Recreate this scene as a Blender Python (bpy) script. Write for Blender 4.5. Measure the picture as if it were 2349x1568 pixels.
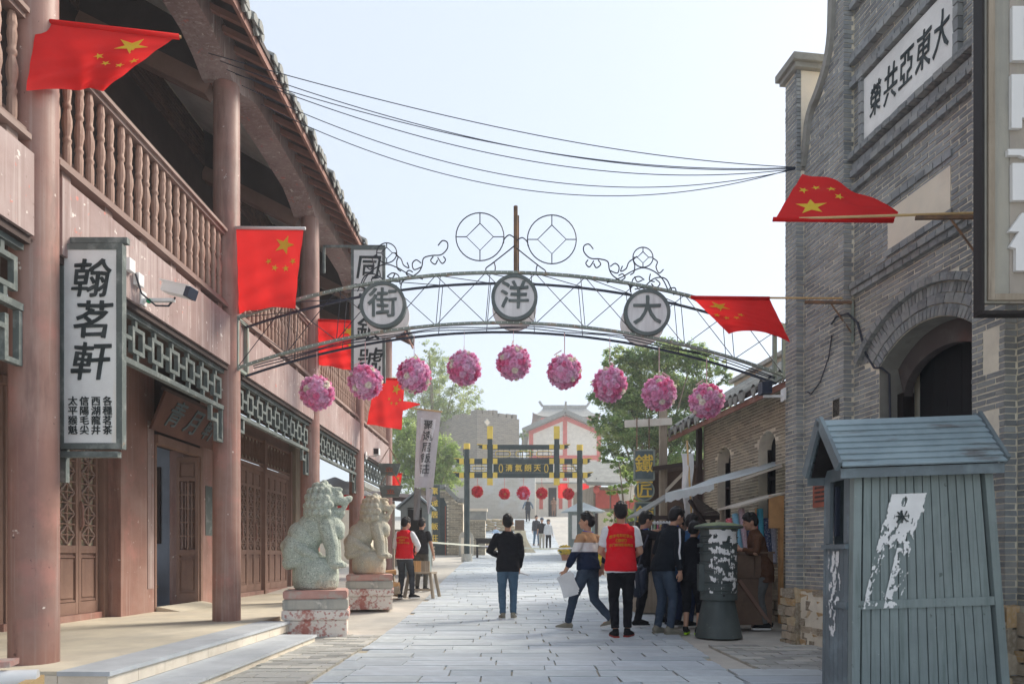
import bpy, bmesh, math, random
from math import sin, cos, pi, radians, sqrt, atan2
from mathutils import Vector, Matrix, Euler, noise
for o in list(bpy.data.objects): bpy.data.objects.remove(o)
SC = bpy.context.scene
COL = SC.collection
R = random.Random(7)
# ---------------------------------------------------------------- camera
CAMH = 1.12; F = 1600.0; CX = 1174.5; HY = 1275.0
cam_d = bpy.data.cameras.new('camera'); cam = bpy.data.objects.new('camera', cam_d); COL.objects.link(cam)
cam.location = (0, 0, CAMH); cam.rotation_euler = (pi/2, 0, 0)
cam_d.sensor_width = 36; cam_d.lens = F/2349*36; cam_d.shift_y = (HY-784)/2349; cam_d.clip_start = .1; cam_d.clip_end = 3000
cam_d.dof.use_dof = True; cam_d.dof.focus_distance = 10.0; cam_d.dof.aperture_fstop = 4.0
SC.camera = cam
# ---------------------------------------------------------------- sky, sun, exposure
SUN_EL = radians(39); SUN_AZ = radians(54)          # clockwise from +Y (view direction)
W = bpy.data.worlds.new('World'); SC.world = W; W.use_nodes = True
nt = W.node_tree; bg = nt.nodes['Background']
sky = nt.nodes.new('ShaderNodeTexSky'); sky.sky_type = 'NISHITA'; sky.sun_disc = False
sky.sun_elevation = SUN_EL; sky.sun_rotation = SUN_AZ
sky.air_density = 1.0; sky.dust_density = 1.2; sky.ozone_density = 1.6; sky.altitude = 50
veil = nt.nodes.new('ShaderNodeMix'); veil.data_type = 'RGBA'; veil.inputs[0].default_value = .82      # even milky haze over the whole sky
veil.inputs[7].default_value = (1.96, 2.10, 2.25, 1); nt.links.new(sky.outputs[0], veil.inputs[6])
nt.links.new(veil.outputs[2], bg.inputs[0]); bg.inputs[1].default_value = .15
sl = bpy.data.lights.new('sun', 'SUN'); sl.energy = 1.9; sl.angle = radians(20); sl.color = (1, .90, .76)
sun = bpy.data.objects.new('sun', sl); COL.objects.link(sun)
sd = Vector((sin(SUN_AZ)*cos(SUN_EL), cos(SUN_AZ)*cos(SUN_EL), sin(SUN_EL)))
sun.rotation_euler = sd.to_track_quat('Z', 'Y').to_euler(); sun.location = sd*60
vs = SC.view_settings; vs.view_transform = 'Standard'; vs.look = 'None'; vs.gamma = 1; vs.exposure = 1.46; vs.use_curve_mapping = False
SC.cycles.use_denoising = True; SC.cycles.max_bounces = 8; SC.cycles.diffuse_bounces = 4; SC.cycles.transparent_max_bounces = 8
SC.cycles.caustics_reflective = False; SC.cycles.caustics_refractive = False
# ---------------------------------------------------------------- helpers
def P(x, y, d):
    "photo point (2349 px wide frame) at depth d metres -> world"
    return Vector(((x-CX)*d/F, d, CAMH+(HY-y)*d/F))
def lerp(a, b, t): return a+(b-a)*t
GP = [(-5, 0), (9, .02), (11.7, .06), (15.2, .22), (39, 1.52), (44, 2.2), (50, 3.65), (59, 4.5), (80, 5), (300, 8), (2500, 40)]
def gz(y):
    for (a, za), (b, zb) in zip(GP, GP[1:]):
        if y <= b: return lerp(za, zb, max(0, (y-a))/(b-a))
    return GP[-1][1]
class MB:
    def __init__(s): s.v = []; s.f = []; s.c = []; s.col = None
    def _add(s, vs, fs, M=None):
        n = len(s.v)
        s.v += [tuple(M @ Vector(p)) for p in vs] if M is not None else [tuple(p) for p in vs]
        s.f += [tuple(i+n for i in f) for f in fs]; s.c += [s.col]*len(fs)
        return s
    def box(s, c, size, M=None, jit=0, rng=None):
        x, y, z = c; a, b, d = size[0]/2, size[1]/2, size[2]/2
        vs = [(x-a, y-b, z-d), (x+a, y-b, z-d), (x+a, y+b, z-d), (x-a, y+b, z-d), (x-a, y-b, z+d), (x+a, y-b, z+d), (x+a, y+b, z+d), (x-a, y+b, z+d)]
        if jit: g = rng or R; vs = [(p[0]+g.uniform(-jit, jit), p[1]+g.uniform(-jit, jit), p[2]+g.uniform(-jit, jit)) for p in vs]
        return s._add(vs, [(0, 3, 2, 1), (4, 5, 6, 7), (0, 1, 5, 4), (1, 2, 6, 5), (2, 3, 7, 6), (3, 0, 4, 7)], M)
    def box2(s, lo, hi, M=None): return s.box([(a+b)/2 for a, b in zip(lo, hi)], [abs(b-a) for a, b in zip(lo, hi)], M)
    def bar(s, p, q, w, h=None, up=(0, 0, 1)):
        p, q = Vector(p), Vector(q); d = q-p; L = d.length
        if L < 1e-6: return s
        y = d/L; u = Vector(up)
        if abs(y.dot(u)) > .99: u = Vector((1, 0, 0))
        x = y.cross(u).normalized(); z = x.cross(y)
        M = Matrix(((x.x, y.x, z.x, p.x), (x.y, y.y, z.y, p.y), (x.z, y.z, z.z, p.z), (0, 0, 0, 1)))
        return s.box((0, L/2, 0), (w, L, h or w), M)
    def cyl(s, p, q, r0, r1=None, n=12, caps=True):
        r1 = r0 if r1 is None else r1
        return s.loft([(p, r0), (q, r1)], n, caps)
    def loft(s, rings, n=12, caps=True, smoothframe=True):
        "rings: (centre, r) or (centre, (rx, ry)) swept along the centres"
        pts = [Vector(a) for a, _ in rings]; base = len(s.v); vs = []; fs = []
        prevx = None
        for i, (c, r) in enumerate(rings):
            d = (pts[min(i+1, len(pts)-1)]-pts[max(i-1, 0)])
            d = d.normalized() if d.length > 1e-9 else Vector((0, 0, 1))
            if prevx is None:
                ref = Vector((1, 0, 0)) if abs(d.x) < .9 else Vector((0, 1, 0))
                xx = (ref-d*ref.dot(d)).normalized()
            else:
                xx = prevx-d*prevx.dot(d); xx = xx.normalized() if xx.length > 1e-6 else Vector((1, 0, 0))
            prevx = xx; yy = d.cross(xx)
            rx, ry = (r, r) if not isinstance(r, (tuple, list)) else r
            for k in range(n):
                a = 2*pi*k/n; vs.append(pts[i]+xx*cos(a)*rx+yy*sin(a)*ry)
        m = len(rings)
        for i in range(m-1):
            for k in range(n):
                k2 = (k+1) % n; fs.append((i*n+k, i*n+k2, (i+1)*n+k2, (i+1)*n+k))
        if caps: fs.append(tuple(range(n-1, -1, -1))); fs.append(tuple((m-1)*n+k for k in range(n)))
        return s._add(vs, fs)
    def tube(s, pts, r, n=6, caps=True): return s.loft([(p, r) for p in pts], n, caps)
    def cap(s, p, q, r0, r1=None, n=12):
        "capsule with round ends"
        r1 = r0 if r1 is None else r1; p, q = Vector(p), Vector(q); d = (q-p).normalized() if (q-p).length > 1e-6 else Vector((0, 0, 1))
        rg = [(p-d*r0*cos(a), max(r0*sin(a), 1e-4)) for a in (0.05, .5, 1.0)]+[(p, r0), (q, r1)]+[(q+d*r1*cos(a), max(r1*sin(a), 1e-4)) for a in (1.0, .5, .05)]
        return s.loft(rg, n)
    def sph(s, c, r, n=16, m=10, M=None):
        rx, ry, rz = (r, r, r) if not isinstance(r, (tuple, list)) else r
        vs = [(0, 0, -rz)]; fs = []
        for i in range(1, m):
            t = pi*i/m
            vs += [(rx*sin(t)*cos(2*pi*k/n), ry*sin(t)*sin(2*pi*k/n), -rz*cos(t)) for k in range(n)]
        vs.append((0, 0, rz)); T = len(vs)-1
        for k in range(n): fs.append((0, 1+(k+1) % n, 1+k)); fs.append((T, T-n+k, T-n+(k+1) % n))
        for i in range(m-2):
            for k in range(n): a = 1+i*n; fs.append((a+k, a+(k+1) % n, a+n+(k+1) % n, a+n+k))
        T4 = Matrix.Translation(Vector(c))
        return s._add(vs, fs, T4 @ M if M is not None else T4)
    def prism(s, pts, d, M=None):
        "2D outline (x,y) extruded from z=0 to z=d"
        n = len(pts); vs = [(a, b, 0) for a, b in pts]+[(a, b, d) for a, b in pts]
        fs = [tuple(range(n-1, -1, -1)), tuple(range(n, 2*n))]+[(i, (i+1) % n, n+(i+1) % n, n+i) for i in range(n)]
        return s._add(vs, fs, M)
    def lathe(s, prof, c=(0, 0, 0), n=16, M=None):
        vs = []; fs = []; m = len(prof)
        for r, z in prof: vs += [(c[0]+r*cos(2*pi*k/n), c[1]+r*sin(2*pi*k/n), c[2]+z) for k in range(n)]
        for i in range(m-1):
            for k in range(n): fs.append((i*n+k, i*n+(k+1) % n, (i+1)*n+(k+1) % n, (i+1)*n+k))
        fs.append(tuple(range(n-1, -1, -1))); fs.append(tuple((m-1)*n+k for k in range(n)))
        return s._add(vs, fs, M)
    def grid(s, fn, nu, nv, two=False):
        vs = [fn(i/nu, j/nv) for j in range(nv+1) for i in range(nu+1)]
        fs = [(j*(nu+1)+i, j*(nu+1)+i+1, (j+1)*(nu+1)+i+1, (j+1)*(nu+1)+i) for j in range(nv) for i in range(nu)]
        return s._add(vs, fs)
    def mesh(s, name, mat=None, smooth=False):
        me = bpy.data.meshes.new(name); me.from_pydata(s.v, [], s.f); me.update()
        if any(c is not None for c in s.c):
            at = me.color_attributes.new('Col', 'FLOAT_COLOR', 'CORNER'); data = []
            for f, c in zip(s.f, s.c): data += list((c or (1, 1, 1))[:3])*0+[q for _ in f for q in ((c or (1, 1, 1))+(1,))[:4]]
            at.data.foreach_set('color', data)
        if mat: me.materials.append(mat)
        if smooth is True: me.polygons.foreach_set('use_smooth', [True]*len(me.polygons))
        elif smooth:
            me.polygons.foreach_set('use_smooth', [True]*len(me.polygons)); me.set_sharp_from_angle(angle=radians(smooth))
        return me
    def build(s, name, mat=None, parent=None, smooth=False, **kw): return obj(name, s.mesh(name, mat, smooth), parent, **kw)
def tag(o, label=None, cat=None, group=None, kind=None):
    if label: o['label'] = label
    if cat: o['category'] = cat
    if group: o['group'] = group
    if kind: o['kind'] = kind
    return o
def obj(name, me, parent=None, loc=None, rot=None, sc=None, label=None, cat=None, group=None, kind=None):
    o = bpy.data.objects.new(name, me); COL.objects.link(o); o.parent = parent
    if loc is not None: o.location = loc
    if rot is not None: o.rotation_euler = rot
    if sc is not None: o.scale = (sc, sc, sc) if not isinstance(sc, (tuple, list)) else sc
    return tag(o, label, cat, group, kind)
def thing(name, label, cat, loc=(0, 0, 0), rz=0, group=None, rot=None, sc=None):
    o = bpy.data.objects.new(name, None); COL.objects.link(o); o.empty_display_size = .1
    o.location = loc; o.rotation_euler = rot if rot is not None else (0, 0, rz)
    if sc: o.scale = (sc, sc, sc)
    return tag(o, label, cat, group)
def dup(o, parent=None):
    c = o.copy(); COL.objects.link(c); c.parent = parent
    for ch in list(o.children): dup(ch, c)
    return c
def remesh(mb, voxel, mat=None, name='m', it=4, fac=.5, disp=None, smooth=True):
    me = mb.mesh(name); o = bpy.data.objects.new('tmp', me); COL.objects.link(o)
    m = o.modifiers.new('r', 'REMESH'); m.mode = 'VOXEL'; m.voxel_size = voxel
    if it: q = o.modifiers.new('s', 'SMOOTH'); q.factor = fac; q.iterations = it
    dg = bpy.context.evaluated_depsgraph_get(); out = bpy.data.meshes.new_from_object(o.evaluated_get(dg))
    bpy.data.objects.remove(o); bpy.data.meshes.remove(me); out.name = name
    if disp:
        ns = [v.normal.copy() for v in out.vertices]
        for v, n in zip(out.vertices, ns): v.co += n*disp(v.co)
    out.materials.clear()
    if mat: out.materials.append(mat)
    if smooth: out.polygons.foreach_set('use_smooth', [True]*len(out.polygons))
    return out
def textmesh(body, size=1, bold=0.0, extrude=.004, brush=0.0, mat=None, seed=0, align='CENTER', slant=0):
    cu = bpy.data.curves.new('t', 'FONT'); cu.body = body; cu.size = size; cu.extrude = extrude
    cu.align_x = align; cu.align_y = 'CENTER'; cu.resolution_u = 3; cu.shear = slant
    o = bpy.data.objects.new('t', cu); COL.objects.link(o)
    me = bpy.data.meshes.new_from_object(o)
    bpy.data.objects.remove(o)
    if brush:
        for v in me.vertices:
            p = Vector((v.co.x/size*3.1+seed, v.co.y/size*3.1, seed*1.7)); q = noise.noise_vector(p)
            p2 = noise.noise_vector(p*3.3)
            v.co.x += (q.x*.7+p2.x*.35)*brush*size; v.co.y += (q.y*.7+p2.y*.35)*brush*size
    if bold:   # thicken the strokes: shifted copies, each a hair deeper
        vs = [v.co.copy() for v in me.vertices]; fs = [tuple(q.vertices) for q in me.polygons]; n = len(vs); V = []; Fc = []
        for k, (dx, dy) in enumerate(((0, 0), (1, .3), (-1, -.3), (.2, 1), (-.2, -1), (.8, -.7), (-.8, .7))):
            V += [(v.x+dx*bold*size, v.y+dy*bold*size, v.z+k*.0005) for v in vs]; Fc += [tuple(i+n*k for i in f) for f in fs]
        bpy.data.meshes.remove(me); me = bpy.data.meshes.new('lettering'); me.from_pydata(V, [], Fc); me.update()
    me.materials.clear()
    if mat: me.materials.append(mat)
    me.name = 'lettering'
    return me
# frame matrix: text in XY plane -> stands in XZ plane facing -Y
FACE_CAM = Euler((pi/2, 0, 0))
# ---------------------------------------------------------------- materials
GAIN = 1.32
def gn(c):
    k = min(GAIN, max(1, .82/max(max(c), 1e-6))); return tuple(x*k for x in c)
def mat(name, c, layers=(), rough=.8, bump=0, bscale=40, attr=False, metal=0, spec=.3, stretch=(1, 1, 1), var=.12, vscale=3, trans=0, emit=None, coord='Object', bumpdist=.01, alpha=None):
    c = gn(c); layers = [(gn(l[0]),)+tuple(l[1:]) for l in layers]
    m = bpy.data.materials.new(name); m.use_nodes = True; t = m.node_tree; N = t.nodes; L = t.links
    b = N['Principled BSDF']; b.inputs['Roughness'].default_value = rough; b.inputs['Metallic'].default_value = metal
    b.inputs['Specular IOR Level'].default_value = spec
    tc = N.new('ShaderNodeTexCoord'); mp = N.new('ShaderNodeMapping'); L.new(tc.outputs[coord], mp.inputs[0]); mp.inputs['Scale'].default_value = stretch
    rgb = N.new('ShaderNodeRGB'); rgb.outputs[0].default_value = (*c, 1); cur = rgb.outputs[0]
    def mix(fac, a, bb, mode='MIX'):
        x = N.new('ShaderNodeMix'); x.data_type = 'RGBA'; x.blend_type = mode
        if isinstance(fac, float): x.inputs[0].default_value = fac
        else: L.new(fac, x.inputs[0])
        for sock, val in ((x.inputs[6], a), (x.inputs[7], bb)):
            if isinstance(val, tuple): sock.default_value = (*val, 1)
            else: L.new(val, sock)
        return x.outputs[2]
    if attr:
        at = N.new('ShaderNodeVertexColor'); at.layer_name = 'Col'; cur = mix(1.0, cur, at.outputs[0], 'MULTIPLY')
    def nz(scale, detail=5, st=None):
        n = N.new('ShaderNodeTexNoise'); n.inputs['Scale'].default_value = scale; n.inputs['Detail'].default_value = detail
        n.inputs['Roughness'].default_value = .62
        if st:
            q = N.new('ShaderNodeMapping'); L.new(tc.outputs[coord], q.inputs[0]); q.inputs['Scale'].default_value = st; L.new(q.outputs[0], n.inputs['Vector'])
        else: L.new(mp.outputs[0], n.inputs['Vector'])
        return n.outputs['Fac']
    if var:
        mr = N.new('ShaderNodeMapRange'); L.new(nz(vscale), mr.inputs[0]); mr.inputs[1].default_value = .3; mr.inputs[2].default_value = .7
        mr.inputs[3].default_value = 1-var; mr.inputs[4].default_value = 1+var
        hs = N.new('ShaderNodeHueSaturation'); L.new(mr.outputs[0], hs.inputs['Value']); L.new(cur, hs.inputs['Color']); cur = hs.outputs[0]
    for ly in layers:   # (colour, scale, lo, hi, strength[, stretch])
        col, scl, lo, hi, st = ly[:5]; f = nz(scl, 6, ly[5] if len(ly) > 5 else None)
        mr = N.new('ShaderNodeMapRange'); L.new(f, mr.inputs[0]); mr.inputs[1].default_value = lo; mr.inputs[2].default_value = hi
        mr.inputs[4].default_value = st; cur = mix(mr.outputs[0], cur, tuple(col))
    L.new(cur, b.inputs['Base Color'])
    if bump:
        bn = N.new('ShaderNodeBump'); bn.inputs['Strength'].default_value = bump; bn.inputs['Distance'].default_value = bumpdist
        L.new(nz(bscale, 6), bn.inputs['Height']); L.new(bn.outputs[0], b.inputs['Normal'])
    if trans:
        tr = N.new('ShaderNodeBsdfTranslucent'); L.new(cur, tr.inputs[0]); ms = N.new('ShaderNodeMixShader'); ms.inputs[0].default_value = trans
        L.new(b.outputs[0], ms.inputs[1]); L.new(tr.outputs[0], ms.inputs[2]); L.new(ms.outputs[0], N['Material Output'].inputs[0])
    if emit: b.inputs['Emission Color'].default_value = (*emit[:3], 1); b.inputs['Emission Strength'].default_value = emit[3]
    return m
def hexc(r, g, b):
    f = lambda u: (u/255/12.92) if u <= 10 else ((u/255+.055)/1.055)**2.4
    return (f(r), f(g), f(b))
M = {}
M['maroon'] = mat('red_brown_paint', (.245, .138, .115), [((.33, .235, .205), 1.2, .45, .72, .6), ((.14, .075, .07), 3, .54, .72, .6, (1, 1, .18)), ((.36, .17, .145), 2.3, .54, .68, .6), ((.36, .29, .26), 3, .54, .68, .5, (7, 7, .14)), ((.12, .07, .06), 1.6, .56, .66, .5, (3, 3, .5)), ((.62, .55, .5), 11, .68, .70, .9), ((.09, .055, .05), 17, .675, .70, .8)], rough=.5, bump=.2, bscale=9, var=.12)
M['maroon2'] = mat('red_brown_wood', (.20, .125, .10), [((.30, .2, .16), 2, .5, .8, .5), ((.1, .055, .05), 5, .55, .8, .5, (1, 1, .2))], rough=.6, bump=.2, bscale=14)
M['beam'] = mat('faded_pink_brown_paint', (.255, .18, .168), [((.36, .29, .28), .9, .42, .66, .8), ((.60, .55, .53), 5, .62, .66, .5, (1, 3, .35)), ((.46, .15, .12), 8, .645, .66, .8), ((.42, .36, .34), 4, .52, .66, .55, (5, 7, .12)), ((.15, .10, .09), 3, .56, .68, .5, (6, 9, .1)), ((.62, .58, .55), 10, .655, .67, .8), ((.17, .11, .10), 5, .56, .70, .6, (2, 3, .12)), ((.13, .09, .08), 15, .67, .69, .8)], rough=.6, bump=.2, bscale=8)
M['baluster'] = mat('worn_brown_baluster_paint', (.29, .19, .15), [((.38, .27, .21), 6, .5, .7, .6), ((.13, .08, .065), 8, .62, .8, .5)], rough=.6, bump=.25, bscale=30)
M['rail'] = mat('weathered_brown_rail', (.22, .155, .135), [((.36, .29, .26), 5, .5, .75, .6, (1, .2, 1)), ((.1, .065, .06), 9, .6, .75, .6, (1, .2, 1))], rough=.75, bump=.3, bscale=30)
M['greenwood'] = mat('grey_green_worn_timber', (.10, .118, .115), [((.26, .28, .265), 7, .52, .7, .7), ((.07, .075, .07), 5, .6, .75, .5), ((.27, .17, .1), 6, .68, .74, .5)], rough=.7, bump=.3, bscale=30)
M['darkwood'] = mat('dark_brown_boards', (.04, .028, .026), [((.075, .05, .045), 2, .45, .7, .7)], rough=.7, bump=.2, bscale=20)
M['plaster'] = mat('pale_ceiling_plaster', (.62, .62, .58), [((.42, .42, .38), 1, .5, .75, .5)], rough=.9, bump=.1)
M['innerwall'] = mat('bluish_white_inner_wall', (.25, .28, .33), [((.3, .33, .38), 2, .5, .75, .5)], rough=.9)
M['porch'] = mat('sandy_cement_floor', (.50, .46, .37), [((.37, .35, .31), 1.3, .45, .7, .6), ((.24, .22, .2), 4, .64, .74, .4)], rough=.9, bump=.2, bscale=25)
M['steptop'] = mat('grey_stone_tread', (.40, .43, .46), [((.27, .3, .33), 2, .45, .7, .5)], rough=.6, bump=.1, bscale=30)
M['steptile'] = mat('cream_marble_tile', (.60, .55, .47), [((.42, .36, .28), 5, .5, .7, .45), ((.3, .25, .2), 3, .66, .74, .4)], rough=.4, bump=.05)
M['slab'] = mat('blue_grey_paving_slab', (.42, .46, .49), [((.34, .365, .385), 2.2, .43, .66, .6), ((.25, .26, .26), 9, .60, .70, .5), ((.58, .53, .44), 1.1, .58, .8, .35)], rough=.55, bump=.25, bscale=25, attr=True)
M['paver'] = mat('grey_paver_brick', (.36, .36, .345), [((.26, .27, .25), 3, .45, .72, .5), ((.42, .37, .27), .8, .5, .75, .5), ((.2, .24, .13), .7, .62, .75, .3)], rough=.85, bump=.3, bscale=40, attr=True)
M['cement'] = mat('pale_cement_ground', (.42, .40, .36), [((.30, .3, .29), .7, .45, .7, .6), ((.23, .22, .2), 4, .64, .76, .35)], rough=.9, bump=.25, bscale=30)
M['sandjoint'] = mat('sandy_joint_dirt', (.36, .32, .25), [((.22, .20, .16), 3, .5, .7, .6)], rough=1, bump=.3, bscale=60)
M['brick'] = mat('blue_grey_brick', (.205, .215, .22), [((.33, .345, .355), 2.2, .46, .68, .55), ((.25, .21, .155), 1.1, .52, .70, .35), ((.075, .078, .075), 7, .58, .76, .5), ((.42, .43, .42), 14, .69, .74, .5)], rough=.8, bump=.55, bscale=45, attr=True, var=.15)
M['brickplain'] = mat('grey_brick_moulding', (.21, .205, .185), [((.30, .29, .27), 5, .45, .7, .6), ((.1, .1, .095), 7, .56, .75, .5)], rough=.85, bump=.5, bscale=30)
M['mortar'] = mat('pale_lime_mortar', (.64, .59, .49), [((.46, .42, .35), 4, .45, .7, .7)], rough=.95, bump=.4, bscale=60)
M['brick2'] = mat('olive_grey_brick', (.28, .255, .205), [((.31, .28, .225), 2, .46, .7, .5), ((.12, .115, .1), 6, .58, .76, .5)], rough=.85, bump=.5, bscale=45, attr=True, var=.15)
M['fort'] = mat('old_fort_brick', (.30, .275, .235), [((.20, .195, .18), .6, .45, .7, .6), ((.42, .37, .30), 1.4, .55, .75, .5)], rough=.9, bump=.5, bscale=20, attr=True)
M['rubble'] = mat('tan_rubble_stone', (.42, .36, .28), [((.56, .5, .42), 4, .45, .7, .6), ((.30, .26, .215), 8, .55, .75, .6)], rough=.9, bump=.6, bscale=25, attr=True, bumpdist=.02)
M['cream'] = mat('cream_plaster', (.60, .535, .44), [((.5, .42, .32), 1.5, .5, .75, .5), ((.7, .65, .57), 4, .55, .75, .4)], rough=.9, bump=.15)
M['white'] = mat('whitewashed_plaque', (.78, .78, .76), [((.5, .52, .53), 2.5, .6, .8, .5, (1, 1, .3)), ((.68, .63, .55), 7, .62, .72, .3)], rough=.8, bump=.1)
M['ink'] = mat('dark_green_black_ink', (.03, .038, .04), [((.085, .095, .1), 6, .5, .7, .6)], rough=.7)
M['signwhite'] = mat('pale_sign_board', (.80, .82, .82), [((.62, .52, .36), 2.5, .62, .75, .5, (3, 3, .25)), ((.58, .6, .6), 3, .45, .7, .5)], rough=.6)
M['discwood'] = mat('grey_white_planked_disc', (.62, .61, .62), [((.44, .43, .435), 3, .45, .7, .6, (6, 1, .5)), ((.66, .66, .66), 5, .5, .7, .5, (5, 1, .4))], rough=.7, bump=.2)
M['discrim'] = mat('dark_grey_green_rim', (.10, .12, .12), [((.19, .2, .19), 5, .5, .7, .5)], rough=.6, bump=.2)
M['steel'] = mat('green_grey_painted_steel', (.20, .235, .21), [((.30, .18, .10), 5, .56, .66, .8), ((.33, .36, .32), 3, .5, .7, .5)], rough=.6, bump=.2, bscale=40)
M['steeldark'] = mat('dark_navy_steel', (.028, .035, .055), rough=.5)
M['wire'] = mat('black_iron_wire', (.03, .033, .045), rough=.6)
M['rust'] = mat('rusty_iron', (.13, .085, .06), [((.28, .15, .07), 6, .45, .7, .7), ((.06, .055, .055), 4, .55, .7, .6)], rough=.8, bump=.3)
M['red'] = mat('red_flag_cloth', (.80, .035, .035), rough=.75, var=.06, trans=.5, bump=.1, bscale=90, spec=.15)
M['yellow'] = mat('yellow_star_cloth', (.86, .66, .07), rough=.75, var=.04, trans=.3, spec=.15)
M['whitecloth'] = mat('white_cloth', (.85, .86, .88), rough=.85, trans=.3, var=.05)
M['bamboo'] = mat('bamboo_pole', (.50, .35, .17), [((.3, .19, .09), 6, .5, .7, .6)], rough=.5)
M['granite'] = mat('speckled_grey_green_granite', (.36, .40, .345), [((.13, .155, .14), 62, .53, .60, .8), ((.20, .22, .19), 3.5, .52, .68, .55), ((.62, .63, .57), 48, .58, .64, .8), ((.40, .30, .17), 2.2, .60, .74, .6)], rough=.85, bump=.4, bscale=60, var=.1)
M['granite2'] = mat('weathered_tan_granite', (.38, .37, .31), [((.22, .21, .17), 62, .54, .62, .8), ((.62, .58, .46), 48, .58, .64, .7), ((.48, .34, .19), 1.7, .5, .68, .65)], rough=.85, bump=.4, bscale=60, var=.1)
M['pedestal'] = mat('chipped_red_white_plinth_paint', (.40, .17, .145), [((.74, .70, .65), 2.6, .44, .50, .95), ((.36, .13, .11), 14, .54, .60, .8), ((.33, .32, .29), 5, .62, .68, .5)], rough=.9, bump=.5, bscale=30, bumpdist=.015)
M['pedtop'] = mat('red_painted_concrete_slab', (.40, .235, .205), [((.36, .345, .31), 2.2, .47, .56, .95)], rough=.9, bump=.5, bscale=30)
M['pedgrey'] = mat('bare_grey_concrete', (.36, .35, .315), [((.2, .21, .205), 3, .5, .68, .7, (3, 3, .6)), ((.70, .67, .62), 3, .60, .66, .8)], rough=.9, bump=.5, bscale=30)
M['rooftile'] = mat('grey_clay_tile', (.21, .215, .205), [((.34, .34, .31), 4, .48, .7, .6), ((.1, .105, .1), 7, .56, .76, .5)], rough=.85, bump=.4, bscale=40)
M['fascia'] = mat('red_brown_fascia', (.23, .12, .095), [((.4, .27, .2), 5, .55, .75, .5)], rough=.8)
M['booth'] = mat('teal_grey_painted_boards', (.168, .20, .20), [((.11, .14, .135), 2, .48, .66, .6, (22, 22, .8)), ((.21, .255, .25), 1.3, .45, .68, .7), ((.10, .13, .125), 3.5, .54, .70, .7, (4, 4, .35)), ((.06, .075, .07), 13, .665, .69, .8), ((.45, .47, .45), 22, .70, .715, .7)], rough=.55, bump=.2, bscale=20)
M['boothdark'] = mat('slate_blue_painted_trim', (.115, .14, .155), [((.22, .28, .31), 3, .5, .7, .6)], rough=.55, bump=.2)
M['boothroof'] = mat('pale_blue_grey_roof_slats', (.20, .255, .285), [((.11, .10, .095), 3, .56, .66, .8, (.6, 3, 3)), ((.30, .37, .40), 2, .45, .7, .6)], rough=.5, bump=.2)
M['paper'] = mat('torn_white_paper', (.82, .82, .82), [((.6, .6, .6), 9, .55, .7, .5)], rough=.9)
M['drum'] = mat('dark_green_grey_painted_iron', (.058, .072, .072), [((.095, .112, .112), 2.2, .45, .7, .7), ((.2, .22, .19), 9, .66, .72, .6)], rough=.45, bump=.15, bscale=20)
M['moss'] = mat('mossy_green_lid', (.20, .24, .13), [((.09, .12, .105), 4, .45, .65, .8)], rough=.8, bump=.3)
M['cabinet'] = mat('dark_brown_cabinet', (.13, .085, .062), [((.2, .14, .1), 2, .45, .7, .6), ((.06, .04, .03), 5, .55, .75, .6)], rough=.6, bump=.2)
M['oldwood'] = mat('grey_weathered_timber', (.24, .20, .155), [((.36, .31, .25), 4, .45, .7, .6, (4, 4, .3)), ((.1, .085, .07), 6, .56, .76, .6, (4, 4, .3))], rough=.85, bump=.5, bscale=25)
M['palewood'] = mat('pale_bleached_timber', (.52, .49, .44), [((.38, .34, .28), 5, .5, .7, .5)], rough=.85, bump=.3)
M['orangewood'] = mat('fresh_orange_brown_timber', (.48, .28, .13), [((.33, .18, .08), 4, .5, .7, .6)], rough=.7, bump=.2)
M['awning'] = mat('pale_blue_white_awning', (.70, .77, .80), [((.58, .66, .7), 2, .5, .7, .5)], rough=.6, trans=.25)
M['gold'] = mat('gold_paint', (.72, .52, .10), [((.55, .38, .07), 4, .5, .7, .4)], rough=.45, metal=.15)
M['blackgreen'] = mat('black_green_lacquer', (.035, .05, .052), [((.07, .09, .09), 3, .5, .7, .5)], rough=.5)
M['signgreen'] = mat('slate_green_tin', (.07, .10, .11), [((.13, .17, .18), 3, .45, .7, .6), ((.25, .2, .14), 8, .66, .72, .6)], rough=.5, bump=.2)
M['redplaster'] = mat('red_trim_paint', (.50, .12, .10), rough=.8)
M['templewall'] = mat('cream_temple_wall', (.60, .56, .50), [((.5, .46, .41), 1, .5, .7, .4)], rough=.9)
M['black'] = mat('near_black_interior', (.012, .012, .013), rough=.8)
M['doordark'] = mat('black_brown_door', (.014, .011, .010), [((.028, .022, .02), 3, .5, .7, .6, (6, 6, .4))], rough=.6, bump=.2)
M['redboard'] = mat('faded_red_notice_board', (.27, .085, .055), [((.42, .15, .09), 2, .5, .7, .6), ((.15, .06, .04), 6, .55, .7, .6)], rough=.7)
M['cctv'] = mat('white_plastic', (.75, .76, .76), rough=.4, var=.03)
M['glassdark'] = mat('dark_lens_glass', (.02, .022, .025), rough=.15, var=0, spec=.5)
M['wired'] = M['wire']
M['pink'] = mat('pink_silk_petals', (1, 1, 1), rough=.8, attr=True, trans=.4, var=.04)
M['ribbon'] = mat('pale_pink_ribbon', (.72, .50, .50), rough=.6)
M['leaf'] = mat('tree_leaves', (1, 1, 1), rough=.65, attr=True, trans=.6, var=.05)
M['bark'] = mat('grey_brown_bark', (.16, .125, .09), [((.24, .2, .15), 6, .5, .7, .6)], rough=.95, bump=.6, bscale=30)
GAIN = 1.0
M['skin'] = mat('skin', (.50, .285, .195), [((.44, .22, .15), 6, .5, .7, .35)], rough=.55, var=.05, spec=.3)
M['hair'] = mat('black_hair', (.012, .011, .012), rough=.5, bump=.6, bscale=160, var=.1, stretch=(1, 1, .3))
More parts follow.
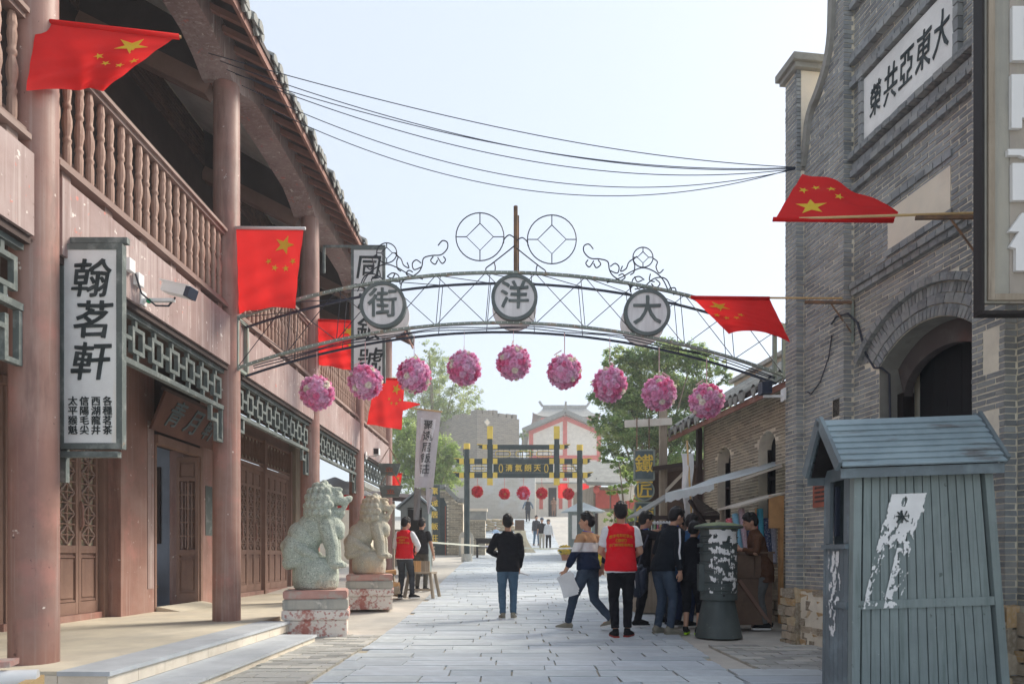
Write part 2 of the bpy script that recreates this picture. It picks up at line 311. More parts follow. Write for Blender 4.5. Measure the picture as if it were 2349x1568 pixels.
M['sandbag'] = mat('sand_coloured_sacking', (.46, .38, .26), [((.33, .27, .19), 4, .5, .7, .5)], rough=.95, bump=.4, bscale=80)
def cloth(n, c, **k): return mat(n, c, rough=.88, bump=.7, bscale=15, bumpdist=.03, var=.1, vscale=5, spec=.15, **k)
# ================================================================ pieces (bricks, slabs, tiles) as parts
def vis(p):
    "projected scale of a world point, 0 outside the frame"
    if p.y < .5: return 0
    x = CX+p.x/p.y*F; y = HY-(p.z-CAMH)/p.y*F
    if -60 < x < 2410 and -60 < y < 1630: return F/p.length
    return 0
UNIT = {}
def unit_mesh(mt, jit=.03, shades=((.76, .76, .76), (.87, .87, .86), (.95, .96, .97), (1.03, 1.03, 1.04), (1.12, 1.1, 1.06), (1.24, 1.22, 1.18))):
    k = (mt.name, jit)
    if k not in UNIT:
        rg = random.Random(3); UNIT[k] = []
        for c in shades:
            b = MB(); b.col = c; b.box((0, 0, 0), (1, 1, 1), jit=jit, rng=rg); UNIT[k].append(b.mesh('piece', mt))
    return UNIT[k]
def pieces(parent, name, items, mt, n=300, jit=.03, stuffname=None, shades=None):
    "items: (centre, size, rot euler or None). The n largest in view become parts, the rest one joined part"
    Mp = parent.matrix_basis if parent else Matrix()
    sh = ((.76, .76, .76), (.87, .87, .86), (.95, .96, .97), (1.03, 1.03, 1.04), (1.12, 1.1, 1.06), (1.24, 1.22, 1.18)) if shades is None else shades
    um = unit_mesh(mt, jit, sh); rg = random.Random(len(items))
    rank = sorted(items, key=lambda it: -vis(Mp @ Vector(it[0]))*sqrt(it[1][0]*it[1][2]+it[1][1]*it[1][2]+it[1][0]*it[1][1]))
    for c, s, r in rank[:n]:
        i = rg.randrange(len(sh)); o = bpy.data.objects.new(name, um[i]); COL.objects.link(o); o.parent = parent
        o.location = c; o.scale = s
        if r is not None: o.rotation_euler = r
    if len(rank) > n:
        b = MB()
        for c, s, r in rank[n:]:
            b.col = sh[rg.randrange(len(sh))]
            m = Matrix.Translation(Vector(c)) @ (r.to_matrix().to_4x4() if r is not None else Matrix()) @ Matrix.Diagonal((*s, 1))
            b.box((0, 0, 0), (1, 1, 1), m, jit=jit, rng=rg)
        b.build(stuffname or name+'work', mt, parent, kind='stuff')
# ================================================================ ground
b = MB(); xs = [-900, -200, -60, -25, -12, -6, -3, 0, 3, 6, 12, 25, 60, 200, 900]
ys = [-30, 0, 3, 5, 7, 9, 10.3, 11.7, 13.4, 15.2, 20, 27, 33, 39, 41.5, 44, 47, 50, 54.5, 59, 70, 80, 120, 200, 300, 600, 1200, 2500]
b.v = [(x, y, gz(y)-.02) for y in ys for x in xs]; nx = len(xs)
b.f = [(j*nx+i, j*nx+i+1, (j+1)*nx+i+1, (j+1)*nx+i) for j in range(len(ys)-1) for i in range(nx-1)]; b.c = [None]*len(b.f)
ground = b.build('ground', M['cement'], smooth=True, kind='structure')
def reL(y): return -1.68-.012*y if y < 20 else -1.92
def reR(y): return (1.55+.08*y) if y < 15 else (2.75 if y < 24 else 2.75)
street = thing('street', None, None); tag(street, kind='structure')
b = MB(); yy = 4.0
def strip(b, y0, y1, xl, xr, dz, n=1):
    b._add([(xl(y0), y0, gz(y0)+dz), (xr(y0), y0, gz(y0)+dz), (xr(y1), y1, gz(y1)+dz), (xl(y1), y1, gz(y1)+dz)], [(0, 1, 2, 3)])
BR = [4, 6.4, 9, 10.3, 11.7, 13.4, 15.2, 20, 27, 33, 39, 41.5, 44, 47, 50, 54.5]
for y0, y1 in zip(BR, BR[1:]): strip(b, y0, y1, reL, reR, -.012)
b.build('street_bed', M['sandjoint'], street)
items = []; rg = random.Random(11); y = 4.2
while y < 53:
    h = rg.uniform(.27, .34); xl, xr = reL(y), reR(y); x = xl-rg.uniform(0, .5); first = True
    while x < xr:
        w = rg.uniform(.5, 1.0); x0, x1 = max(x, xl), min(x+w, xr)
        if x1-x0 > .12:
            yc = y+h/2; sl = atan2(gz(y+h)-gz(y), h)
            items.append((((x0+x1)/2, yc, gz(yc)-.008+rg.uniform(-.004, .004)), (x1-x0-.016, h-.014, .03), Euler((sl+rg.uniform(-.006, .006), rg.uniform(-.004, .004), rg.uniform(-.006, .006)))))
        x += w
    y += h
pieces(street, 'slab', items, M['slab'], 300, .012, 'far_slabs', shades=((.86, .88, .9), (.94, .95, .96), (1, 1, 1), (1.02, 1.02, 1.0), (1.06, 1.06, 1.08), (1.1, 1.1, 1.08)))
def paved(name, x0, x1, y0, y1, bw, bh, off, msk=None):
    pv = thing(name, None, None); tag(pv, kind='structure'); items = []; b = MB()
    b._add([(x0, y0, gz(y0)-.006), (x1, y0, gz(y0)-.006), (x1, y1, gz(y1)-.006), (x0, y1, gz(y1)-.006)], [(0, 1, 2, 3)]); b.build('joint_sand', M['sandjoint'], pv)
    rg = random.Random(5); y = y0; k = 0
    while y < y1-.02:
        x = x0-(bw/2 if k % 2 else 0)
        while x < x1:
            a, c = max(x, x0), min(x+bw, x1)
            if c-a > .05 and (msk is None or msk((a+c)/2, y+bh/2)):
                items.append((((a+c)/2, y+bh/2, gz(y)-.006+rg.uniform(-.004, .004)), (c-a-.01, bh-.01, .03), Euler((rg.uniform(-.012, .012), rg.uniform(-.012, .012), rg.uniform(-.02, .02)))))
            x += bw
        y += bh; k += 1
    pieces(pv, 'paver', items, M['paver'], 300, .02, 'more_pavers')
    return pv
paved('left_pavement', -2.95, -1.80, 4.6, 9.6, .3, .17, 0)
paved('right_pavement', 2.42, 4.3, 6.75, 8.6, .3, .17, 0, lambda x, y: x > reR(y)+.1)
# blue slabs crossing in front of the booth on the right
b = thing('side_slabs', None, None); tag(b, kind='structure'); it = []; rg = random.Random(4); y = 4.4
while y < 6.6:
    x = reR(y)+.02
    while x < 4.2:
        w = rg.uniform(.7, 1.1); it.append(((x+w/2, y+.2, gz(y)-.004), (w-.02, .38, .03), Euler((0, 0, rg.uniform(-.01, .01))))); x += w
    y += .4
pieces(b, 'slab', it, M['slab'], 300, .012)
# ================================================================ left two-storey timber house
LA = math.atan(.0128)
LH = thing('timber_house', 'two-storey red-brown timber shop house with balcony railing along the left of the street', 'building', (-3.97, 0, 0), -LA)
ML = LH.matrix_basis.copy()
def Lw(x, y, z): return ML @ Vector((x, y, z))
CY = [1.97+3.72*k for k in range(6)]          # column positions along the front
PZ = .255
# porch, steps
pf = MB(); pf.box2((-2.3, 5.25, -.3), (.5, 22.2, PZ)); porch = pf.build('porch_floor', M['porch'], LH)
tr = MB(); rg = random.Random(2); y = 5.22
while y < 9.3:
    w = min(1.25, 9.3-y); o = MB().box2((.5, y, PZ-.03), (.90, y+w-.006, PZ+.004)).build('tread', M['steptop'], porch); y += w
y = 5.24
while y < 9.3:
    w = min(.42, 9.3-y); MB().box2((.86, y, .118), (.875, y+w-.006, PZ-.03)).build('riser_tile', M['steptile'], porch); y += w
x = -.5
while x < .86: MB().box2((x, 5.232, -.1), (min(x+.5, .87)-.006, 5.247, PZ-.03)).build('end_tile', M['steptile'], porch); x += .5
MB().box2((.48, 5.25, -.2), (.86, 9.3, PZ-.031)).build('step_core', M['pedgrey'], porch)
st = MB().box2((.86, 4.7, -.2), (1.30, 8.98, .085)).build('lower_step', M['pedgrey'], LH)
y = 4.65
while y < 9.0:
    w = min(1.2, 9.0-y); MB().box2((.877, y, .086), (1.345, y+w-.006, .116)).build('tread', M['steptop'], st); y += w
y = 4.7
while y < 9.0:
    w = min(.42, 9.0-y); MB().box2((1.302, y, -.02), (1.318, y+w-.006, .085)).build('riser_tile', M['steptile'], st); y += w
# columns
for k, y in enumerate(CY[1:] if True else CY):
    b = MB(); pr = [(.18, PZ), (.178, 1.2), (.176, 2.5), (.174, 3.7), (.172, 5), (.168, 7.45)]; b.lathe(pr, (0, y, 0), 28); b.build('column', M['maroon'], LH, smooth=50)
b = MB(); b.lathe(pr, (0, CY[0], 0), 20); b.build('column', M['maroon'], LH, smooth=50)
# storey beam, one length per bay
for k in range(5):
    y0, y1 = CY[k]+.17, CY[k+1]-.17
    MB().box2((-.14, y0, 3.65), (.12, y1, 4.3)).build('storey_beam', M['beam'], LH)
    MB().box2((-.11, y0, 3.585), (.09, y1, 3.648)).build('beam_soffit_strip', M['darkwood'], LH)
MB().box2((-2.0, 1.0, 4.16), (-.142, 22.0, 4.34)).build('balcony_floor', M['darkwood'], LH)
# balcony railing
bp = [(.030, 0), (.036, .05), (.037, .17), (.030, .215), (.038, .235), (.038, .25), (.029, .268), (.031, .30), (.043, .37), (.042, .43), (.028, .50), (.026, .515), (.037, .535), (.037, .555), (.028, .575), (.031, .61), (.038, .68), (.031, .74), (.037, .76), (.037, .775), (.035, .79), (.026, .86)]
bal = MB().lathe(bp, n=10).mesh('baluster', M['baluster'], smooth=35)
for k in range(5):
    y0, y1 = CY[k]+.17, CY[k+1]-.17
    rl = MB().box2((-.05, y0, 5.37), (.05, y1, 5.41)); rl.box2((-.085, y0, 5.412), (.085, y1, 5.45)); rl = rl.build('railing', M['rail'], LH)
    lo = MB().box2((-.06, y0, 4.455), (.06, y1, 4.505)); lo.box2((-.1, y0, 4.41), (.1, y1, 4.453)); lo.build('bottom_rail', M['rail'], rl)
    n = 21
    for i in range(n):
        o = obj('baluster', bal, rl, loc=(0, y0+(i+.5)*(y1-y0)/n, 4.508), rot=(R.uniform(-.012, .012), R.uniform(-.012, .012), R.uniform(0, 6)))
    for i in range(6):
        MB().box((0, y0+.15+i*(y1-y0-.3)/5, 4.354), (.11, .12, .108)).build('block', M['rail'], rl)
# upper lintel with haunches
for k in range(5):
    y0, y1 = CY[k], CY[k+1]; pts = [(y0, 8.15), (y0, 7.44), (y0+.16, 7.44), (y0+.42, 7.56), (y0+.75, 7.66), ((y0+y1)/2, 7.68), (y1-.75, 7.66), (y1-.42, 7.56), (y1-.16, 7.44), (y1, 7.44), (y1, 8.15)]
    mm = Matrix(((0, 0, 1, -.26), (1, 0, 0, 0), (0, 1, 0, 0), (0, 0, 0, 1)))
    pts = [(a+.002 if a == y0 else (a-.002 if a == y1 else a), z) for a, z in pts]
    MB().prism(pts, .40, mm).build('upper_lintel', M['beam'], LH)
for k in range(6):
    y = CY[k]
    MB().bar((-.2, y, 7.40), (-2.0, y, 8.32), .18, .24).build('tie_beam', M['maroon2'], LH)
    MB().prism([(-.27, 7.46), (-.27, 8.12), (-2.0, 9.15), (-2.0, 8.36)], .1, Matrix(((1, 0, 0, 0), (0, 0, 1, y-.05), (0, 1, 0, 0), (0, 0, 0, 1)))).build('gable_boarding', M['darkwood'], LH)
# upper wall
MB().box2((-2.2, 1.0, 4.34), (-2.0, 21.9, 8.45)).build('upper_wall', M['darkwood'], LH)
it = []
uw = MB().box2((-2.2, 1.0, 8.451), (-2.01, 21.9, 9.3)).build('brick_band_backing', M['mortar'], LH)
z = 8.48; kk = 0
while z < 9.08:
    y = 5.5+(0 if kk % 2 else .12)
    while y < 21: it.append(((-2.0, y, z), (.06, .225, .056), None)); y += .24
    z += .068; kk += 1
# window shutters upstairs (vertical dark boards and pale panes behind the balusters)
for k in range(14):
    y = 5.2+k*1.12; f = MB().box2((-1.995, y, 4.4), (-1.96, y+.9, 6.3)).build('shutter', M['maroon2'], LH)
    MB().box2((-1.955, y+.08, 5.45), (-1.94, y+.82, 6.2)).build('pane', M['greenwood'], f)
M['brickred'] = mat('dark_red_brick', (.14, .075, .055), [((.2, .12, .09), 4, .5, .7, .5)], rough=.9, bump=.4, attr=True)
pieces(LH, 'brick', it, M['brickred'], 250, .05, 'brick_band')
# ceiling and roof
def slope(b, x0, z0, x1, z1, y0, y1, t): b._add([(x0, y0, z0), (x1, y0, z1), (x1, y1, z1), (x0, y1, z0), (x0, y0, z0+t), (x1, y0, z1+t), (x1, y1, z1+t), (x0, y1, z0+t)], [(0, 3, 2, 1), (4, 5, 6, 7), (0, 1, 5, 4), (1, 2, 6, 5), (2, 3, 7, 6), (3, 0, 4, 7)])
b = MB(); slope(b, -.25, 8.1, -2.5, 9.42, 1, 21.8, .05); b.build('ceiling', M['plaster'], LH)
b = MB(); slope(b, .62, 7.72, -3.0, 9.80, 1, 21.9, .08); roof = b.build('roof', M['darkwood'], LH)
MB().box2((.56, 1.0, 7.62), (.60, 21.9, 7.735)).build('fascia', M['fascia'], roof)
# rafters under the eave
raf = MB(); slope(raf, .57, 7.66, -.12, 8.0, -.035, .035, .08); raf = raf.mesh('rafter', M['fascia'])
y = 4.3
while y < 21.8: obj('rafter', raf, roof, loc=(0, y, -.02)); y += .36
# eave tiles: a round cover tile with a drip tongue for every course
ct = MB(); n = 8
for j, (t0, t1) in enumerate(((0, .34), (.30, .68), (.64, 1.02))):
    rr = .075-.004*j
    for i in range(n):
        a0, a1 = pi*i/n, pi*(i+1)/n
        vs = []
        for t in (t0, t1):
            for a in (a0, a1): vs.append((.66-t*.89, cos(a)*rr, 7.80+t*.45+sin(a)*rr+.03*(1-j)*.3))
        ct._add(vs, [(0, 1, 3, 2)])
ct.prism([(-.075, -.035), (.075, -.035), (.075, .02), (.05, .065), (0, .085), (-.05, .065), (-.075, .02)], .02, Matrix(((0, 0, 1, .655), (1, 0, 0, 0), (0, 1, 0, 7.79), (0, 0, 0, 1))))
pt = [(-.075, .02), (.075, .02), (.07, -.03), (.04, -.09), (0, -.125), (-.04, -.09), (-.07, -.03)]
ct.prism(pt, .02, Matrix(((0, 0, 1, .63), (1, 0, 0, .1), (0, 1, 0, 7.80), (0, 0, 0, 1))))
tm = ct.mesh('eave_tile', M['rooftile'], smooth=40); y = 3.6; rg = random.Random(8)
while y < 21.9:
    obj('eave_tile', tm, roof, loc=(rg.uniform(-.02, .02), y, rg.uniform(-.012, .012)), rot=(rg.uniform(-.05, .05), 0, rg.uniform(-.03, .03))); y += .2
# lattice friezes
def frieze(k, deep=True):
    y0, y1 = CY[k]+.175, CY[k+1]-.175; fr = MB(); w = .042; x0, x1 = -.02, .03
    fr.box2((x0-.01, y0, 3.055), (x1+.01, y1, 3.11)); fr.box2((x0-.01, y0, 3.535), (x1+.01, y1, 3.583)); fo = fr.build('lattice_frieze', M['greenwood'], LH)
    n = 9; p = (y1-y0)/n
    sq = MB(); a, h = .115, .135
    for lo, hi in (((-a, -h), (-a+w, h)), ((a-w, -h), (a, h))): sq.box2((x0, lo[0], lo[1]), (x1, hi[0], hi[1]))
    for lo, hi in (((-a+w, -h), (a-w, -h+w)), ((-a+w, h-w), (a-w, h))): sq.box2((x0, lo[0], lo[1]), (x1, hi[0], hi[1]))
    sq.box2((x0+.004, -p+a, -.02), (x1-.004, -a, .02)); sq.box2((x0+.004, -.06, h), (x1-.004, -.02, .205)); sq.box2((x0+.004, -.03, -.21), (x1-.004, .01, -h))
    me = sq.mesh('lattice_square', M['greenwood'])
    for i in range(n): obj('lattice_square', me, fo, loc=(0, y0+(i+.5)*p+.02, 3.325))
    for e, yy in ((1, y0), (-1, y1)):
        kb = MB(); q = lambda a, b, c, d: kb.box2((x0, min(yy+e*a, yy+e*c), b), (x1, max(yy+e*a, yy+e*c), d))
        q(0, 2.62, .04, 3.05); q(.041, 2.62, .19, 2.66); q(.15, 2.661, .19, 2.98); q(.191, 2.86, .36, 2.90); q(.32, 2.901, .36, 3.05)
        kb.build('key_bracket', M['greenwood'], fo)
for k in range(5): frieze(k)
# ground-floor back wall
MB().box2((-2.3, 1.0, 0), (-2.02, 8.05, 4.15)).build('back_wall', M['maroon2'], LH)
MB().box2((-2.3, 8.05, 3.78), (-2.02, 9.95, 4.15)).build('back_wall', M['maroon2'], LH)
wp = MB(); wp.box2((-2.3, 9.95, PZ), (-1.75, 10.86, 4.15)); wp.build('wall_pier', M['maroon'], LH)
MB().box2((-2.3, 12.42, PZ), (-1.75, 13.2, 4.15)).build('wall_pier', M['maroon'], LH)
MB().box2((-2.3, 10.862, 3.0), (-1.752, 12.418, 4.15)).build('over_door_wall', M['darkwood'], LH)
MB().box2((-2.3, 13.202, PZ), (-2.02, 14.3, 4.15)).build('back_wall', M['maroon2'], LH)
MB().box2((-2.3, 14.302, 3.80), (-2.02, 18.0, 4.15)).build('back_wall', M['maroon2'], LH)
MB().box2((-2.3, 18.0, PZ), (-1.85, 18.5, 4.15)).build('end_pier', M['oldwood'], LH)
MB().box2((-1.749, 10.66, .62), (-1.742, 10.84, 3.2)).build('faded_couplet_strip', M['beam'], LH)
MB().box2((-1.749, 12.62, 1.5), (-1.742, 12.95, 2.4)).build('worn_patch', M['greenwood'], LH)
# room behind the open door
rm = MB(); rm.box2((-5.0, 12.75, .2), (-2.31, 12.85, 4.1)); rm.box2((-5.1, 9.0, .2), (-5.0, 12.85, 4.1)); rm.box2((-5, 9.0, .15), (-2.31, 12.75, .24)); rm.box2((-5, 9.0, 4.0), (-2.31, 12.75, 4.1)); rm.build('room', M['innerwall'], LH)
pw = MB().box2((-3.2, 12.70, 1.35), (-2.62, 12.745, 2.75)).build('framed_scroll', M['darkwood'], LH); MB().box2((-3.15, 12.69, 1.42), (-2.67, 12.699, 2.68)).build('scroll_paper', mat('yellowed_paper', (.33, .27, .16)), pw)
rk = MB()
for i in range(9): rk.sph((-2.75+R.uniform(-.12, .12), 12.3+R.uniform(-.15, .15), .32+i*.085), (R.uniform(.07, .16)*(1.2-i*.07), .12, R.uniform(.07, .12)), 10, 7)
obj('carved_root', remesh(rk, .03, M['oldwood'], it=2), None, loc=ML @ Vector((0, 0, 0)), rot=(0, 0, -LA), label='dark gnarled root carving standing inside the open doorway', cat='carving')
# door frame of the open doorway, sill
df = MB(); df.box2((-1.80, 10.87, PZ), (-1.74, 10.92, 2.99)); df.box2((-1.80, 12.34, PZ), (-1.70, 12.41, 2.99)); df.box2((-1.81, 10.86, 2.88), (-1.69, 12.42, 3.02)); df.build('door_frame', M['maroon2'], LH)
MB().prism([(-1.75, PZ), (-1.35, PZ), (-1.7, PZ+.07), (-1.75, PZ+.07)], 1.5, Matrix(((1, 0, 0, 0), (0, 0, 1, 10.9), (0, 1, 0, 0), (0, 0, 0, 1)))).build('ramp_sill', M['porch'], LH)
# door leaves
def leafmesh(w, H, quat=True):
    b = MB(); s = .055; t = .05
    b.box2((-t, 0, 0), (0, s, H)); b.box2((-t, w-s, 0), (0, w, H))
    for z0, z1 in ((0, .16), (.20+.62, .92), (H-.09, H), (H-.42, H-.36)): b.box2((-t, s, z0), (-.002, w-s, z1))
    b.box2((-t, s, .16), (-.03, w-s, .82)); b.box2((-.03, s+.035, .22), (-.014, w-s-.035, .74)); b.box2((-.03, s, .755), (-.01, w-s, .775)); b.box2((-.03, s, .17), (-.01, w-s, .19))
    b.box2((-t, s, H-.36), (-.03, w-s, H-.09)); b.box2((-.03, s+.03, H-.33), (-.014, w-s-.03, H-.12))
    z0, z1 = .92, H-.42; b.box2((-.04, w/2-.011, z0), (-.008, w/2+.011, z1))
    n = 5; ph = (z1-z0)/n
    for i in range(1, n+1):
        z = z0+i*ph
        if i < n: b.box2((-.04, s, z-.011), (-.009, w-s, z+.011))
        zc = z-ph/2
        if quat: b.box2((-.04, s, zc-.009), (-.009, w-s, zc+.009))
    return b.mesh('door_leaf', M['maroon2'])
def quatmesh(w, H):
    b = MB(); s = .055; z0, z1 = .92, H-.42; n = 5; ph = (z1-z0)/n; rw = (w-2*s)/2*.72
    for i in range(n):
        zc = z0+(i+.5)*ph
        pts = []
        for k in range(25):
            a = 2*pi*k/24; rr = 1+.16*cos(4*a); pts.append(Vector((-.022, w/2+rw*rr*cos(a), zc+ph*.36*rr*sin(a))))
        for p, q in zip(pts, pts[1:]): b.bar(p, q, .02, .034, up=(1, 0, 0))
    return b.mesh('quatrefoil_tracery', M['rail'])
panem = mat('cream_window_paper', (.60, .53, .38), [((.38, .32, .22), 3, .5, .7, .5)], rough=.9)
def leaves(y0, n, w, H, x=-2.0, sill=.09, group=None, handle=True):
    lm, qm = leafmesh(w-.008, H), quatmesh(w-.008, H); pm = MB().box2((-.058, .05, .9), (-.052, w-.058, H-.4)).mesh('pane', panem)
    hm = MB().loft([((.01, .03, 1.12), .008), ((.035, .035, 1.22), .02), ((.03, .04, 1.32), .014), ((.035, .035, 1.42), .02), ((.01, .03, 1.52), .008)], 8).mesh('handle', M['maroon'], smooth=True)
    for i in range(n):
        o = obj('door_leaf', lm, LH, loc=(x, y0+i*w, PZ+sill)); obj('tracery', qm, o); obj('pane', pm, o)
        if handle and i % 2 == 1: obj('handle', hm, o)
    MB().box2((x-.06, y0-.1, PZ), (x+.05, y0+n*w+.05, PZ+sill-.004)).build('door_sill', M['maroon'], LH)
    MB().box2((x-.08, y0-.1, PZ+sill+H+.004), (x+.04, y0+n*w+.05, PZ+sill+H+.1)).build('door_head', M['maroon2'], LH)
leaves(8.06, 4, .445, 2.75)
MB().box2((-2.05, 9.845, PZ), (-1.93, 9.948, 3.78)).build('door_jamb', M['maroon2'], LH)
leaves(14.42, 4, .40, 2.72); leaves(16.2, 4, .40, 2.72)
for y in (14.32, 16.05, 17.85): MB().box2((-2.06, y, PZ), (-1.92, y+.12, 3.80)).build('door_jamb', M['maroon2'], LH)
def transom(y0, y1):
    f = MB().box2((-2.03, y0, 3.2), (-1.96, y1, 3.24)); f.box2((-2.03, y0, 3.74), (-1.96, y1, 3.795)); f = f.build('transom', M['maroon2'], LH); n = 8
    MB().box2((-2.06, y0, 3.24), (-2.05, y1, 3.74)).build('pane', panem, f)
    for i in range(n+1):
        y = y0+(y1-y0)*i/n; MB().box2((-2.02, y-.014, 3.242), (-1.98, y+.014, 3.738)).build('bar', M['maroon2'], f)
        if i < n:
            q = MB(); yc = y+(y1-y0)/n/2
            for s in (-1, 1): q.bar((-2.0, yc-s*.06, 3.3), (-2.0, yc, 3.49), .016, .03, up=(1, 0, 0)); q.bar((-2.0, yc+s*.06, 3.68), (-2.0, yc, 3.49), .016, .03, up=(1, 0, 0))
            q.build('diamond', M['maroon2'], f)
transom(14.44, 16.05); transom(16.17, 17.85)
transom(8.06, 9.84)
# open leaf swung out of the doorway
ol = leafmesh(.38, 2.55, False); o = obj('open_door_leaf', ol, LH, loc=(-2.10, 12.26, PZ+.06), rot=(0, 0, radians(-86)))
lb = MB()
for i in range(4): lb.box2((-.04, .09+i*.055, .95), (-.01, .105+i*.055, 2.1))
lb.build('bars', M['rail'], o)
# name board over the doorway, tilted forward
nb = thing('name_board', 'tilted red-brown name board with green cursive characters over the open doorway', 'sign', Lw(-1.62, 11.55, 3.05), -LA)
mm = Matrix.Rotation(radians(22), 4, 'Y')
MB().box((0, 0, .3), (.04, 2.1, .62), mm).build('board', mat('dark_red_brown_name_board', (.13, .06, .045), [((.2, .1, .07), 2, .5, .7, .6)], rough=.6), nb); MB().box((-.01, 0, .63), (.07, 2.2, .05), mm).build('frame_strip', M['darkwood'], nb)
for i, ch in enumerate('青月軒'):
    me = textmesh(ch, .46, .012, .006, .05, M['signgreen'], i, slant=.4); o = obj('lettering', me, nb); o.matrix_basis = mm @ Matrix.Translation((.026, -.62+.62*i, .3)) @ Matrix(((0, 0, 1, 0), (1, 0, 0, 0), (0, 1, 0, 0), (0, 0, 0, 1)))
# ================================================================ right brick facade
RA = math.atan(.128)
RH = thing('brick_facade_hall', 'tall blue-grey brick hall with arched doorway and white plaque at the right', 'building', (4.78, 0, 0), RA)
MR = RH.matrix_basis.copy()
def Rw(x, t, z): return MR @ Vector((x, t, z))
def facet(items, x, t0, t1, z0, z1, skip=None, L=.20, h=.054, dep=.06, seed=1, out=0, holes=()):
    "bricks of a street-facing face lying in plane x"
    rg = random.Random(seed); z = z0; k = 0
    while z+h <= z1+.01:
        t = t0-(L/2 if k % 2 else 0)
        while t < t1-.01:
            a, b = max(t, t0), min(t+L, t1)
            segs = [(a, b)]
            for h0, h1, hz0, hz1 in holes:
                if hz0 < z+h/2 < hz1: segs = [s_ for u_, v_ in segs for s_ in ((u_, min(v_, h0)), (max(u_, h1), v_))]
            for a, b in segs:
              if b-a > .025 and not (skip and skip((a+b)/2, z+h/2, (b-a)/2)):
                items.append(((x+dep/2-out+rg.uniform(-.002, .002), (a+b)/2, z+h/2), (dep, b-a-.014, h-.0135), Euler((rg.uniform(-.01, .01), rg.uniform(-.012, .012), 0))))
            t += L
        z += h; k += 1
def camface(items, t, x0, x1, z0, z1, skip=None, h=.054, dep=.06, seed=2, L=.20):
    rg = random.Random(seed); z = z0; k = 0
    while z+h <= z1+.01:
        x = x0-(L/2 if k % 2 else 0)
        while x < x1-.005:
            a, b = max(x, x0), min(x+L, x1)
            if b-a > .03 and not (skip and skip((a+b)/2, z+h/2)):
                items.append((((a+b)/2, t+dep/2+rg.uniform(-.003, .003), z+h/2), (b-a-.006, dep, h-.010), Euler((rg.uniform(-.02, .02), 0, rg.uniform(-.01, .01)))))
            x += L
        z += h; k += 1
xA, xB, xC, xD = 0, .106, .233, .22
BZ = .70
tO0, tO1, tcr, spr, cr = 6.32, 7.70, 7.01, 3.18, 3.47
hs = (tO1-tO0)/2; rise = cr-spr; Ra = (hs*hs+rise*rise)/(2*rise); zc = cr-Ra
def arch_skip(extra):
    def f(t, z, hw=0):
        rr = sqrt((t-tcr)**2+(z-zc)**2); an = abs(atan2(t-tcr, z-zc))
        if an < math.asin(hs/Ra)+.05 and rr < Ra+extra and z > spr-.1: return True
        return False
    return f
ask = arch_skip(.40)
def skipC(t, z, hw=0):
    if ask(t, z, hw): return True
    return False
nicheB = lambda t, z, hw=0: 8.22 < t < 8.40 and 2.75 < z < 2.99
nicheB2 = lambda t, z, hw=0: (5.95 < t < 6.12 and (2.72 < z < 3.08 or 1.95 < z < 2.4))
def scroll(t):
    S = [(9.1, 6.0), (9.0, 6.1), (8.93, 6.3), (8.89, 6.55), (8.82, 6.72), (8.70, 6.80), (8.58, 6.9), (8.47, 7.04), (8.40, 7.2), (8.355, 7.45), (8.34, 8.4), (8.0, 8.4)]
    for (a, za), (b, zb) in zip(S, S[1:]):
        if a >= t >= b: return lerp(za, zb, (a-t)/(a-b) if a != b else 0)
    return 8.4
it = []
facet(it, xA, 9.0, 9.275, BZ, 7.25, seed=1); camface(it, 9.0, xA, xB, BZ, 6.15, seed=2); camface(it, 8.985, 0, .058, 6.15, 7.33, seed=12)
facet(it, xB, 8.15, 9.0, BZ, 8.4, lambda t, z, hw=0: z > scroll(t)-.08, seed=3, holes=[(8.24, 8.38, 2.77, 2.98)]); camface(it, 8.15, xB, xC, BZ, 8.4, seed=4)
facet(it, xC, 6.25, 8.15, BZ, 8.4, skipC, seed=5, holes=[(tO0, tO1, 0, spr), (6.65, 7.55, 4.41, 4.83), (6.56, 7.92, 5.77, 6.50)])
facet(it, xB, 5.89, 6.25, BZ, 8.0, None, seed=6, holes=[(5.95, 6.12, 2.70, 3.08), (5.95, 6.12, 1.93, 2.40)]); camface(it, 5.89, xB, xD, BZ, 8.0, seed=7)
facet(it, xD, 4.0, 5.89, BZ, 7.0, seed=8)
# far pier behind the scroll
facet(it, .0, 9.0, 9.275, 7.25, 7.33, seed=9)
# string courses, ledges: rows of projecting bricks
def ledge(z, t0, t1, out, h=.07, L=.125, x=xC, seed=1):
    rg = random.Random(seed); t = t0
    while t < t1-.02:
        b = min(t+L, t1); it.append(((x-out/2+.02, (t+b)/2, z+h/2), (out+.04, b-t-.01, h-.006), Euler((rg.uniform(-.015, .015), rg.uniform(-.02, .02), rg.uniform(-.01, .01))))); t += L
for i, (z, out) in enumerate(((4.13, .05), (4.20, .075), (5.33, .055), (5.50, .065), (5.585, .04), (5.69, .10), (6.53, .07), (6.60, .045), (6.80, .08), (6.87, .05), (7.44, .07))):
    ledge(z, 6.26, 8.14, out, seed=i)
for z in (4.905, 4.34): ledge(z, 6.62, 7.58, .02, L=.12, seed=3)
# plaque side bricks
z = 5.765
while z < 6.5:
    for t in (7.95, 6.525): it.append(((xC-.02, t, z+.06), (.08, .06, .11), None))
    z += .122
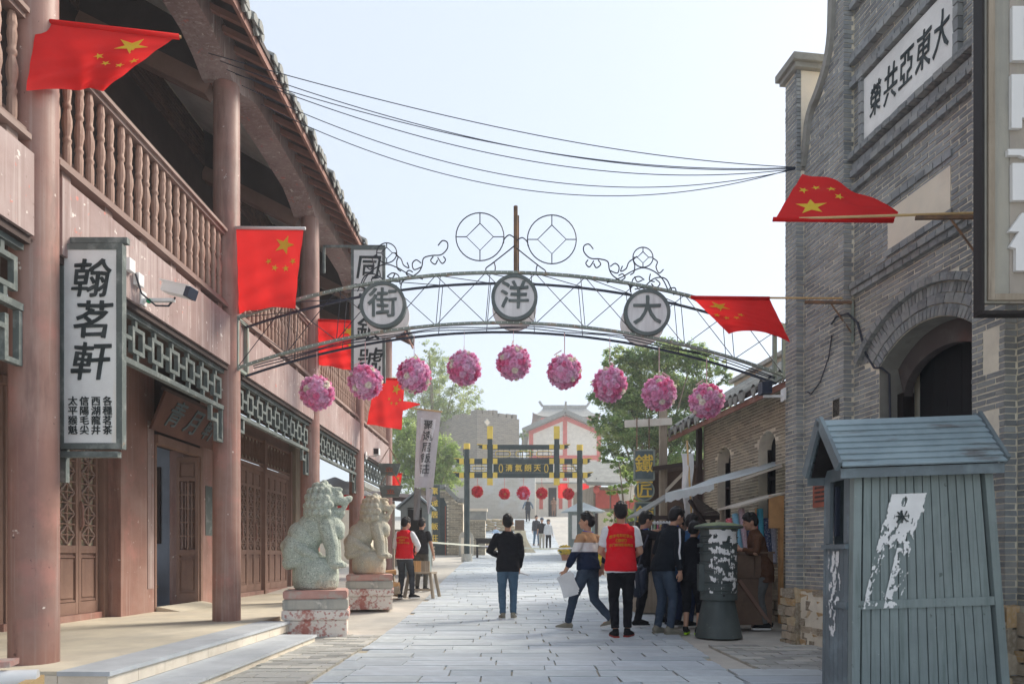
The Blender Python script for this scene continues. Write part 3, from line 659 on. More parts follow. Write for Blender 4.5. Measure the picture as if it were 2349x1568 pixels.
# arch rings
def ring(r0, r1, n, out, a_ext=0, dep=.12):
    a0 = math.asin(hs/Ra)+a_ext
    for i in range(n):
        a = -a0+(i+.5)*2*a0/n; rm = (r0+r1)/2; w = 2*a0*rm/n
        it.append(((xC+dep/2-out, tcr+rm*sin(a), zc+rm*cos(a)), (dep, w-.008, r1-r0-.008), Euler((-a, 0, 0))))
ring(Ra, Ra+.115, 30, .012); ring(Ra+.115, Ra+.215, 15, .02, .02); ring(Ra+.215, Ra+.315, 40, .012, .05); ring(Ra+.315, Ra+.395, 24, .065, .10)
pieces(RH, 'brick', it, M['brick'], 300, .035)
# mortar bodies behind the bricks (one box per plane, set 8 mm back)
b = MB(); e = .006
b.box2((xA+e, 9.0+e, .5), (xA+.45, 9.275, 7.33)); b.box2((xB+e, 8.15+e, .5), (xB+.4, 9.0, 6.0))
b.build('mortar_bed', M['mortar'], RH)
ts = [9.0-.01*i for i in range(86)]
pts = [(t, scroll(t)-.1) for t in ts if t >= 8.15+e]+[(8.15+e, 5.9), (9.0, 5.9)]
def tz(x): return Matrix(((0, 0, 1, x), (1, 0, 0, 0), (0, 1, 0, 0), (0, 0, 0, 1)))
MB().prism(pts, .35, tz(xB+e)).build('mortar_bed', M['mortar'], RH)
# C wall with the doorway cut out: outline polygon
na = 20; a0 = math.asin(hs/Ra); arc = [(tcr+Ra*sin(-a0+2*a0*i/na), zc+Ra*cos(-a0+2*a0*i/na)) for i in range(na+1)]
poly = [(6.2, .3), (tO0, .3)]+arc+[(tO1, .3), (8.16, .3), (8.16, 8.4), (6.2, 8.4)]
bm = bmesh.new(); me = bpy.data.meshes.new('mortar_bed')
vs = [bm.verts.new((xC+e, a, z)) for a, z in poly]; f = bm.faces.new(vs); ex = bmesh.ops.extrude_face_region(bm, geom=[f]); bmesh.ops.translate(bm, vec=(.4, 0, 0), verts=[v for v in ex['geom'] if isinstance(v, bmesh.types.BMVert)])
bmesh.ops.triangulate(bm, faces=bm.faces[:]); bmesh.ops.recalc_face_normals(bm, faces=bm.faces[:]); bm.to_mesh(me); bm.free(); me.materials.append(M['mortar']); obj('mortar_bed', me, RH)
MB().box2((xB+e, 5.89+e, .3), (xB+.35, 6.25-.002, 8.0)).build('mortar_bed', M['mortar'], RH); MB().box2((xD+e, 3.4, .3), (xD+.4, 5.895, 7.0)).build('mortar_bed', M['mortar'], RH)
MB().box2((.70, 3.4, .2), (6.5, 9.27, 6.4)).build('hall_body', M['mortar'], RH)
# niches
MB().box2((xB+.02, 5.95, 2.70), (xB+.03, 6.12, 3.08)).build('niche_panel', M['cream'], RH); MB().box2((xB+.02, 5.95, 1.93), (xB+.03, 6.12, 2.40)).build('niche_panel', M['cream'], RH)
# scroll coping and pier cap
sc = []
prev = None
for t0, t1 in zip([9.05, 9.0, 8.95, 8.92, 8.88, 8.84, 8.78, 8.70, 8.62, 8.54, 8.48, 8.43, 8.39, 8.365, 8.35], [9.0, 8.95, 8.92, 8.88, 8.84, 8.78, 8.70, 8.62, 8.54, 8.48, 8.43, 8.39, 8.365, 8.35, 8.342]):
    p, q = Vector((xB+.12, t0, scroll(t0))), Vector((xB+.12, t1, scroll(t1)))
    MB().bar(p, q+(q-p)*.08, .34, .09, up=(1, 0, 0) if False else (0, .7, .7)).build('coping_brick', M['brickplain'], RH)
cp = MB().box2((-.05, 8.93, 7.335), (.52, 9.33, 7.40)).build('pier_cap', M['brickplain'], RH); MB().box2((-.09, 8.89, 7.402), (.56, 9.37, 7.49)).build('cap_slab', M['brickplain'], cp)
MB().box2((.06, 8.988, 5.9), (.46, 9.0, 7.33)).build('pier_plaster', M['cream'], RH)
# plaque
pq = MB().box2((xC-.03, 6.56, 5.77), (xC+.05, 7.92, 6.50)).build('plaque', M['white'], RH, label='white plaque with a row of black brushed characters')
TXR = Matrix(((0, 0, -1, 0), (-1, 0, 0, 0), (0, 1, 0, 0), (0, 0, 0, 1)))   # lettering facing the street (-x), running from far to near
for i, ch in enumerate('榮共亞東大'):
    o = obj('lettering', textmesh(ch, .31 if i else .27, .006, .003, .07, M['ink'], i+3, slant=.15), pq); o.matrix_basis = Matrix.Translation((xC-.034, 7.72-.245*i, 6.12)) @ TXR @ Matrix.Diagonal((.72, 1.35, 1, 1))
MB().box2((xC-.004, 6.65, 4.41), (xC+.05, 7.55, 4.83)).build('blank_panel', M['cream'], RH)
# doorway: brick reveal lining
rv = MB(); pr_ = [(tO1-.004, .3), (tO1-.004, spr)]+[(tcr+(Ra-.004)*sin(a), zc+(Ra-.004)*cos(a)) for a in [math.asin(hs/Ra)*(1-2*i/24) for i in range(25)]]+[(tO0+.004, spr), (tO0+.004, .3)]
for (ta, za_), (tb, zb_) in zip(pr_, pr_[1:]): rv._add([(xC+.003, ta, za_), (.66, ta, za_), (.66, tb, zb_), (xC+.003, tb, zb_)], [(0, 1, 2, 3)])
rv.build('doorway_reveal', M['brickplain'], RH)
dw = MB(); na = 16
def arcseg(r): a = math.asin(min(.999, hs/Ra)); return [(tcr+(r)*sin(-a+2*a*i/na), zc+r*cos(-a+2*a*i/na)) for i in range(na+1)]
oa = arcseg(Ra-.004); ia = [(tcr+(hs-.10)*cos(pi-pi*i/na), 2.86+.38*sin(pi*i/na)) for i in range(na+1)]
bm = bmesh.new(); me = bpy.data.meshes.new('arched_door_head')
o1 = [bm.verts.new((.46, a, z)) for a, z in oa]; i1 = [bm.verts.new((.46, a, z)) for a, z in ia]; o2 = [bm.verts.new((.56, a, z)) for a, z in oa]; i2 = [bm.verts.new((.56, a, z)) for a, z in ia]
for k in range(na): bm.faces.new((o1[k], o1[k+1], i1[k+1], i1[k])); bm.faces.new((i1[k], i1[k+1], i2[k+1], i2[k]))
bm.to_mesh(me); bm.free(); me.materials.append(mat('grey_worn_door_head', (.10, .085, .082), [((.17, .085, .065), 2, .56, .7, .6), ((.19, .175, .17), 3, .5, .7, .5)], rough=.8)); obj('arched_door_head', me, RH)
MB().box2((.45, tO1-.1, .3), (.58, tO1-.004, 2.9)).build('door_post', M['doordark'], RH); MB().box2((.45, tO0+.004, .3), (.58, tO0+.1, 2.9)).build('door_post', M['doordark'], RH)
t = tO0+.1
while t < tO1-.12: MB().box2((.66, t, .3), (.70, t+.196, 3.44)).build('doorway_shade_plank', M['black'], RH); t += .2  # near-black colour stands in for the shade inside the open doorway
# rubble base stones
it = []; rg = random.Random(21)
MB().box2((xB+.006, 8.24, 2.77), (xB+.01, 8.38, 2.98)).build('niche_panel', M['black'], RH)  # near-black panel paints in the dark of the recess
def stones(x, t0, t1, cam=None):
    z = -.05
    while z < BZ-.04:
        h = min(rg.uniform(.08, .15), BZ-z); t = t0
        while t < t1-.03:
            L = rg.uniform(.09, .24); b = min(t+L, t1)
            if t1-b < .07: b = t1
            it.append(((x+.03+rg.uniform(-.02, .01), (t+b)/2, z+h/2), (.12, b-t-.008, h-.01), Euler((rg.uniform(-.06, .06), rg.uniform(-.05, .05), rg.uniform(-.04, .04))))); t = b
        z += h
stones(xA-.04, 8.96, 9.28); stones(xB-.04, 8.12, 8.96); stones(xC-.04, 7.72, 8.12); stones(xB-.04, 5.85, 6.28); stones(xD-.04, 4.0, 5.85)
for t, x0, x1 in ((8.97, -.04, .08), (8.13, .07, .2), (5.86, .07, .2)):
    z = -.05
    while z < BZ-.05: h = rg.uniform(.12, .22); it.append((((x0+x1)/2, t+.02, z+h/2), (x1-x0, .09, min(h, BZ-z)-.01), Euler((rg.uniform(-.05, .05), 0, rg.uniform(-.05, .05))))); z += h
pieces(RH, 'base_stone', it, M['rubble'], 290, .15, shades=((.6, .58, .55), (.78, .72, .62), (.95, .92, .88), (1.05, 1, .95), (1.2, 1.1, .9), (1.1, .85, .55)))
MB().box2((.03, 8.2, 0), (.5, 9.26, BZ-.02)).build('mortar_bed', M['mortar'], RH)
# downpipe cable on the facade
cb = MB(); cb.tube([(xB-.01, 8.9, 3.2), (xB-.02, 8.8, 3.15), (xB-.02, 8.6, 3.25), (xB-.02, 8.42, 3.5), (xB-.015, 8.36, 3.75)], .008, 6); cb.build('loose_cable', M['wire'], RH)
cb = MB(); cb.tube([(xB-.02, 8.36, 3.88), (xB-.03, 8.25, 3.93), (xB+.02, 8.1, 3.92), (xC-.02, 8.05, 3.8), (xC-.02, 7.9, 3.4), (xC-.02, 7.75, 3.2), (xC, 7.66, 3.18), (.3, 7.62, 3.1), (.3, 7.6, 2.4)], .012, 6); cb.build('conduit', M['wire'], RH)
# red notice board
nb = thing('notice_board', 'small faded red notice board with dark lettering rows on the grey brick wall', 'notice board', Rw(xB-.04, 8.58, 1.72), RA)
MB().box2((0, -.15, 0), (.025, .15, .82)).build('board', M['redboard'], nb)
for i in range(13):
    b = MB(); y = -.12; rg = random.Random(i)
    while y < .11: w = rg.uniform(.012, .02); b.box2((-.003, y, .06+i*.055), (0, y+w, .085+i*.055)); y += .026
    b.build('lettering_row', M['ink'], nb, kind='stuff')
# ================================================================ low brick house with arched windows
LB = thing('brick_house', 'low olive-grey brick house with two arched windows and tiled eaves beyond the brick hall', 'building', (4.78, 0, 0), RA)
x0 = 1.10; wins = [(13.62, .30), (11.90, .30)]; sill, wspr, wtop = 1.72, 2.98, 3.26
def skipw(t, z, hw=0):
    for tc, w in wins:
        if z >= wspr and ((t-tc)/(w+.03+hw*.3))**2+((z-wspr)/(wtop-wspr+.03))**2 < 1.0: return True
    return False
it = []; facet(it, x0, 9.3, 14.6, .75, 3.95, skipw, holes=[(tc-w, tc+w, sill-.05, wspr) for tc, w in wins], seed=15, L=.21, h=.056); camface(it, 14.55, x0, x0+.06, .75, 3.9)
pieces(LB, 'brick', it, M['brick2'], 300, .035)
poly = [(9.3, .5), (14.6, .5), (14.6, 3.95)]
bm = bmesh.new(); me = bpy.data.meshes.new('mortar_bed')
# wall panels around windows: simple strips between and over the openings
b = MB(); e = .006; segs = [(9.3, 11.6), (12.2, 13.32), (13.92, 14.6)]
bm.free()
for a, c in segs: b.box2((x0+e, a, .5), (x0+.3, c, 3.95))
for tc, w in wins:
    b.box2((x0+e, tc-w, .5), (x0+.3, tc+w, sill-.05)); na = 12
    top = [(tc+w*cos(pi-pi*i/na), wspr+(wtop-wspr)*sin(pi*i/na)) for i in range(na+1)]
    for (a, za), (c, zb) in zip(top, top[1:]): b._add([(x0+e, a, za), (x0+e, c, zb), (x0+e, c, 3.95), (x0+e, a, 3.95), (x0+.3, a, za), (x0+.3, c, zb), (x0+.3, c, 3.95), (x0+.3, a, 3.95)], [(0, 1, 2, 3), (0, 4, 5, 1)])
b.build('wall', M['brick2'] if False else M['mortar'], LB)
MB().box2((x0+.3, 9.3, .3), (4.2, 14.55, 3.7)).build('house_body', M['mortar'], LB)
for tc, w in wins:
    na = 12; top = [(tc+(w-.002)*cos(pi*i/na), wspr+(wtop-wspr-.002)*sin(pi*i/na)) for i in range(na+1)]
    wi = MB().prism([(tc-w+.002, sill), (tc+w-.002, sill)]+top, .02, tz(x0+.24)).build('window', M['black'], LB)
    f = MB(); 
    f.box2((x0+.17, tc-w+.002, sill), (x0+.22, tc-w+.05, wspr)); f.box2((x0+.17, tc+w-.05, sill), (x0+.22, tc+w-.002, wspr)); f.box2((x0+.17, tc-.02, sill), (x0+.22, tc+.02, wtop-.03)); f.box2((x0+.165, tc-w+.05, 2.45), (x0+.22, tc-.02, 2.5)); f.box2((x0+.165, tc+.02, 2.45), (x0+.22, tc+w-.05, 2.5))
    f.build('window_frame', M['doordark'], wi); MB().box2((x0-.03, tc-w-.05, sill-.07), (x0+.2, tc+w+.05, sill-.005)).build('window_sill', M['doordark'], wi)
it = []; rg = random.Random(31); BZ0 = BZ; BZ = .76; stones(x0-.03, 9.3, 14.6); BZ = BZ0
pieces(LB, 'base_stone', it, M['brick2'], 120, .09)
# eaves and roof
b = MB(); slope(b, .55, 3.72, 2.1, 4.75, 9.32, 15.3, .06); rf = b.build('roof', M['darkwood'], LB)
b = MB(); b.box2((.58, 9.32, 3.62), (.62, 15.3, 3.715)); b.build('fascia', M['fascia'], rf)
ct = MB(); n = 8
for j, (t0, t1) in enumerate(((0, .36), (.32, .74), (.70, 1.12), (1.08, 1.5))):
    rr = .07
    for i in range(n):
        a0, a1 = pi*i/n, pi*(i+1)/n; vs = []
        for t in (t0, t1):
            for a in (a0, a1): vs.append((.5+t*1.03, cos(a)*rr, 3.79+t*.685+sin(a)*rr-.012*j+.02*(t == t0)))
        ct._add(vs, [(0, 2, 3, 1)])
pt = [(-.07, .03), (.07, .03), (.065, -.03), (.04, -.09), (0, -.14), (-.04, -.09), (-.065, -.03)]
ct.prism(pt, .02, Matrix(((0, 0, 1, .5), (1, 0, 0, 0), (0, 1, 0, 3.80), (0, 0, 0, 1))))
pan = MB(); pan.box2((-.01, -.05, 0), (0, .05, .01))
tm2 = ct.mesh('eave_tile', M['rooftile'], smooth=40); t = 9.4; rg = random.Random(9)
while t < 15.3:
    obj('eave_tile', tm2, rf, loc=(rg.uniform(-.02, .02), t, rg.uniform(-.012, .012)), rot=(rg.uniform(-.05, .05), 0, rg.uniform(-.03, .03))); t += .165
MB().box2((2.05, 9.3, 4.6), (2.3, 15.2, 4.92)).build('ridge_wall', M['cream'], rf)
t = 9.3
while t < 15.2: MB().box2((1.96, t, 4.92), (2.4, t+.49, 5.0)).build('ridge_cap', M['pedgrey'], rf); t += .5
t = 9.3; rg = random.Random(10)
while t < 15.2: MB().sph((2.2, t, 5.02), (.1, .06, .09), 8, 5).build('ridge_tile', M['rooftile'], rf, smooth=True); t += .17
b = MB()
for i in range(160):
    t = rg.uniform(9.4, 13.2); h = rg.uniform(.05, .16); b.bar((2.2+rg.uniform(-.1, .1), t, 5.04), (2.2+rg.uniform(-.12, .12), t+rg.uniform(-.05, .05), 5.06+h), .012, .004)
b.build('roof_weeds', mat('dry_green_weeds', (.2, .24, .12)), rf, kind='stuff')
MB().box((1.0, 14.6, 2.2), (.1, .1, 3.2)).build('corner_post', M['darkwood'], LB)
# ================================================================ iron street arch
AY = 9.38
SA = thing('street_arch', 'iron lattice arch with coin scrollwork and three round character boards spanning the street', 'archway', (0, AY, 0))
AXL, AXR = -3.70, 3.66; am = (AXL+AXR)/2; ah = (AXR-AXL)/2
def chord(x, top): # height of the chord axis
    u = (x-am)/ah; return (4.93 if top else 4.255)-.66*u*u-(.05*u if True else 0)
def pl(top, dy, dz, n=28): return [Vector((lerp(AXL, AXR, i/n), dy, chord(lerp(AXL, AXR, i/n), top)+dz)) for i in range(n+1)]
for top in (1, 0):
    for dy, dz, nm, w, h in ((0, 0, 'front_chord', .045, .034), (.30, -.03, 'back_chord', .03, .026)):
        b = MB(); q = pl(top, dy, dz)
        for a, c in zip(q, q[1:]): b.bar(a, c+(c-a)*.02, w, h, up=(0, 0, 1))
        b.build(nm, M['steel'] if dy == 0 else M['steeldark'], SA)
    # perforation studs
    b = MB()
    for i in range(90):
        x = lerp(AXL, AXR, (i+.5)/90); b.box((x, -.026, chord(x, top)), (.009, .006, .014))
    b.build('bolt_row', M['cctv'], SA, kind='stuff')
for k, x in enumerate((AXL, AXR)):
    for dy in (0, .34):
        MB().bar((x, dy, chord(x, 0)-.03), (x, dy, chord(x, 1)+.02), .05).build('end_post', M['steel'], SA)
    MB().bar((x, 0, chord(x, 0)), (x, .34, chord(x, 0)), .04).build('end_tie', M['steel'], SA); MB().bar((x, 0, chord(x, 1)), (x, .34, chord(x, 1)), .04).build('end_tie', M['steel'], SA)
n = 10; xs = [lerp(AXL, AXR, (i+.5)/(n+.0)) for i in range(n)]
ND = [AXL+(AXR-AXL)*i/11 for i in range(12)]
for i, x in enumerate(ND):
    if i in (0, 11): continue
    for dy in (0, .34):
        b = MB(); b.tube([(x+(.06 if i < 6 else -.06), dy, chord(x, 1)), (x, dy, chord(x, 0))], .0055, 5); b.build('hanger', M['wire'], SA)
for i in range(11):
    a, c = ND[i], ND[i+1]
    for p, q in (((a, 1), (c, 0)), ((a, 0), (c, 1))):
        b = MB(); b.tube([(p[0], 0, chord(*p)), (q[0], 0, chord(*q))], .0055, 5); b.build('brace', M['wire'], SA)
    b = MB(); b.tube([(a, 0, chord(a, 1)), (c, .34, chord(c, 1))], .006, 5); b.build('cross_tie', M['wire'], SA)
b = MB(); rg = random.Random(4)
for s in range(2): b.tube([(x, .05+.02*s, chord(x, 0)-.035-.02*s+.012*sin(x*5+s)) for x in [lerp(AXL+.2, AXR-.1, i/40) for i in range(41)]], .008, 5)
b.build('electric_cable', M['steeldark'], SA)
MB().cyl((.05, .02, 4.9), (.05, .02, 5.83), .028, n=10).build('mast', M['rust'], SA, smooth=40); MB().cyl((.085, .05, 4.9), (.085, .05, 5.72), .012, n=8).build('mast_rod', M['rust'], SA)
def A(x, y): p = P(x, y, AY); return Vector((p.x, 0, p.z))
def circ(cx, cy, r, dm, name='coin_ring'):
    c = A(cx, cy); rr = r*AY/F
    o = MB(); o.tube([c+Vector((cos(2*pi*i/32)*rr, 0, sin(2*pi*i/32)*rr)) for i in range(33)], .008, 5); o = o.build(name, M['wire'], SA)
    k = dm*AY/F; dd = [Vector((0, 0, k)), Vector((k, 0, 0)), Vector((0, 0, -k)), Vector((-k, 0, 0))]; d = MB(); d.tube([c+v for v in dd+[dd[0]]], .007, 5); d.build('coin_square', M['wire'], o)
    for v in dd: t = MB(); t.tube([c+v, c+v.normalized()*rr], .007, 4); t.build('coin_spoke', M['wire'], o)
circ(1101, 543, 55, 31); circ(1266, 549, 56, 33); circ(1475, 590, 23, 13); circ(887, 580, 23, 13)
def scr(pts, n=8):
    "smooth wire through photo points"
    v = [A(*p) for p in pts]; out = []
    for i in range(len(v)-1):
        p0, p1, p2, p3 = v[max(i-1, 0)], v[i], v[i+1], v[min(i+2, len(v)-1)]
        for k in range(n):
            t = k/n; out.append(.5*((2*p1)+(p2-p0)*t+(2*p0-5*p1+4*p2-p3)*t*t+(3*p1-p0-3*p2+p3)*t**3))
    out.append(v[-1]); b = MB(); b.tube(out, .0085, 5); b.build('scroll', M['wire'], SA)
def mirror(pts, c=1183): return [(2*c-x, y+6) for x, y in pts]
S1 = [(1181, 597-24), (1165, 645-58), (1130, 615), (1115, 606), (1118, 625)]
for S in ([(1182, 562), (1160, 580), (1128, 605), (1115, 615), (1116, 624)], [(1155, 558), (1157, 548), (1168, 539), (1180, 545)], [(1133, 600), (1136, 612), (1135, 625)],
          [(1005, 563), (1015, 552), (1026, 556), (1026, 570), (1012, 584), (990, 586), (972, 592), (968, 610), (960, 624), (942, 636), (925, 644), (920, 655), (920, 662)],
          [(994, 588), (988, 598), (998, 606), (1004, 596)], [(1004, 590), (1014, 604), (1022, 596), (1017, 588)], [(967, 612), (950, 618), (946, 604), (955, 596), (966, 603)], [(942, 636), (932, 628), (938, 620), (947, 624)],
          [(918, 652), (914, 632), (900, 626), (888, 634)], [(910, 655), (890, 650), (868, 632), (850, 628), (836, 634), (826, 655), (820, 668)], [(862, 632), (852, 642), (862, 652), (872, 642)], [(905, 580), (913, 588), (910, 600), (912, 616), (920, 622)]):
    scr(S); scr(mirror(S) if S[0][0] > 1100 else [(2366-x, y+8) for x, y in S])
for S in ([(1392, 648), (1425, 636), (1450, 622), (1475, 614), (1500, 622), (1520, 640), (1532, 664)], [(1498, 592), (1508, 600), (1505, 612), (1512, 626), (1522, 618)], [(1452, 594), (1442, 602), (1436, 616), (1424, 622), (1428, 610)], [(1456, 634), (1462, 646), (1474, 642)], [(1492, 628), (1490, 642), (1502, 646)], [(1534, 662), (1548, 660), (1552, 672)]):
    scr(S); scr([(2362-x, y-8) for x, y in S])
# round boards
for ch, cx, cy in (('街', 880, 702), ('洋', 1180, 685), ('大', 1483, 719)):
    c = A(cx, cy); r = .305
    dk = MB()
    for i in range(9):
        xa, xb = -r+2*r*i/9, -r+2*r*(i+1)/9; za, zb = sqrt(max(0, r*r-xa*xa)), sqrt(max(0, r*r-xb*xb))
    o = thing_part = MB(); o.cyl((0, -.05, 0), (0, .01, 0), r, n=40); o = o.build('round_board', M['discwood'], SA, loc=c)
    rim = MB(); pts = [(cos(2*pi*i/40), sin(2*pi*i/40)) for i in range(41)]
    for (a, b2), (a2, b3) in zip(pts, pts[1:]): rim._add([(a*r*.87, -.065, b2*r*.87), (a2*r*.87, -.065, b3*r*.87), (a2*r*1.02, -.065, b3*r*1.02), (a*r*1.02, -.065, b2*r*1.02), (a*r*.87, .0, b2*r*.87), (a2*r*.87, .0, b3*r*.87), (a2*r*1.02, .02, b3*r*1.02), (a*r*1.02, .02, b2*r*1.02)], [(0, 1, 2, 3), (3, 2, 6, 7), (0, 4, 5, 1)])
    rim.build('rim', M['discrim'], o)
    t = textmesh(ch, .40, .016, .004, .05, M['discrim'], ord(ch) % 7); obj('lettering', t, o, loc=(0, -.056, 0), rot=FACE_CAM)
    MB().cyl((.0, .28, -.03), (0, .33, -.03), r, n=36).build('back_board', M['discwood'], SA, loc=c)
# ================================================================ flower balls
def flower_ball(seed, pal, nfl=95, petals=16):
    rg = random.Random(seed); b = MB()
    for i in range(nfl):
        z = 1-2*(i+.5)/nfl; a = i*2.399963+rg.uniform(-.12, .12); q = sqrt(max(0, 1-z*z)); n = Vector((q*cos(a), q*sin(a), z))
        u = n.orthogonal().normalized(); v = n.cross(u); pal_i = rg.random(); base = pal[0] if pal_i < .45 else (pal[1] if pal_i < .78 else (pal[2] if pal_i < .92 else pal[3]))
        c = n*(.84+rg.uniform(-.03, .03)); R0 = rg.uniform(.17, .225)
        for ringi, (m, rr, lift) in enumerate(((7, 1.0, .03), (6, .72, .10), (5, .45, .155), (3, .22, .19))):
            for k in range(m):
                t = 2*pi*(k+rg.uniform(-.25, .25))/m+ringi*.5; d = u*cos(t)+v*sin(t); sd = n.cross(d); w = R0*rr*rg.uniform(.55, .8); L = R0*rr*rg.uniform(.9, 1.15)
                sh = rg.uniform(.8, 1.15)*(1.0 if ringi < 2 else .95); b.col = tuple(min(1, x*sh) for x in base)
                p0 = c+n*(lift*.35); p1 = c+d*L*.6+n*(lift+.02); p2 = c+d*L+n*(lift+rg.uniform(-.02, .06))
                b._add([p0-sd*w*.25, p0+sd*w*.25, p1+sd*w, p1-sd*w, p2+sd*w*.7+n*rg.uniform(-.02, .03), p2-sd*w*.7+n*rg.uniform(-.02, .03)], [(0, 1, 2, 3), (3, 2, 4, 5)])
    b.col = tuple(x*.8 for x in pal[1]); b.sph((0, 0, 0), .82, 18, 12)
    return b
PAL = [(1, .50, .75), (1, .66, .86), (1, .32, .58), (1, .93, .84)]
bm1 = [flower_ball(s, PAL).mesh('flowers', M['pink']) for s in (1, 2, 3)]
OR = ['first', 'second', 'third', 'fourth', 'middle', 'sixth', 'seventh', 'eighth', 'last']
for i, (x, y) in enumerate([(727, 901), (838, 876), (950, 862), (1065, 844), (1178, 832), (1295, 852), (1399, 881), (1512, 902), (1621, 919)]):
    c = P(x, y, AY+.17); r = .232
    lab = 'pink flower ball hanging under the iron arch, %s' % ('leftmost of the nine' if i == 0 else 'rightmost of the nine' if i == 8 else 'right below the middle round board' if i == 4 else OR[i]+' from the left')
    t = thing('flower_ball', lab, 'flower ball', c, R.uniform(0, 6), 'pink flower balls under the arch')
    obj('flowers', bm1[i % 3], t, rot=(R.uniform(0, 6), R.uniform(0, 6), 0), sc=r)
    top = chord(c.x, 0)-c.z-.03
    MB().box((0, 0, (r*.9+top)/2), (.012, .004, top-r*.9)).build('ribbon', M['ribbon'], t); MB().box((.06, 0, r+.03), (.13, .01, .014), Matrix.Rotation(-.6, 4, 'Y')).build('bow', M['ribbon'], t)
# ================================================================ flags
def starpts(n=5): return [(cos(pi/2+2*pi*k/10)*(1 if k % 2 == 0 else .382), sin(pi/2+2*pi*k/10)*(1 if k % 2 == 0 else .382)) for k in range(10)]
def flag(label, T0, R0, T1, R1, root, belly=(0, 0, 0), wave=.03, waves=2.2, edge=0, sleeve=True, poler=.012, ph=0, tip=None, fly=.8):
    "T/R: tip side and root side of the pole; 0 at the pole, 1 at the free edge"
    f = thing('national_flag', label, 'flag', root, group='red five-star flags'); o0 = Vector(root)
    T0, R0, T1, R1 = [Vector(p)-o0 for p in (T0, R0, T1, R1)]
    nrm = ((R0-T0).cross(T1-T0)).normalized()
    def S(b_, a_):   # b along hoist from tip to root, a along fly
        p = (T0*(1-b_)+R0*b_)*(1-a_)+(T1*(1-b_)+R1*b_)*a_
        p = p+Vector(belly)*(4*b_*(1-b_))*a_**1.3
        p = p+nrm*wave*(sin(waves*2*pi*(b_*.9+.25*a_)+ph)+.5*sin(waves*3.7*(a_*1.3-b_*.4)*2+ph*2))*(a_**.7)
        p = p+(T1-T0).normalized()*edge*sin(pi*b_)*a_+nrm*.35*wave*noise.noise(Vector((b_*6+ph, a_*5, ph)))*min(1, a_*3)+nrm*.25*wave*sin(17*(b_+.35*a_)+ph*3)*a_*(1-.5*b_)
        return p
    MB().grid(S, 44, 36).build('cloth', M['red'], f, smooth=True)
    def star(ca, cb, r, rotdir):
        e1, e2 = R0-T0, T1-T0; 
        for side in (1, -1):
            b = MB(); pts = starpts(); vs = []
            ang = atan2(rotdir[1], rotdir[0])-pi/2
            def mp(px, py):
                qx = px*cos(ang)-py*sin(ang); qy = px*sin(ang)+py*cos(ang)
                return S(min(max(cb+r*qy/20, 0), 1), min(max((ca+r*qx/30)/fly, 0.0), 1))+nrm*side*.004
            # fan subdivided so that it follows the cloth
            vs = [mp(0, 0)]+[mp(px*.5, py*.5) for px, py in pts]+[mp(px, py) for px, py in pts]; fs = []
            for k in range(10): k2 = (k+1) % 10; fs += [(0, 1+k, 1+k2), (1+k, 11+k, 11+k2, 1+k2)]
            b._add(vs, fs); b.build('star', M['yellow'], f)
    star(5/30, 5/20, 3, (0, -1))
    for a, c in ((10, 2), (12, 4), (12, 7), (10, 9)):
        star(a/30, c/20, 1.05, (5-a, 5-c))
    if sleeve: MB().cyl(T0+(T0-R0)*.02, R0, .022, n=8).build('sleeve', M['whitecloth'] if sleeve == 'w' else M['red'], f, smooth=True)
    MB().cyl((0, 0, 0), tip-o0 if tip is not None else T0+(T0-R0).normalized()*.04, poler, n=8).build('pole', M['bamboo'], f)
    return f
# A: upper left, by the near column
flag('red five-star flag blowing at the top left corner in front of the balcony', P(405, 84, 6.0), P(88, 48, 5.62), P(236, 206, 5.9), P(58, 205, 5.35), P(60, 45, 5.6), belly=(0, .15, .10), wave=.03, ph=1, tip=P(416, 85, 6.02), fly=.72)
# B: below the second column
flag('red five-star flag hanging straight with white sleeve above the left end of the arch', P(697, 524, 9.2), P(534, 522, 9.35), P(676, 706, 9.2), P(540, 722, 9.45), P(515, 521, 9.41), belly=(0, -.1, .0), wave=.022, waves=2.4, sleeve='w', tip=P(700, 524, 9.2))
# C: third
flag('red five-star flag hanging behind the arch under the second storey railing', P(833, 738, 13.0), P(718, 733, 13.1), P(822, 853, 13.0), P(706, 830, 13.1), P(700, 733, 13.13), wave=.04, waves=2.6, ph=2)
# D: fourth
flag('red five-star flag hanging beside the leftmost pink flower balls, farthest down the timber house', P(928, 869, 16.7), P(862, 868, 16.8), P(921, 985, 16.7), P(840, 972, 16.8), P(850, 868, 16.85), wave=.03, waves=2.0, ph=3)
pe = thing('red_pennant', 'small red pennant tip blowing out to the right behind the hanging flag', 'pennant', P(910, 930, 18.5))
MB().grid(lambda u, v: Vector((u*.62, .05*sin(u*6), (v-.5)*.34*(1-u*.9)+.03*u)), 14, 6).build('cloth', M['red'], pe, smooth=True); MB().cyl((-.35, 0, .1), (.02, 0, .1), .012, n=6).build('pole', M['bamboo'], pe)
# E: far small flag
flag('small red five-star flag hanging low beyond the second stone lion', P(922, 1086, 21.5), P(893, 1086, 21.7), P(914, 1140, 21.5), P(896, 1136, 21.7), P(888, 1086, 21.8), wave=.03, ph=4)
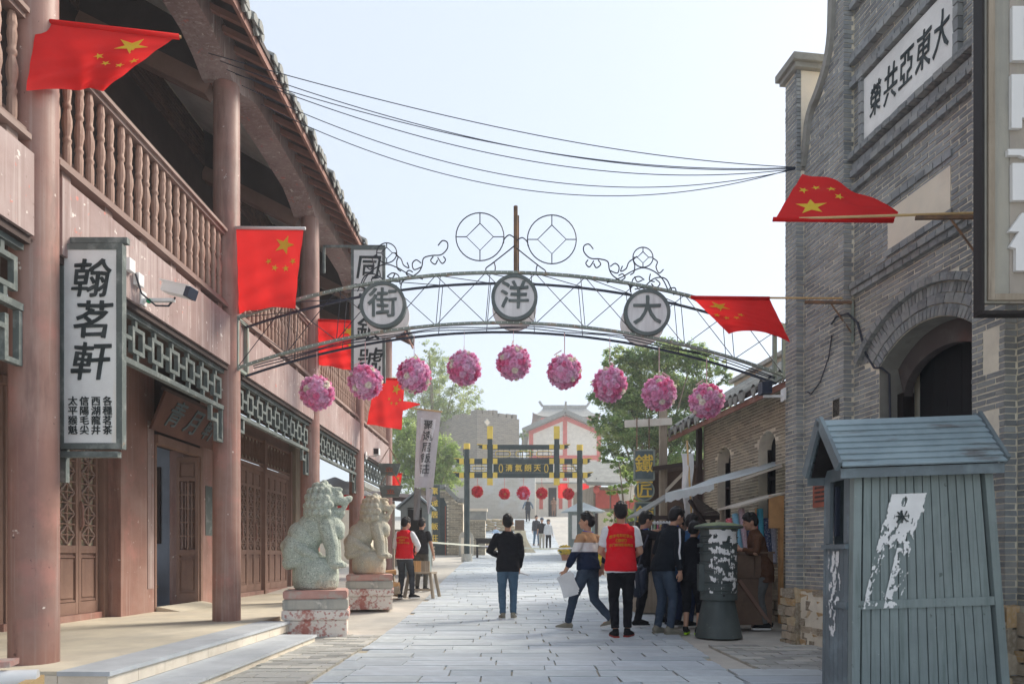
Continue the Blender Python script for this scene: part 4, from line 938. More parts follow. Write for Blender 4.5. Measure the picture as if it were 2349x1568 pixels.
# F, G on the brick hall
flag('red five-star flag blown upwards on the pole high on the brick hall', P(1778, 503, 6.55), P(2050, 506, 6.35), P(1842, 396, 6.95), P(2062, 485, 6.75), P(2247, 488, 6.12), belly=(0, .02, .05), wave=.018, ph=.6, tip=P(1774, 503, 6.56), fly=.52)
flag('red five-star flag blowing off the lower pole at the right end of the iron arch', P(1588, 682, 8.3), P(1765, 684, 8.2), P(1672, 766, 8.4), P(1812, 785, 8.25), P(1953, 684, 8.12), belly=(0, .05, .1), wave=.03, ph=2.4, sleeve=True, fly=.68)
for (x0, y0, d0, x1, y1, d1) in ((2100, 492, 6.2, 2247, 490, 6.1), (1846, 687, 8.15, 1955, 688, 8.1)):
    br = thing('flag_bracket', 'angle-iron flag bracket with diagonal stay %s on the brick hall' % ('high up' if y0 < 600 else 'below the string course'), 'bracket', P(x1, y1, d1), group='flag brackets'); q = P(x0, y0, d0)-P(x1, y1, d1)
    MB().bar((0, 0, -.03), q+Vector((0, 0, -.03)), .03).build('arm', M['rust'], br); MB().bar(q*.45+Vector((0, 0, -.04)), Vector((.02, 0, -.42)), .014).build('stay', M['rust'], br); MB().bar((.0, 0, .0), (.0, 0, -.5), .04, .02).build('plate', M['steel'], br)
# ================================================================ overhead cables
for i, (x0, y0, x1, y1, sag) in enumerate(((478, 122, 1832, 384, .42), (505, 140, 1830, 386, .72), (520, 160, 1830, 387, .90), (540, 170, 1828, 384, .62), (555, 196, 1826, 388, 1.18), (600, 240, 1832, 383, 1.30))):
    a, c = P(x0, y0, 8.8+i*.1), P(x1, y1, 8.95); b = MB(); b.tube([a.lerp(c, k/40)+Vector((0, 0, -sag*.55*4*(k/40)*(1-k/40)-.12*sin(pi*k/40)*((k/40)-.5))) for k in range(41)], .0055, 5)
    b.build('overhead_cable', M['steeldark'], None, label='dark cable sagging across the sky above the arch, %s of six' % ['topmost', 'second', 'third', 'fourth', 'fifth', 'lowest'][i], cat='cable', group='overhead cables', smooth=True)
# ================================================================ hanging signs on the timber house
def hsign(label, x0, y0, x1, y1, d, chars, size, small=None, arm=None):
    c = P((x0+x1)/2, y1, d); w = (x1-x0)*d/F; h = (y1-y0)*d/F
    s = thing('hanging_sign', label, 'sign', c)
    MB().box((0, 0, h/2), (w-.06, .05, h-.06)).build('board', M['signwhite'], s)
    fr = .05
    for nm, cc, ss in (('side_frame', (-w/2+fr/2, 0, h/2), (fr, .066, h)), ('side_frame', (w/2-fr/2, 0, h/2), (fr, .066, h)), ('end_frame', (0, 0, fr/2), (w-2*fr, .064, fr)), ('end_frame', (0, 0, h-fr/2), (w-2*fr, .064, fr))): MB().box(cc, ss).build(nm, M['greenwood'], s)
    n = len(chars)
    for i, ch in enumerate(chars):
        z = size[1]-i*size[2]; o = obj('lettering', textmesh(ch, size[0], .011, .003, .05, M['ink'], i+5, slant=.14), s, loc=((.02 if i % 2 else -.02)*size[0], -.029, z), rot=FACE_CAM)
    if small:
        cols, sz, zt, dx, dz = small
        for j, cc in enumerate(cols):
            for i, ch in enumerate(cc): obj('lettering', textmesh(ch, sz, .012, .002, .05, M['ink'], i+j), s, loc=((1.5-j)*dx, -.029, zt-i*dz), rot=FACE_CAM)
    return s, w, h
s, w, h = hsign('tall white board with three large black brush characters hanging by the near column', 138, 562, 285, 1030, 5.95, '翰茗軒', (.34, 1.42, .35), (('各種茗茶', '西湖龍井', '信陽毛尖', '太平猴魁'), .082, .40, .098, .082))
MB().box((-w/2+.02, .03, h+.2), (.05, .05, .55)).build('post', M['greenwood'], s); MB().box((-w/2+.02, .03, -.14), (.05, .05, .28)).build('post', M['greenwood'], s); MB().box((0, .03, h+.045), (w+.04, .05, .05)).build('hanging_bar', M['greenwood'], s); MB().box((-.02, 0, -.045), (w-.04, .06, .05)).build('bottom_bar', M['greenwood'], s)
s, w, h = hsign('narrow white board with black characters hanging behind the left round board of the arch', 806, 568, 884, 878, 12.6, '同源銀號', (.46, 2.05, .56))
MB().bar((-w/2-.5, .02, h+.03), (w/2, .02, h+.03), .04).build('hanging_bar', M['greenwood'], s); MB().bar((-w/2-.5, .02, h+.05), (-w/2-.5, .02, h-.45), .04).build('bracket', M['greenwood'], s)
# right: big timber sign with raised white characters, cut by the frame edge
d = 4.9; c = P(2250, 712, d); s = thing('shop_sign', 'huge dark-framed timber sign with raised white characters at the upper right edge', 'sign', c)
W_, H_ = .95, 3.3
for i in range(5):
    MB().box2((.04+i*.175, .02, .06), (.04+i*.175+.172, .06, H_)).build('plank', mat('grey_tan_sign_plank_%d' % i, (.36+.03*(i % 2), .345, .30), [((.25, .25, .235), 3, .45, .7, .6, (8, 8, .5)), ((.48, .44, .36), 2, .5, .7, .5, (6, 6, .4))], rough=.7, bump=.2), s)
MB().box2((0, -.01, 0), (.02, .08, H_)).build('side_frame', M['doordark'], s); MB().box2((0, -.01, -.026), (W_, .08, -.002)).build('end_frame', M['doordark'], s); MB().box2((.055, 0, .075), (.10, .02, H_)).build('moulding', M['oldwood'], s); MB().box2((.101, 0, .075), (W_, .02, .12)).build('moulding', M['oldwood'], s)
k = d/F; wl = mat('raised_white_lettering', (.8, .8, .8), rough=.6, var=.02)
def poly(pts, nm='lettering'): MB().prism([((x-2250)*k, (712-y)*k) for x, y in pts][::-1], .03, Matrix(((1, 0, 0, 0), (0, 0, 1, -.012), (0, 1, 0, 0), (0, 0, 0, 1)))).build(nm, wl, s)
E = 2385
poly([(2320, 17), (E, 17), (E, 38), (2346, 38), (2346, 118), (E, 118), (E, 141), (2320, 141)])
poly([(2318, 173), (E, 173), (E, 196), (2346, 196), (2346, 250), (E, 250), (E, 272), (2342, 272), (2342, 296), (2318, 296)])
poly([(2310, 344), (E, 344), (E, 362), (2345, 362), (2338, 358), (2310, 358)]); poly([(2320, 376), (E, 376), (E, 400), (2350, 400), (2350, 440), (E, 440), (E, 461), (2320, 461)])
poly([(2342, 490), (E, 490), (E, 622), (2328, 622), (2328, 571), (2314, 567), (2335, 533), (2312, 532)])
# ================================================================ torn paper helper
def torn(fn, nu, nv, keep, name, mt, parent, th=.0):
    "grid of small cells kept where keep(u,v) is true, jittered so that the edge looks torn"
    b = MB(); rg = random.Random(nu*nv); idx = {}
    def vid(i, j):
        if (i, j) not in idx:
            idx[(i, j)] = len(b.v); b.v.append(tuple(fn((i+rg.uniform(-.35, .35))/nu, (j+rg.uniform(-.35, .35))/nv)))
        return idx[(i, j)]
    for j in range(nv):
        for i in range(nu):
            if keep((i+.5)/nu, (j+.5)/nv): b.f.append((vid(i, j), vid(i+1, j), vid(i+1, j+1), vid(i, j+1))); b.c.append(None)
    return b.build(name, mt, parent, kind='stuff')
fb = lambda u, v, s, k: noise.fractal(Vector((u*s, v*s, k)), 1.0, 2.0, 4)
# ================================================================ sentry booth
BD = 5.3
BT = thing('sentry_booth', 'teal-grey plank sentry booth with slatted gable roof and torn poster', 'booth', (3.175, BD, 0), rot=(0, radians(-2.0), 0))
bw0, bw1, bh, bdp = .575, .49, 1.84, .48
def hwid(z): return lerp(bw0, bw1, z/bh)
N = 14
for z0, z1, nm in ((.02, .76, 'board'), (.765, bh, 'board')):
    for i in range(N):
        def X(z, k): return -hwid(z)+.05+(2*hwid(z)-.1)*k/N
        g = .004; vs = []
        for y in (0, .025):
            vs += [(X(z0, i)+g, y, z0), (X(z0, i+1)-g, y, z0), (X(z1, i+1)-g, y, z1), (X(z1, i)+g, y, z1)]
        MB()._add(vs, [(0, 1, 2, 3), (7, 6, 5, 4), (0, 4, 5, 1), (1, 5, 6, 2), (2, 6, 7, 3), (3, 7, 4, 0)]).build(nm, M['booth'], BT, loc=(0, R.uniform(-.003, .003), 0))
for sx in (-1, 1):
    vs = []
    for y in (-.022, .05): vs += [(sx*hwid(0)-.03, y, 0), (sx*hwid(0)+.03, y, 0), (sx*hwid(bh)+.03, y, bh), (sx*hwid(bh)-.03, y, bh)]
    MB()._add(vs, [(0, 1, 2, 3), (7, 6, 5, 4), (0, 4, 5, 1), (1, 5, 6, 2), (2, 6, 7, 3), (3, 7, 4, 0)]).build('corner_post', M['booth'], BT)
MB().box2((-hwid(.75)+.035, -.02, .735), (hwid(.75)-.035, .024, .80)).build('mid_rail', M['booth'], BT)
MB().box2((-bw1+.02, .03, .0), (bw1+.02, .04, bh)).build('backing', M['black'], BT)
# left side: posts, boards below a window
def side(z0, z1, y0, y1, nm, mt, x=0, t=.03):
    vs = []
    for dx in (-t, 0): vs += [(-hwid(z0)+dx+x, y0, z0), (-hwid(z0)+dx+x, y1, z0), (-hwid(z1)+dx+x, y1, z1), (-hwid(z1)+dx+x, y0, z1)]
    return MB()._add(vs, [(0, 1, 2, 3), (7, 6, 5, 4), (0, 4, 5, 1), (1, 5, 6, 2), (2, 6, 7, 3), (3, 7, 4, 0)]).build(nm, mt, BT)
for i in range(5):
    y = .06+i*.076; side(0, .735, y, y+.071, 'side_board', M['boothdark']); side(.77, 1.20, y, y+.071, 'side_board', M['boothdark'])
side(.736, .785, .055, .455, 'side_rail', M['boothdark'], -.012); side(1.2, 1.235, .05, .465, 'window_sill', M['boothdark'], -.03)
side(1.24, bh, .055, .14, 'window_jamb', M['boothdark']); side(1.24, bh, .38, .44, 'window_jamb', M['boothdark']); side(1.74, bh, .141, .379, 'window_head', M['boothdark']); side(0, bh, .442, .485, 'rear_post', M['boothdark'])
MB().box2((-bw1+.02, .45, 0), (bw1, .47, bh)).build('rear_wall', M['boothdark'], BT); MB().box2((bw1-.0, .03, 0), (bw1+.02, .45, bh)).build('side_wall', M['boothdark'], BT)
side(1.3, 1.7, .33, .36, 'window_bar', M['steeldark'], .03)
# roof: ridge along x
rz, ez = 2.20, 1.80; yr = .20; yo = -.10; yb = .50; xl, xr = -.66, .56
for sgn, ye in ((1, yo), (-1, yb)):
    for i in range(8):
        t0, t1 = i/8, (i+1)/8; y0, y1 = lerp(yr, ye, t0), lerp(yr, ye, t1); z0, z1 = lerp(rz, ez, t0), lerp(rz, ez, t1)
        d = Vector((0, y1-y0, z1-z0)).normalized(); n = Vector((0, -d.z, d.y))*(1 if sgn > 0 else -1)
        n = n if n.z > 0 else -n
        a0 = Vector((0, y0, z0))+n*.004; a1 = Vector((0, y1, z1))+d*.012+n*.022
        vs = [];
        for x in (xl, xr): vs += [(x, a0.y, a0.z), (x, a1.y, a1.z), (x, a1.y+n.y*.016, a1.z+n.z*.016), (x, a0.y+n.y*.016, a0.z+n.z*.016)]
        MB()._add(vs, [(0, 1, 2, 3), (7, 6, 5, 4), (0, 4, 5, 1), (1, 5, 6, 2), (2, 6, 7, 3), (3, 7, 4, 0)]).build('roof_slat', M['boothroof'], BT)
    for x in (xl-.015, xr+.015): MB().bar((x, yr, rz+.012), (x, ye, ez+.012), .028, .085, up=(0, 0, 1)).build('barge_board', M['boothdark'], BT)
    MB().box2((xl, min(ye, ye+.02*sgn), ez-.075), (xr, max(ye, ye+.02*sgn), ez-.002)).build('eave_board', M['boothdark'], BT)
b = MB(); slope(b, 0, 0, 0, 0, 0, 1, .01)
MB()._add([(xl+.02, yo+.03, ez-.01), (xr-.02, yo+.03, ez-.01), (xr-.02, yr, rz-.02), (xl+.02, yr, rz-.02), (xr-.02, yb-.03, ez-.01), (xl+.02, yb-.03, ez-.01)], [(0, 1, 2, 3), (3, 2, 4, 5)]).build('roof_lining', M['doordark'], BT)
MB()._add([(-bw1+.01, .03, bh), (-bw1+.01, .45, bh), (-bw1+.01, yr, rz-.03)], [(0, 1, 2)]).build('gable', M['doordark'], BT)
# torn poster: a leaning strip
def pos(u, v): z = lerp(1.60, .74, v); x0 = lerp(-.26, -.50, v); return Vector((x0+u*.30, -.012 if z > .81 or z < .73 else -.026, z))
def kp(u, v):
    e = fb(u*1.2, v*2.2, 5, 3)*.35
    if v < .40+e*.9: return .04+e*.25 < u < .98-e*.3-v*.2 and not (fb(u, v, 6, 8) > .38)
    return ((.0 < u-.02 < .16-abs(e)*.5 and fb(u, v*2, 8, 1) > -.12) or (.55-v*.02 < u < .72+e*.5 and fb(u, v*3, 7, 2) > -.2) or fb(u*2, v*2, 6, 5) > .52)
pp = torn(pos, 60, 150, kp, 'torn_poster', M['paper'], BT)
for i, (ch, x, z) in enumerate((('米', -.17, 1.42),)): obj('poster_lettering', textmesh(ch, .10, .004, .002, .08, M['ink'], 2), BT, loc=(x, -.016, z), rot=FACE_CAM)
torn(lambda u, v: Vector((-hwid(lerp(1.18, .5, v))-.035-(.014 if .72 < lerp(1.18, .5, v) < .79 else 0), .16+u*.24, lerp(1.18, .5, v))), 24, 80, lambda u, v: fb(u*1.5, v*2, 4, 9)+.32-abs(u-.5-.2*(v-.3))*1.5-v*.35 > 0, 'torn_poster', M['paper'], BT)
# ================================================================ iron drum post
c = P(1648, 1457, 9.5)
DR = thing('iron_drum_post', 'dark green riveted iron drum on a flared foot with peeling white paper', 'post box', (c.x, 9.5, gz(9.5)))
MB().lathe([(.315, 0), (.308, .03), (.225, .45), (.215, .50)], n=32).build('foot', M['drum'], DR, smooth=30)
zz = .50; bands = [.50, .63, .74, .90, 1.02, 1.16, 1.28, 1.36, 1.46]
for a, b2 in zip(bands, bands[1:]): MB().lathe([(.236, a), (.247, a+.006), (.245, b2-.026), (.257, b2-.022), (.257, b2-.006), (.238, b2-.001)], n=36).build('body_band', M['drum'], DR, smooth=30)
MB().lathe([(.25, 1.46), (.315, 1.475), (.32, 1.50), (.30, 1.515), (.18, 1.545), (.02, 1.56)], n=32).build('lid', M['moss'], DR, smooth=40); MB().lathe([(.317, 1.470), (.325, 1.475), (.327, 1.492), (.317, 1.497)], n=32).build('lid_rim', M['drum'], DR, smooth=30)
MB().box((-.245, -.05, .81), (.09, .12, .36)).build('side_box', M['drum'], DR); MB().box((-.255, -.05, 1.24), (.08, .06, .045)).build('latch', M['drum'], DR)
for z in (.57, 1.40): MB().cyl((0, -.244, z), (.0, -.25, z), .016, n=10).build('hole', M['black'], DR)
def drp(u, v): a = -pi/2-.9+u*1.8; z = lerp(.60, 1.45, v); r = .2595; return Vector((r*cos(a), r*sin(a), z))
def dk(u, v):
    z = lerp(.60, 1.45, v); cov = sum(w*math.exp(-((z-c)/s_)**2) for c, s_, w in ((1.41, .045, .75), (1.31, .04, .62), (1.17, .05, .22), (1.065, .045, .42), (.955, .05, .55), (.86, .03, .2), (.79, .03, .45)))
    f = fb(u*1.3+.3, v*2.6, 3.2, 4)*.8+fb(u*2.5, v*1.2, 9, 7)*.3; ed = min(u-.06, .95-u)*6+fb(u, v, 6, 11)*.5
    return f+cov > .33 and ed > 0
torn(drp, 150, 150, dk, 'peeling_paper', M['paper'], DR)
# ================================================================ wooden cabinet
CB = thing('wooden_cabinet', 'dark brown wooden cabinet with a diagonal strap behind the iron drum', 'cabinet', (3.52, 10.2, gz(10.2)), radians(8))
MB().box2((-.30, 0, .08), (.30, .45, .76)).build('body', M['cabinet'], CB); MB().box2((-.31, -.012, .765), (.31, .46, 1.12)).build('upper_box', M['cabinet'], CB); MB().box2((-.33, -.03, 1.122), (.33, .48, 1.15)).build('top', M['cabinet'], CB)
MB().box2((.02, -.026, .80), (.29, -.013, 1.09)).build('door', M['cabinet'], CB); MB().box2((-.29, -.026, .80), (0, -.013, 1.09)).build('door', M['cabinet'], CB)
MB().bar((-.22, -.014, .74), (.24, -.014, .12), .05, .024, up=(0, 1, 0)).build('strap', M['maroon2'], CB)
for x, y in ((-.25, .05), (.25, .05), (-.25, .4), (.25, .4)): MB().box((x, y, .04), (.1, .08, .08)).build('foot', M['cabinet'], CB)
# ================================================================ fabric rack with little roof
fx = P(1700, 1270, 11.2)
FR = thing('fabric_rack', 'lean-to rack with slanted boarded roof and rolls of printed fabric on the brick wall', 'rack', (3.85, 11.0, gz(11)), RA)
b = MB(); b._add([(-.42, -.35, 1.82), (.30, -.35, 2.03), (.30, .5, 2.03), (-.42, .5, 1.82), (-.42, -.35, 1.85), (.30, -.35, 2.06), (.30, .5, 2.06), (-.42, .5, 1.85)], [(0, 3, 2, 1), (4, 5, 6, 7), (0, 1, 5, 4), (1, 2, 6, 5), (2, 3, 7, 6), (3, 0, 4, 7)]); b.build('roof', M['palewood'], FR)
for x, y in ((-.36, .45), (.25, -.3), (.25, .45)): MB().box((x, y, .95), (.06, .06, 1.82)).build('post', M['orangewood'] if x > 0 else M['oldwood'], FR)
MB().box2((.05, -.34, 1.5), (.28, -.30, 2.0)).build('side_panel', M['orangewood'], FR)
MB().box2((-.4, -.2, .9), (.25, .45, .95)).build('shelf', M['oldwood'], FR)
pat = [((.72, .12, .16), (.85, .6, .6)), ((.25, .55, .75), (.4, .7, .85)), ((.75, .55, .65), (.85, .8, .85)), ((.08, .12, .25), (.55, .6, .7)), ((.7, .1, .14), (.8, .75, .75)), ((.1, .5, .7), (.15, .6, .8)), ((.06, .09, .2), (.5, .55, .65)), ((.45, .47, .6), (.7, .7, .8))]
for i, (a, c) in enumerate(pat):
    mt = mat('printed_fabric_%d' % i, a, [(c, 45, .54, .58, .85)], rough=.9); x = -.36+i*.085
    MB().cyl((x, -.12+.03*(i % 3), .96), (x-.05+.02*i, .1, 1.66+.08*(i % 3)), .048+.012*(i > 5), n=10).build('fabric_roll', mt, FR, smooth=40)
# ================================================================ stall with tin-slat roof, awning, banner
ST = thing('market_stall', 'dark timber market stall with narrow slatted roof and hanging tassels', 'stall', (2.98, 12.9, gz(12.9)), RA*.6)
for i in range(9):
    t0, t1 = i/9, (i+1)/9; MB()._add([(lerp(-.75, .05, t0)+.008, -.45, lerp(1.72, 2.2, t0)), (lerp(-.75, .05, t1)-.008, -.45, lerp(1.72, 2.2, t1)), (lerp(-.75, .05, t1)-.008, .5, lerp(1.72, 2.2, t1)), (lerp(-.75, .05, t0)+.008, .5, lerp(1.72, 2.2, t0)), (lerp(-.75, .05, t0)+.008, -.45, lerp(1.75, 2.23, t0)), (lerp(-.75, .05, t1)-.008, -.45, lerp(1.75, 2.23, t1)), (lerp(-.75, .05, t1)-.008, .5, lerp(1.75, 2.23, t1)), (lerp(-.75, .05, t0)+.008, .5, lerp(1.75, 2.23, t0))], [(0, 3, 2, 1), (4, 5, 6, 7), (0, 1, 5, 4), (1, 2, 6, 5), (2, 3, 7, 6), (3, 0, 4, 7)]).build('roof_slat', M['rooftile'], ST)
    MB()._add([(lerp(.8, .06, t0)-.008, -.45, lerp(1.72, 2.2, t0)), (lerp(.8, .06, t1)+.008, -.45, lerp(1.72, 2.2, t1)), (lerp(.8, .06, t1)+.008, .5, lerp(1.72, 2.2, t1)), (lerp(.8, .06, t0)-.008, .5, lerp(1.72, 2.2, t0))], [(0, 1, 2, 3)]).build('roof_slat', M['darkwood'], ST)
MB().box2((-.76, -.47, 1.66), (.8, -.44, 1.73)).build('fascia', M['darkwood'], ST)
for x, y in ((-.55, -.4), (.6, -.4), (-.55, .45), (.6, .45)): MB().box((x, y, .83), (.08, .08, 1.66)).build('post', M['darkwood'], ST)
MB().bar((-.55, -.4, 1.3), (-.2, -.4, 1.66), .05).build('brace', M['darkwood'], ST); MB().bar((.6, -.4, 1.3), (.25, -.4, 1.66), .05).build('brace', M['darkwood'], ST)
MB().box2((-.78, -.5, .0), (.75, .5, .74)).build('counter_base', M['oldwood'], ST); MB().box2((-.82, -.55, .745), (.8, .55, .80)).build('counter_top', M['oldwood'], ST)
rg = random.Random(6); cols = [(.7, .15, .3), (.8, .65, .15), (.2, .5, .6), (.75, .75, .7), (.3, .55, .3)]
for i in range(12):
    mt = mat('tassel_%d' % i, cols[i % 5], rough=.9) if i < 5 else bpy.data.materials['tassel_%d' % (i % 5)]
    x = -.7+i*.055; t = MB().sph((x, -.46, 1.60), (.03, .03, .035), 8, 6).build('trinket', M['whitecloth'], ST, smooth=True); MB().box((x, -.46, 1.47), (.018, .012, .2)).build('tassel', mt, t)
AW = thing('cloth_awning', 'pale blue-white cloth awning sagging out from the brick house wall', 'awning', (3.6, 11.9, 2.3))
q = [P(1797, 1062, 11.0), P(1526, 1130, 11.4), P(1632, 1096, 12.7), P(1800, 1050, 12.2)]; o0 = Vector((3.6, 11.9, 2.3))
def aw(u, v): a = q[0].lerp(q[1], u); c = q[3].lerp(q[2], u); p = a.lerp(c, v); return p-o0+Vector((0, 0, -.05*sin(pi*u)*(1-v)-.03*sin(pi*v)))
MB().grid(aw, 16, 10).build('cloth', M['awning'], AW, smooth=True)
def aw2(u, v): p = q[1].lerp(q[1].lerp(q[0], .42), u)-o0; return p+Vector((0, -.01, -v*(.16-.06*u)+.012*sin(u*40)*v-.05*sin(pi*u*.42)))
MB().grid(aw2, 24, 4).build('valance', M['awning'], AW, smooth=True)
MB().bar(q[1]-o0+Vector((.45, .2, -.1)), P(1650, 1250, 12.0)-o0, .05).build('strut', M['darkwood'], AW); MB().bar(q[0]-o0+Vector((0, .05, -.03)), q[0].lerp(q[1], .35)-o0+Vector((0, .05, -.09)), .03, .04).build('board', M['palewood'], AW)
PB = thing('paper_banner', 'narrow white hanging banner on a bamboo pole beside the cloth awning', 'banner', P(1585, 1410, 12.3))
o0 = PB.location
MB().cyl(P(1590, 1240, 12.3)-o0, P(1576, 1010, 12.3)-o0, .018, n=8).build('bamboo_pole', M['bamboo'], PB); MB().cyl(P(1562, 1041, 12.3)-o0, P(1592, 1041, 12.3)-o0, .012, n=6).build('top_rod', M['whitecloth'], PB)
MB().grid(lambda u, v: P(1563+u*27+v*(6-8*u)+2*sin(v*9), 1041+v*150, 12.33+.05*sin(u*7+v*5))-o0, 10, 24).build('cloth', M['whitecloth'], PB, smooth=True)
for x in (1562, 1592): MB().cyl(P(x, 1041, 12.3)-o0, P(1577, 1012, 12.3)-o0, .006, n=5).build('string', M['whitecloth'], PB)
# utility pole with crossbar and hanging tin sign
UP = thing('timber_pole', 'weathered square timber pole with pale crossbar beyond the market stall', 'pole', P(1521, 1380, 15)); o0 = UP.location
MB().bar(Vector((0, 0, 0)), P(1521, 925, 15)-o0, .15).build('post', M['oldwood'], UP); MB().bar(P(1433, 972, 14.9)-o0, P(1541, 966, 14.9)-o0, .06, .15).build('crossbar', M['palewood'], UP)
TS = thing('tin_sign', 'three-piece dark tin sign with gold characters hanging from the timber pole', 'sign', P(1477, 1212, 14.8)); o0 = TS.location
for nm, x0, y0, x1, y1, ch, sh in (('top_plate', 1455, 1032, 1500, 1100, '鐵', 0), ('round_plate', 1459, 1103, 1497, 1147, '匠', 1), ('bottom_plate', 1457, 1152, 1501, 1212, '鋪', 0)):
    cc = P((x0+x1)/2, (y0+y1)/2, 14.8)-o0; w = (x1-x0)*14.8/F; h = (y1-y0)*14.8/F
    if sh: o = MB().cyl((0, -.015, 0), (0, .015, 0), h/2, n=28).build(nm, M['signgreen'], TS, loc=cc)
    else: o = MB().box((0, 0, 0), (w, .03, h)).build(nm, M['signgreen'], TS, loc=cc)
    rim = MB()
    if sh: rim.tube([(cos(2*pi*k/28)*h/2, -.012, sin(2*pi*k/28)*h/2) for k in range(29)], .018, 6)
    else:
        for a, b2 in (((-w/2, -h/2), (w/2, -h/2)), ((w/2, -h/2), (w/2, h/2)), ((w/2, h/2), (-w/2, h/2)), ((-w/2, h/2), (-w/2, -h/2))): rim.bar((a[0], -.01, a[1]), (b2[0], -.01, b2[1]), .035)
    rim.build('studded_rim', M['steel'], o); obj('lettering', textmesh(ch, min(h, .42)*.95, .012, .004, .05, M['gold'], 3), o, loc=(0, -.018, 0), rot=FACE_CAM)
for x in (1461, 1489): MB().cyl(P(x, 1032, 14.8)-o0, P(x, 958, 14.85)-o0, .012, n=6).build('chain', M['rust'], TS)
# ================================================================ CCTV cameras
def cctv(label, base, yaw, sc=1, kind=0):
    t = thing('security_camera', label, 'camera', base, yaw, 'security cameras', sc=sc)
    if kind == 0:
        MB().box((.16, 0, 0), (.32, .05, .03)).build('bracket', M['cctv'], t); MB().box((0, 0, .02), (.02, .1, .14)).build('wall_plate', M['cctv'], t)
        mm = Matrix.Translation((.36, 0, .1)) @ Matrix.Rotation(radians(18), 4, 'Y') @ Matrix.Rotation(radians(-18), 4, 'Z')
        MB().box((0, 0, 0), (.34, .11, .10), mm).build('housing', M['cctv'], t); MB().box((.17, 0, .0), (.06, .114, .104), mm).build('lens_hood', M['steeldark'], t); MB().box((-.02, 0, .055), (.40, .125, .012), mm).build('sun_shield', M['cctv'], t)
        MB().box((.02, -.28, .24), (.06, .1, .12)).build('junction_box', M['cctv'], t); MB().box((.02, -.12, .16), (.06, .1, .12)).build('junction_box', M['cctv'], t)
        b = MB(); b.tube([(.03, -.2, .2), (.06, -.14, .02), (.14, -.02, -.06), (.25, .02, -.05), (.33, .0, .03)], .01, 6); b.build('cable', M['wire'], t); MB().sph((.08, -.04, -.02), .025, 8, 6).build('green_tie', mat('green_tape', (.02, .4, .18)), t)
    else:
        MB().box((0, 0, 0), (.02, .14, .16)).build('wall_plate', M['cctv'], t); MB().box((.13, 0, -.02), (.26, .04, .03)).build('bracket', M['cctv'], t); MB().box((.24, 0, .08), (.13, .16, .15)).build('lamp_head', M['steeldark'] if kind == 1 else M['cctv'], t); MB().box((.24, -.085, .08), (.1, .01, .12)).build('lamp_glass', M['glassdark'], t)
    return t
cctv('white security camera on the pink-brown beam right of the tall white board', Lw(.125, 7.1, 3.72), -LA)
cctv('white floodlight and camera on the timber house beam near the fourth column', Lw(.13, 17.3, 3.62), -LA, 1.1, 2)
cctv('black floodlight camera on a white bracket under the right end of the arch', P(1797, 905, 9.15), pi, 1, 1)
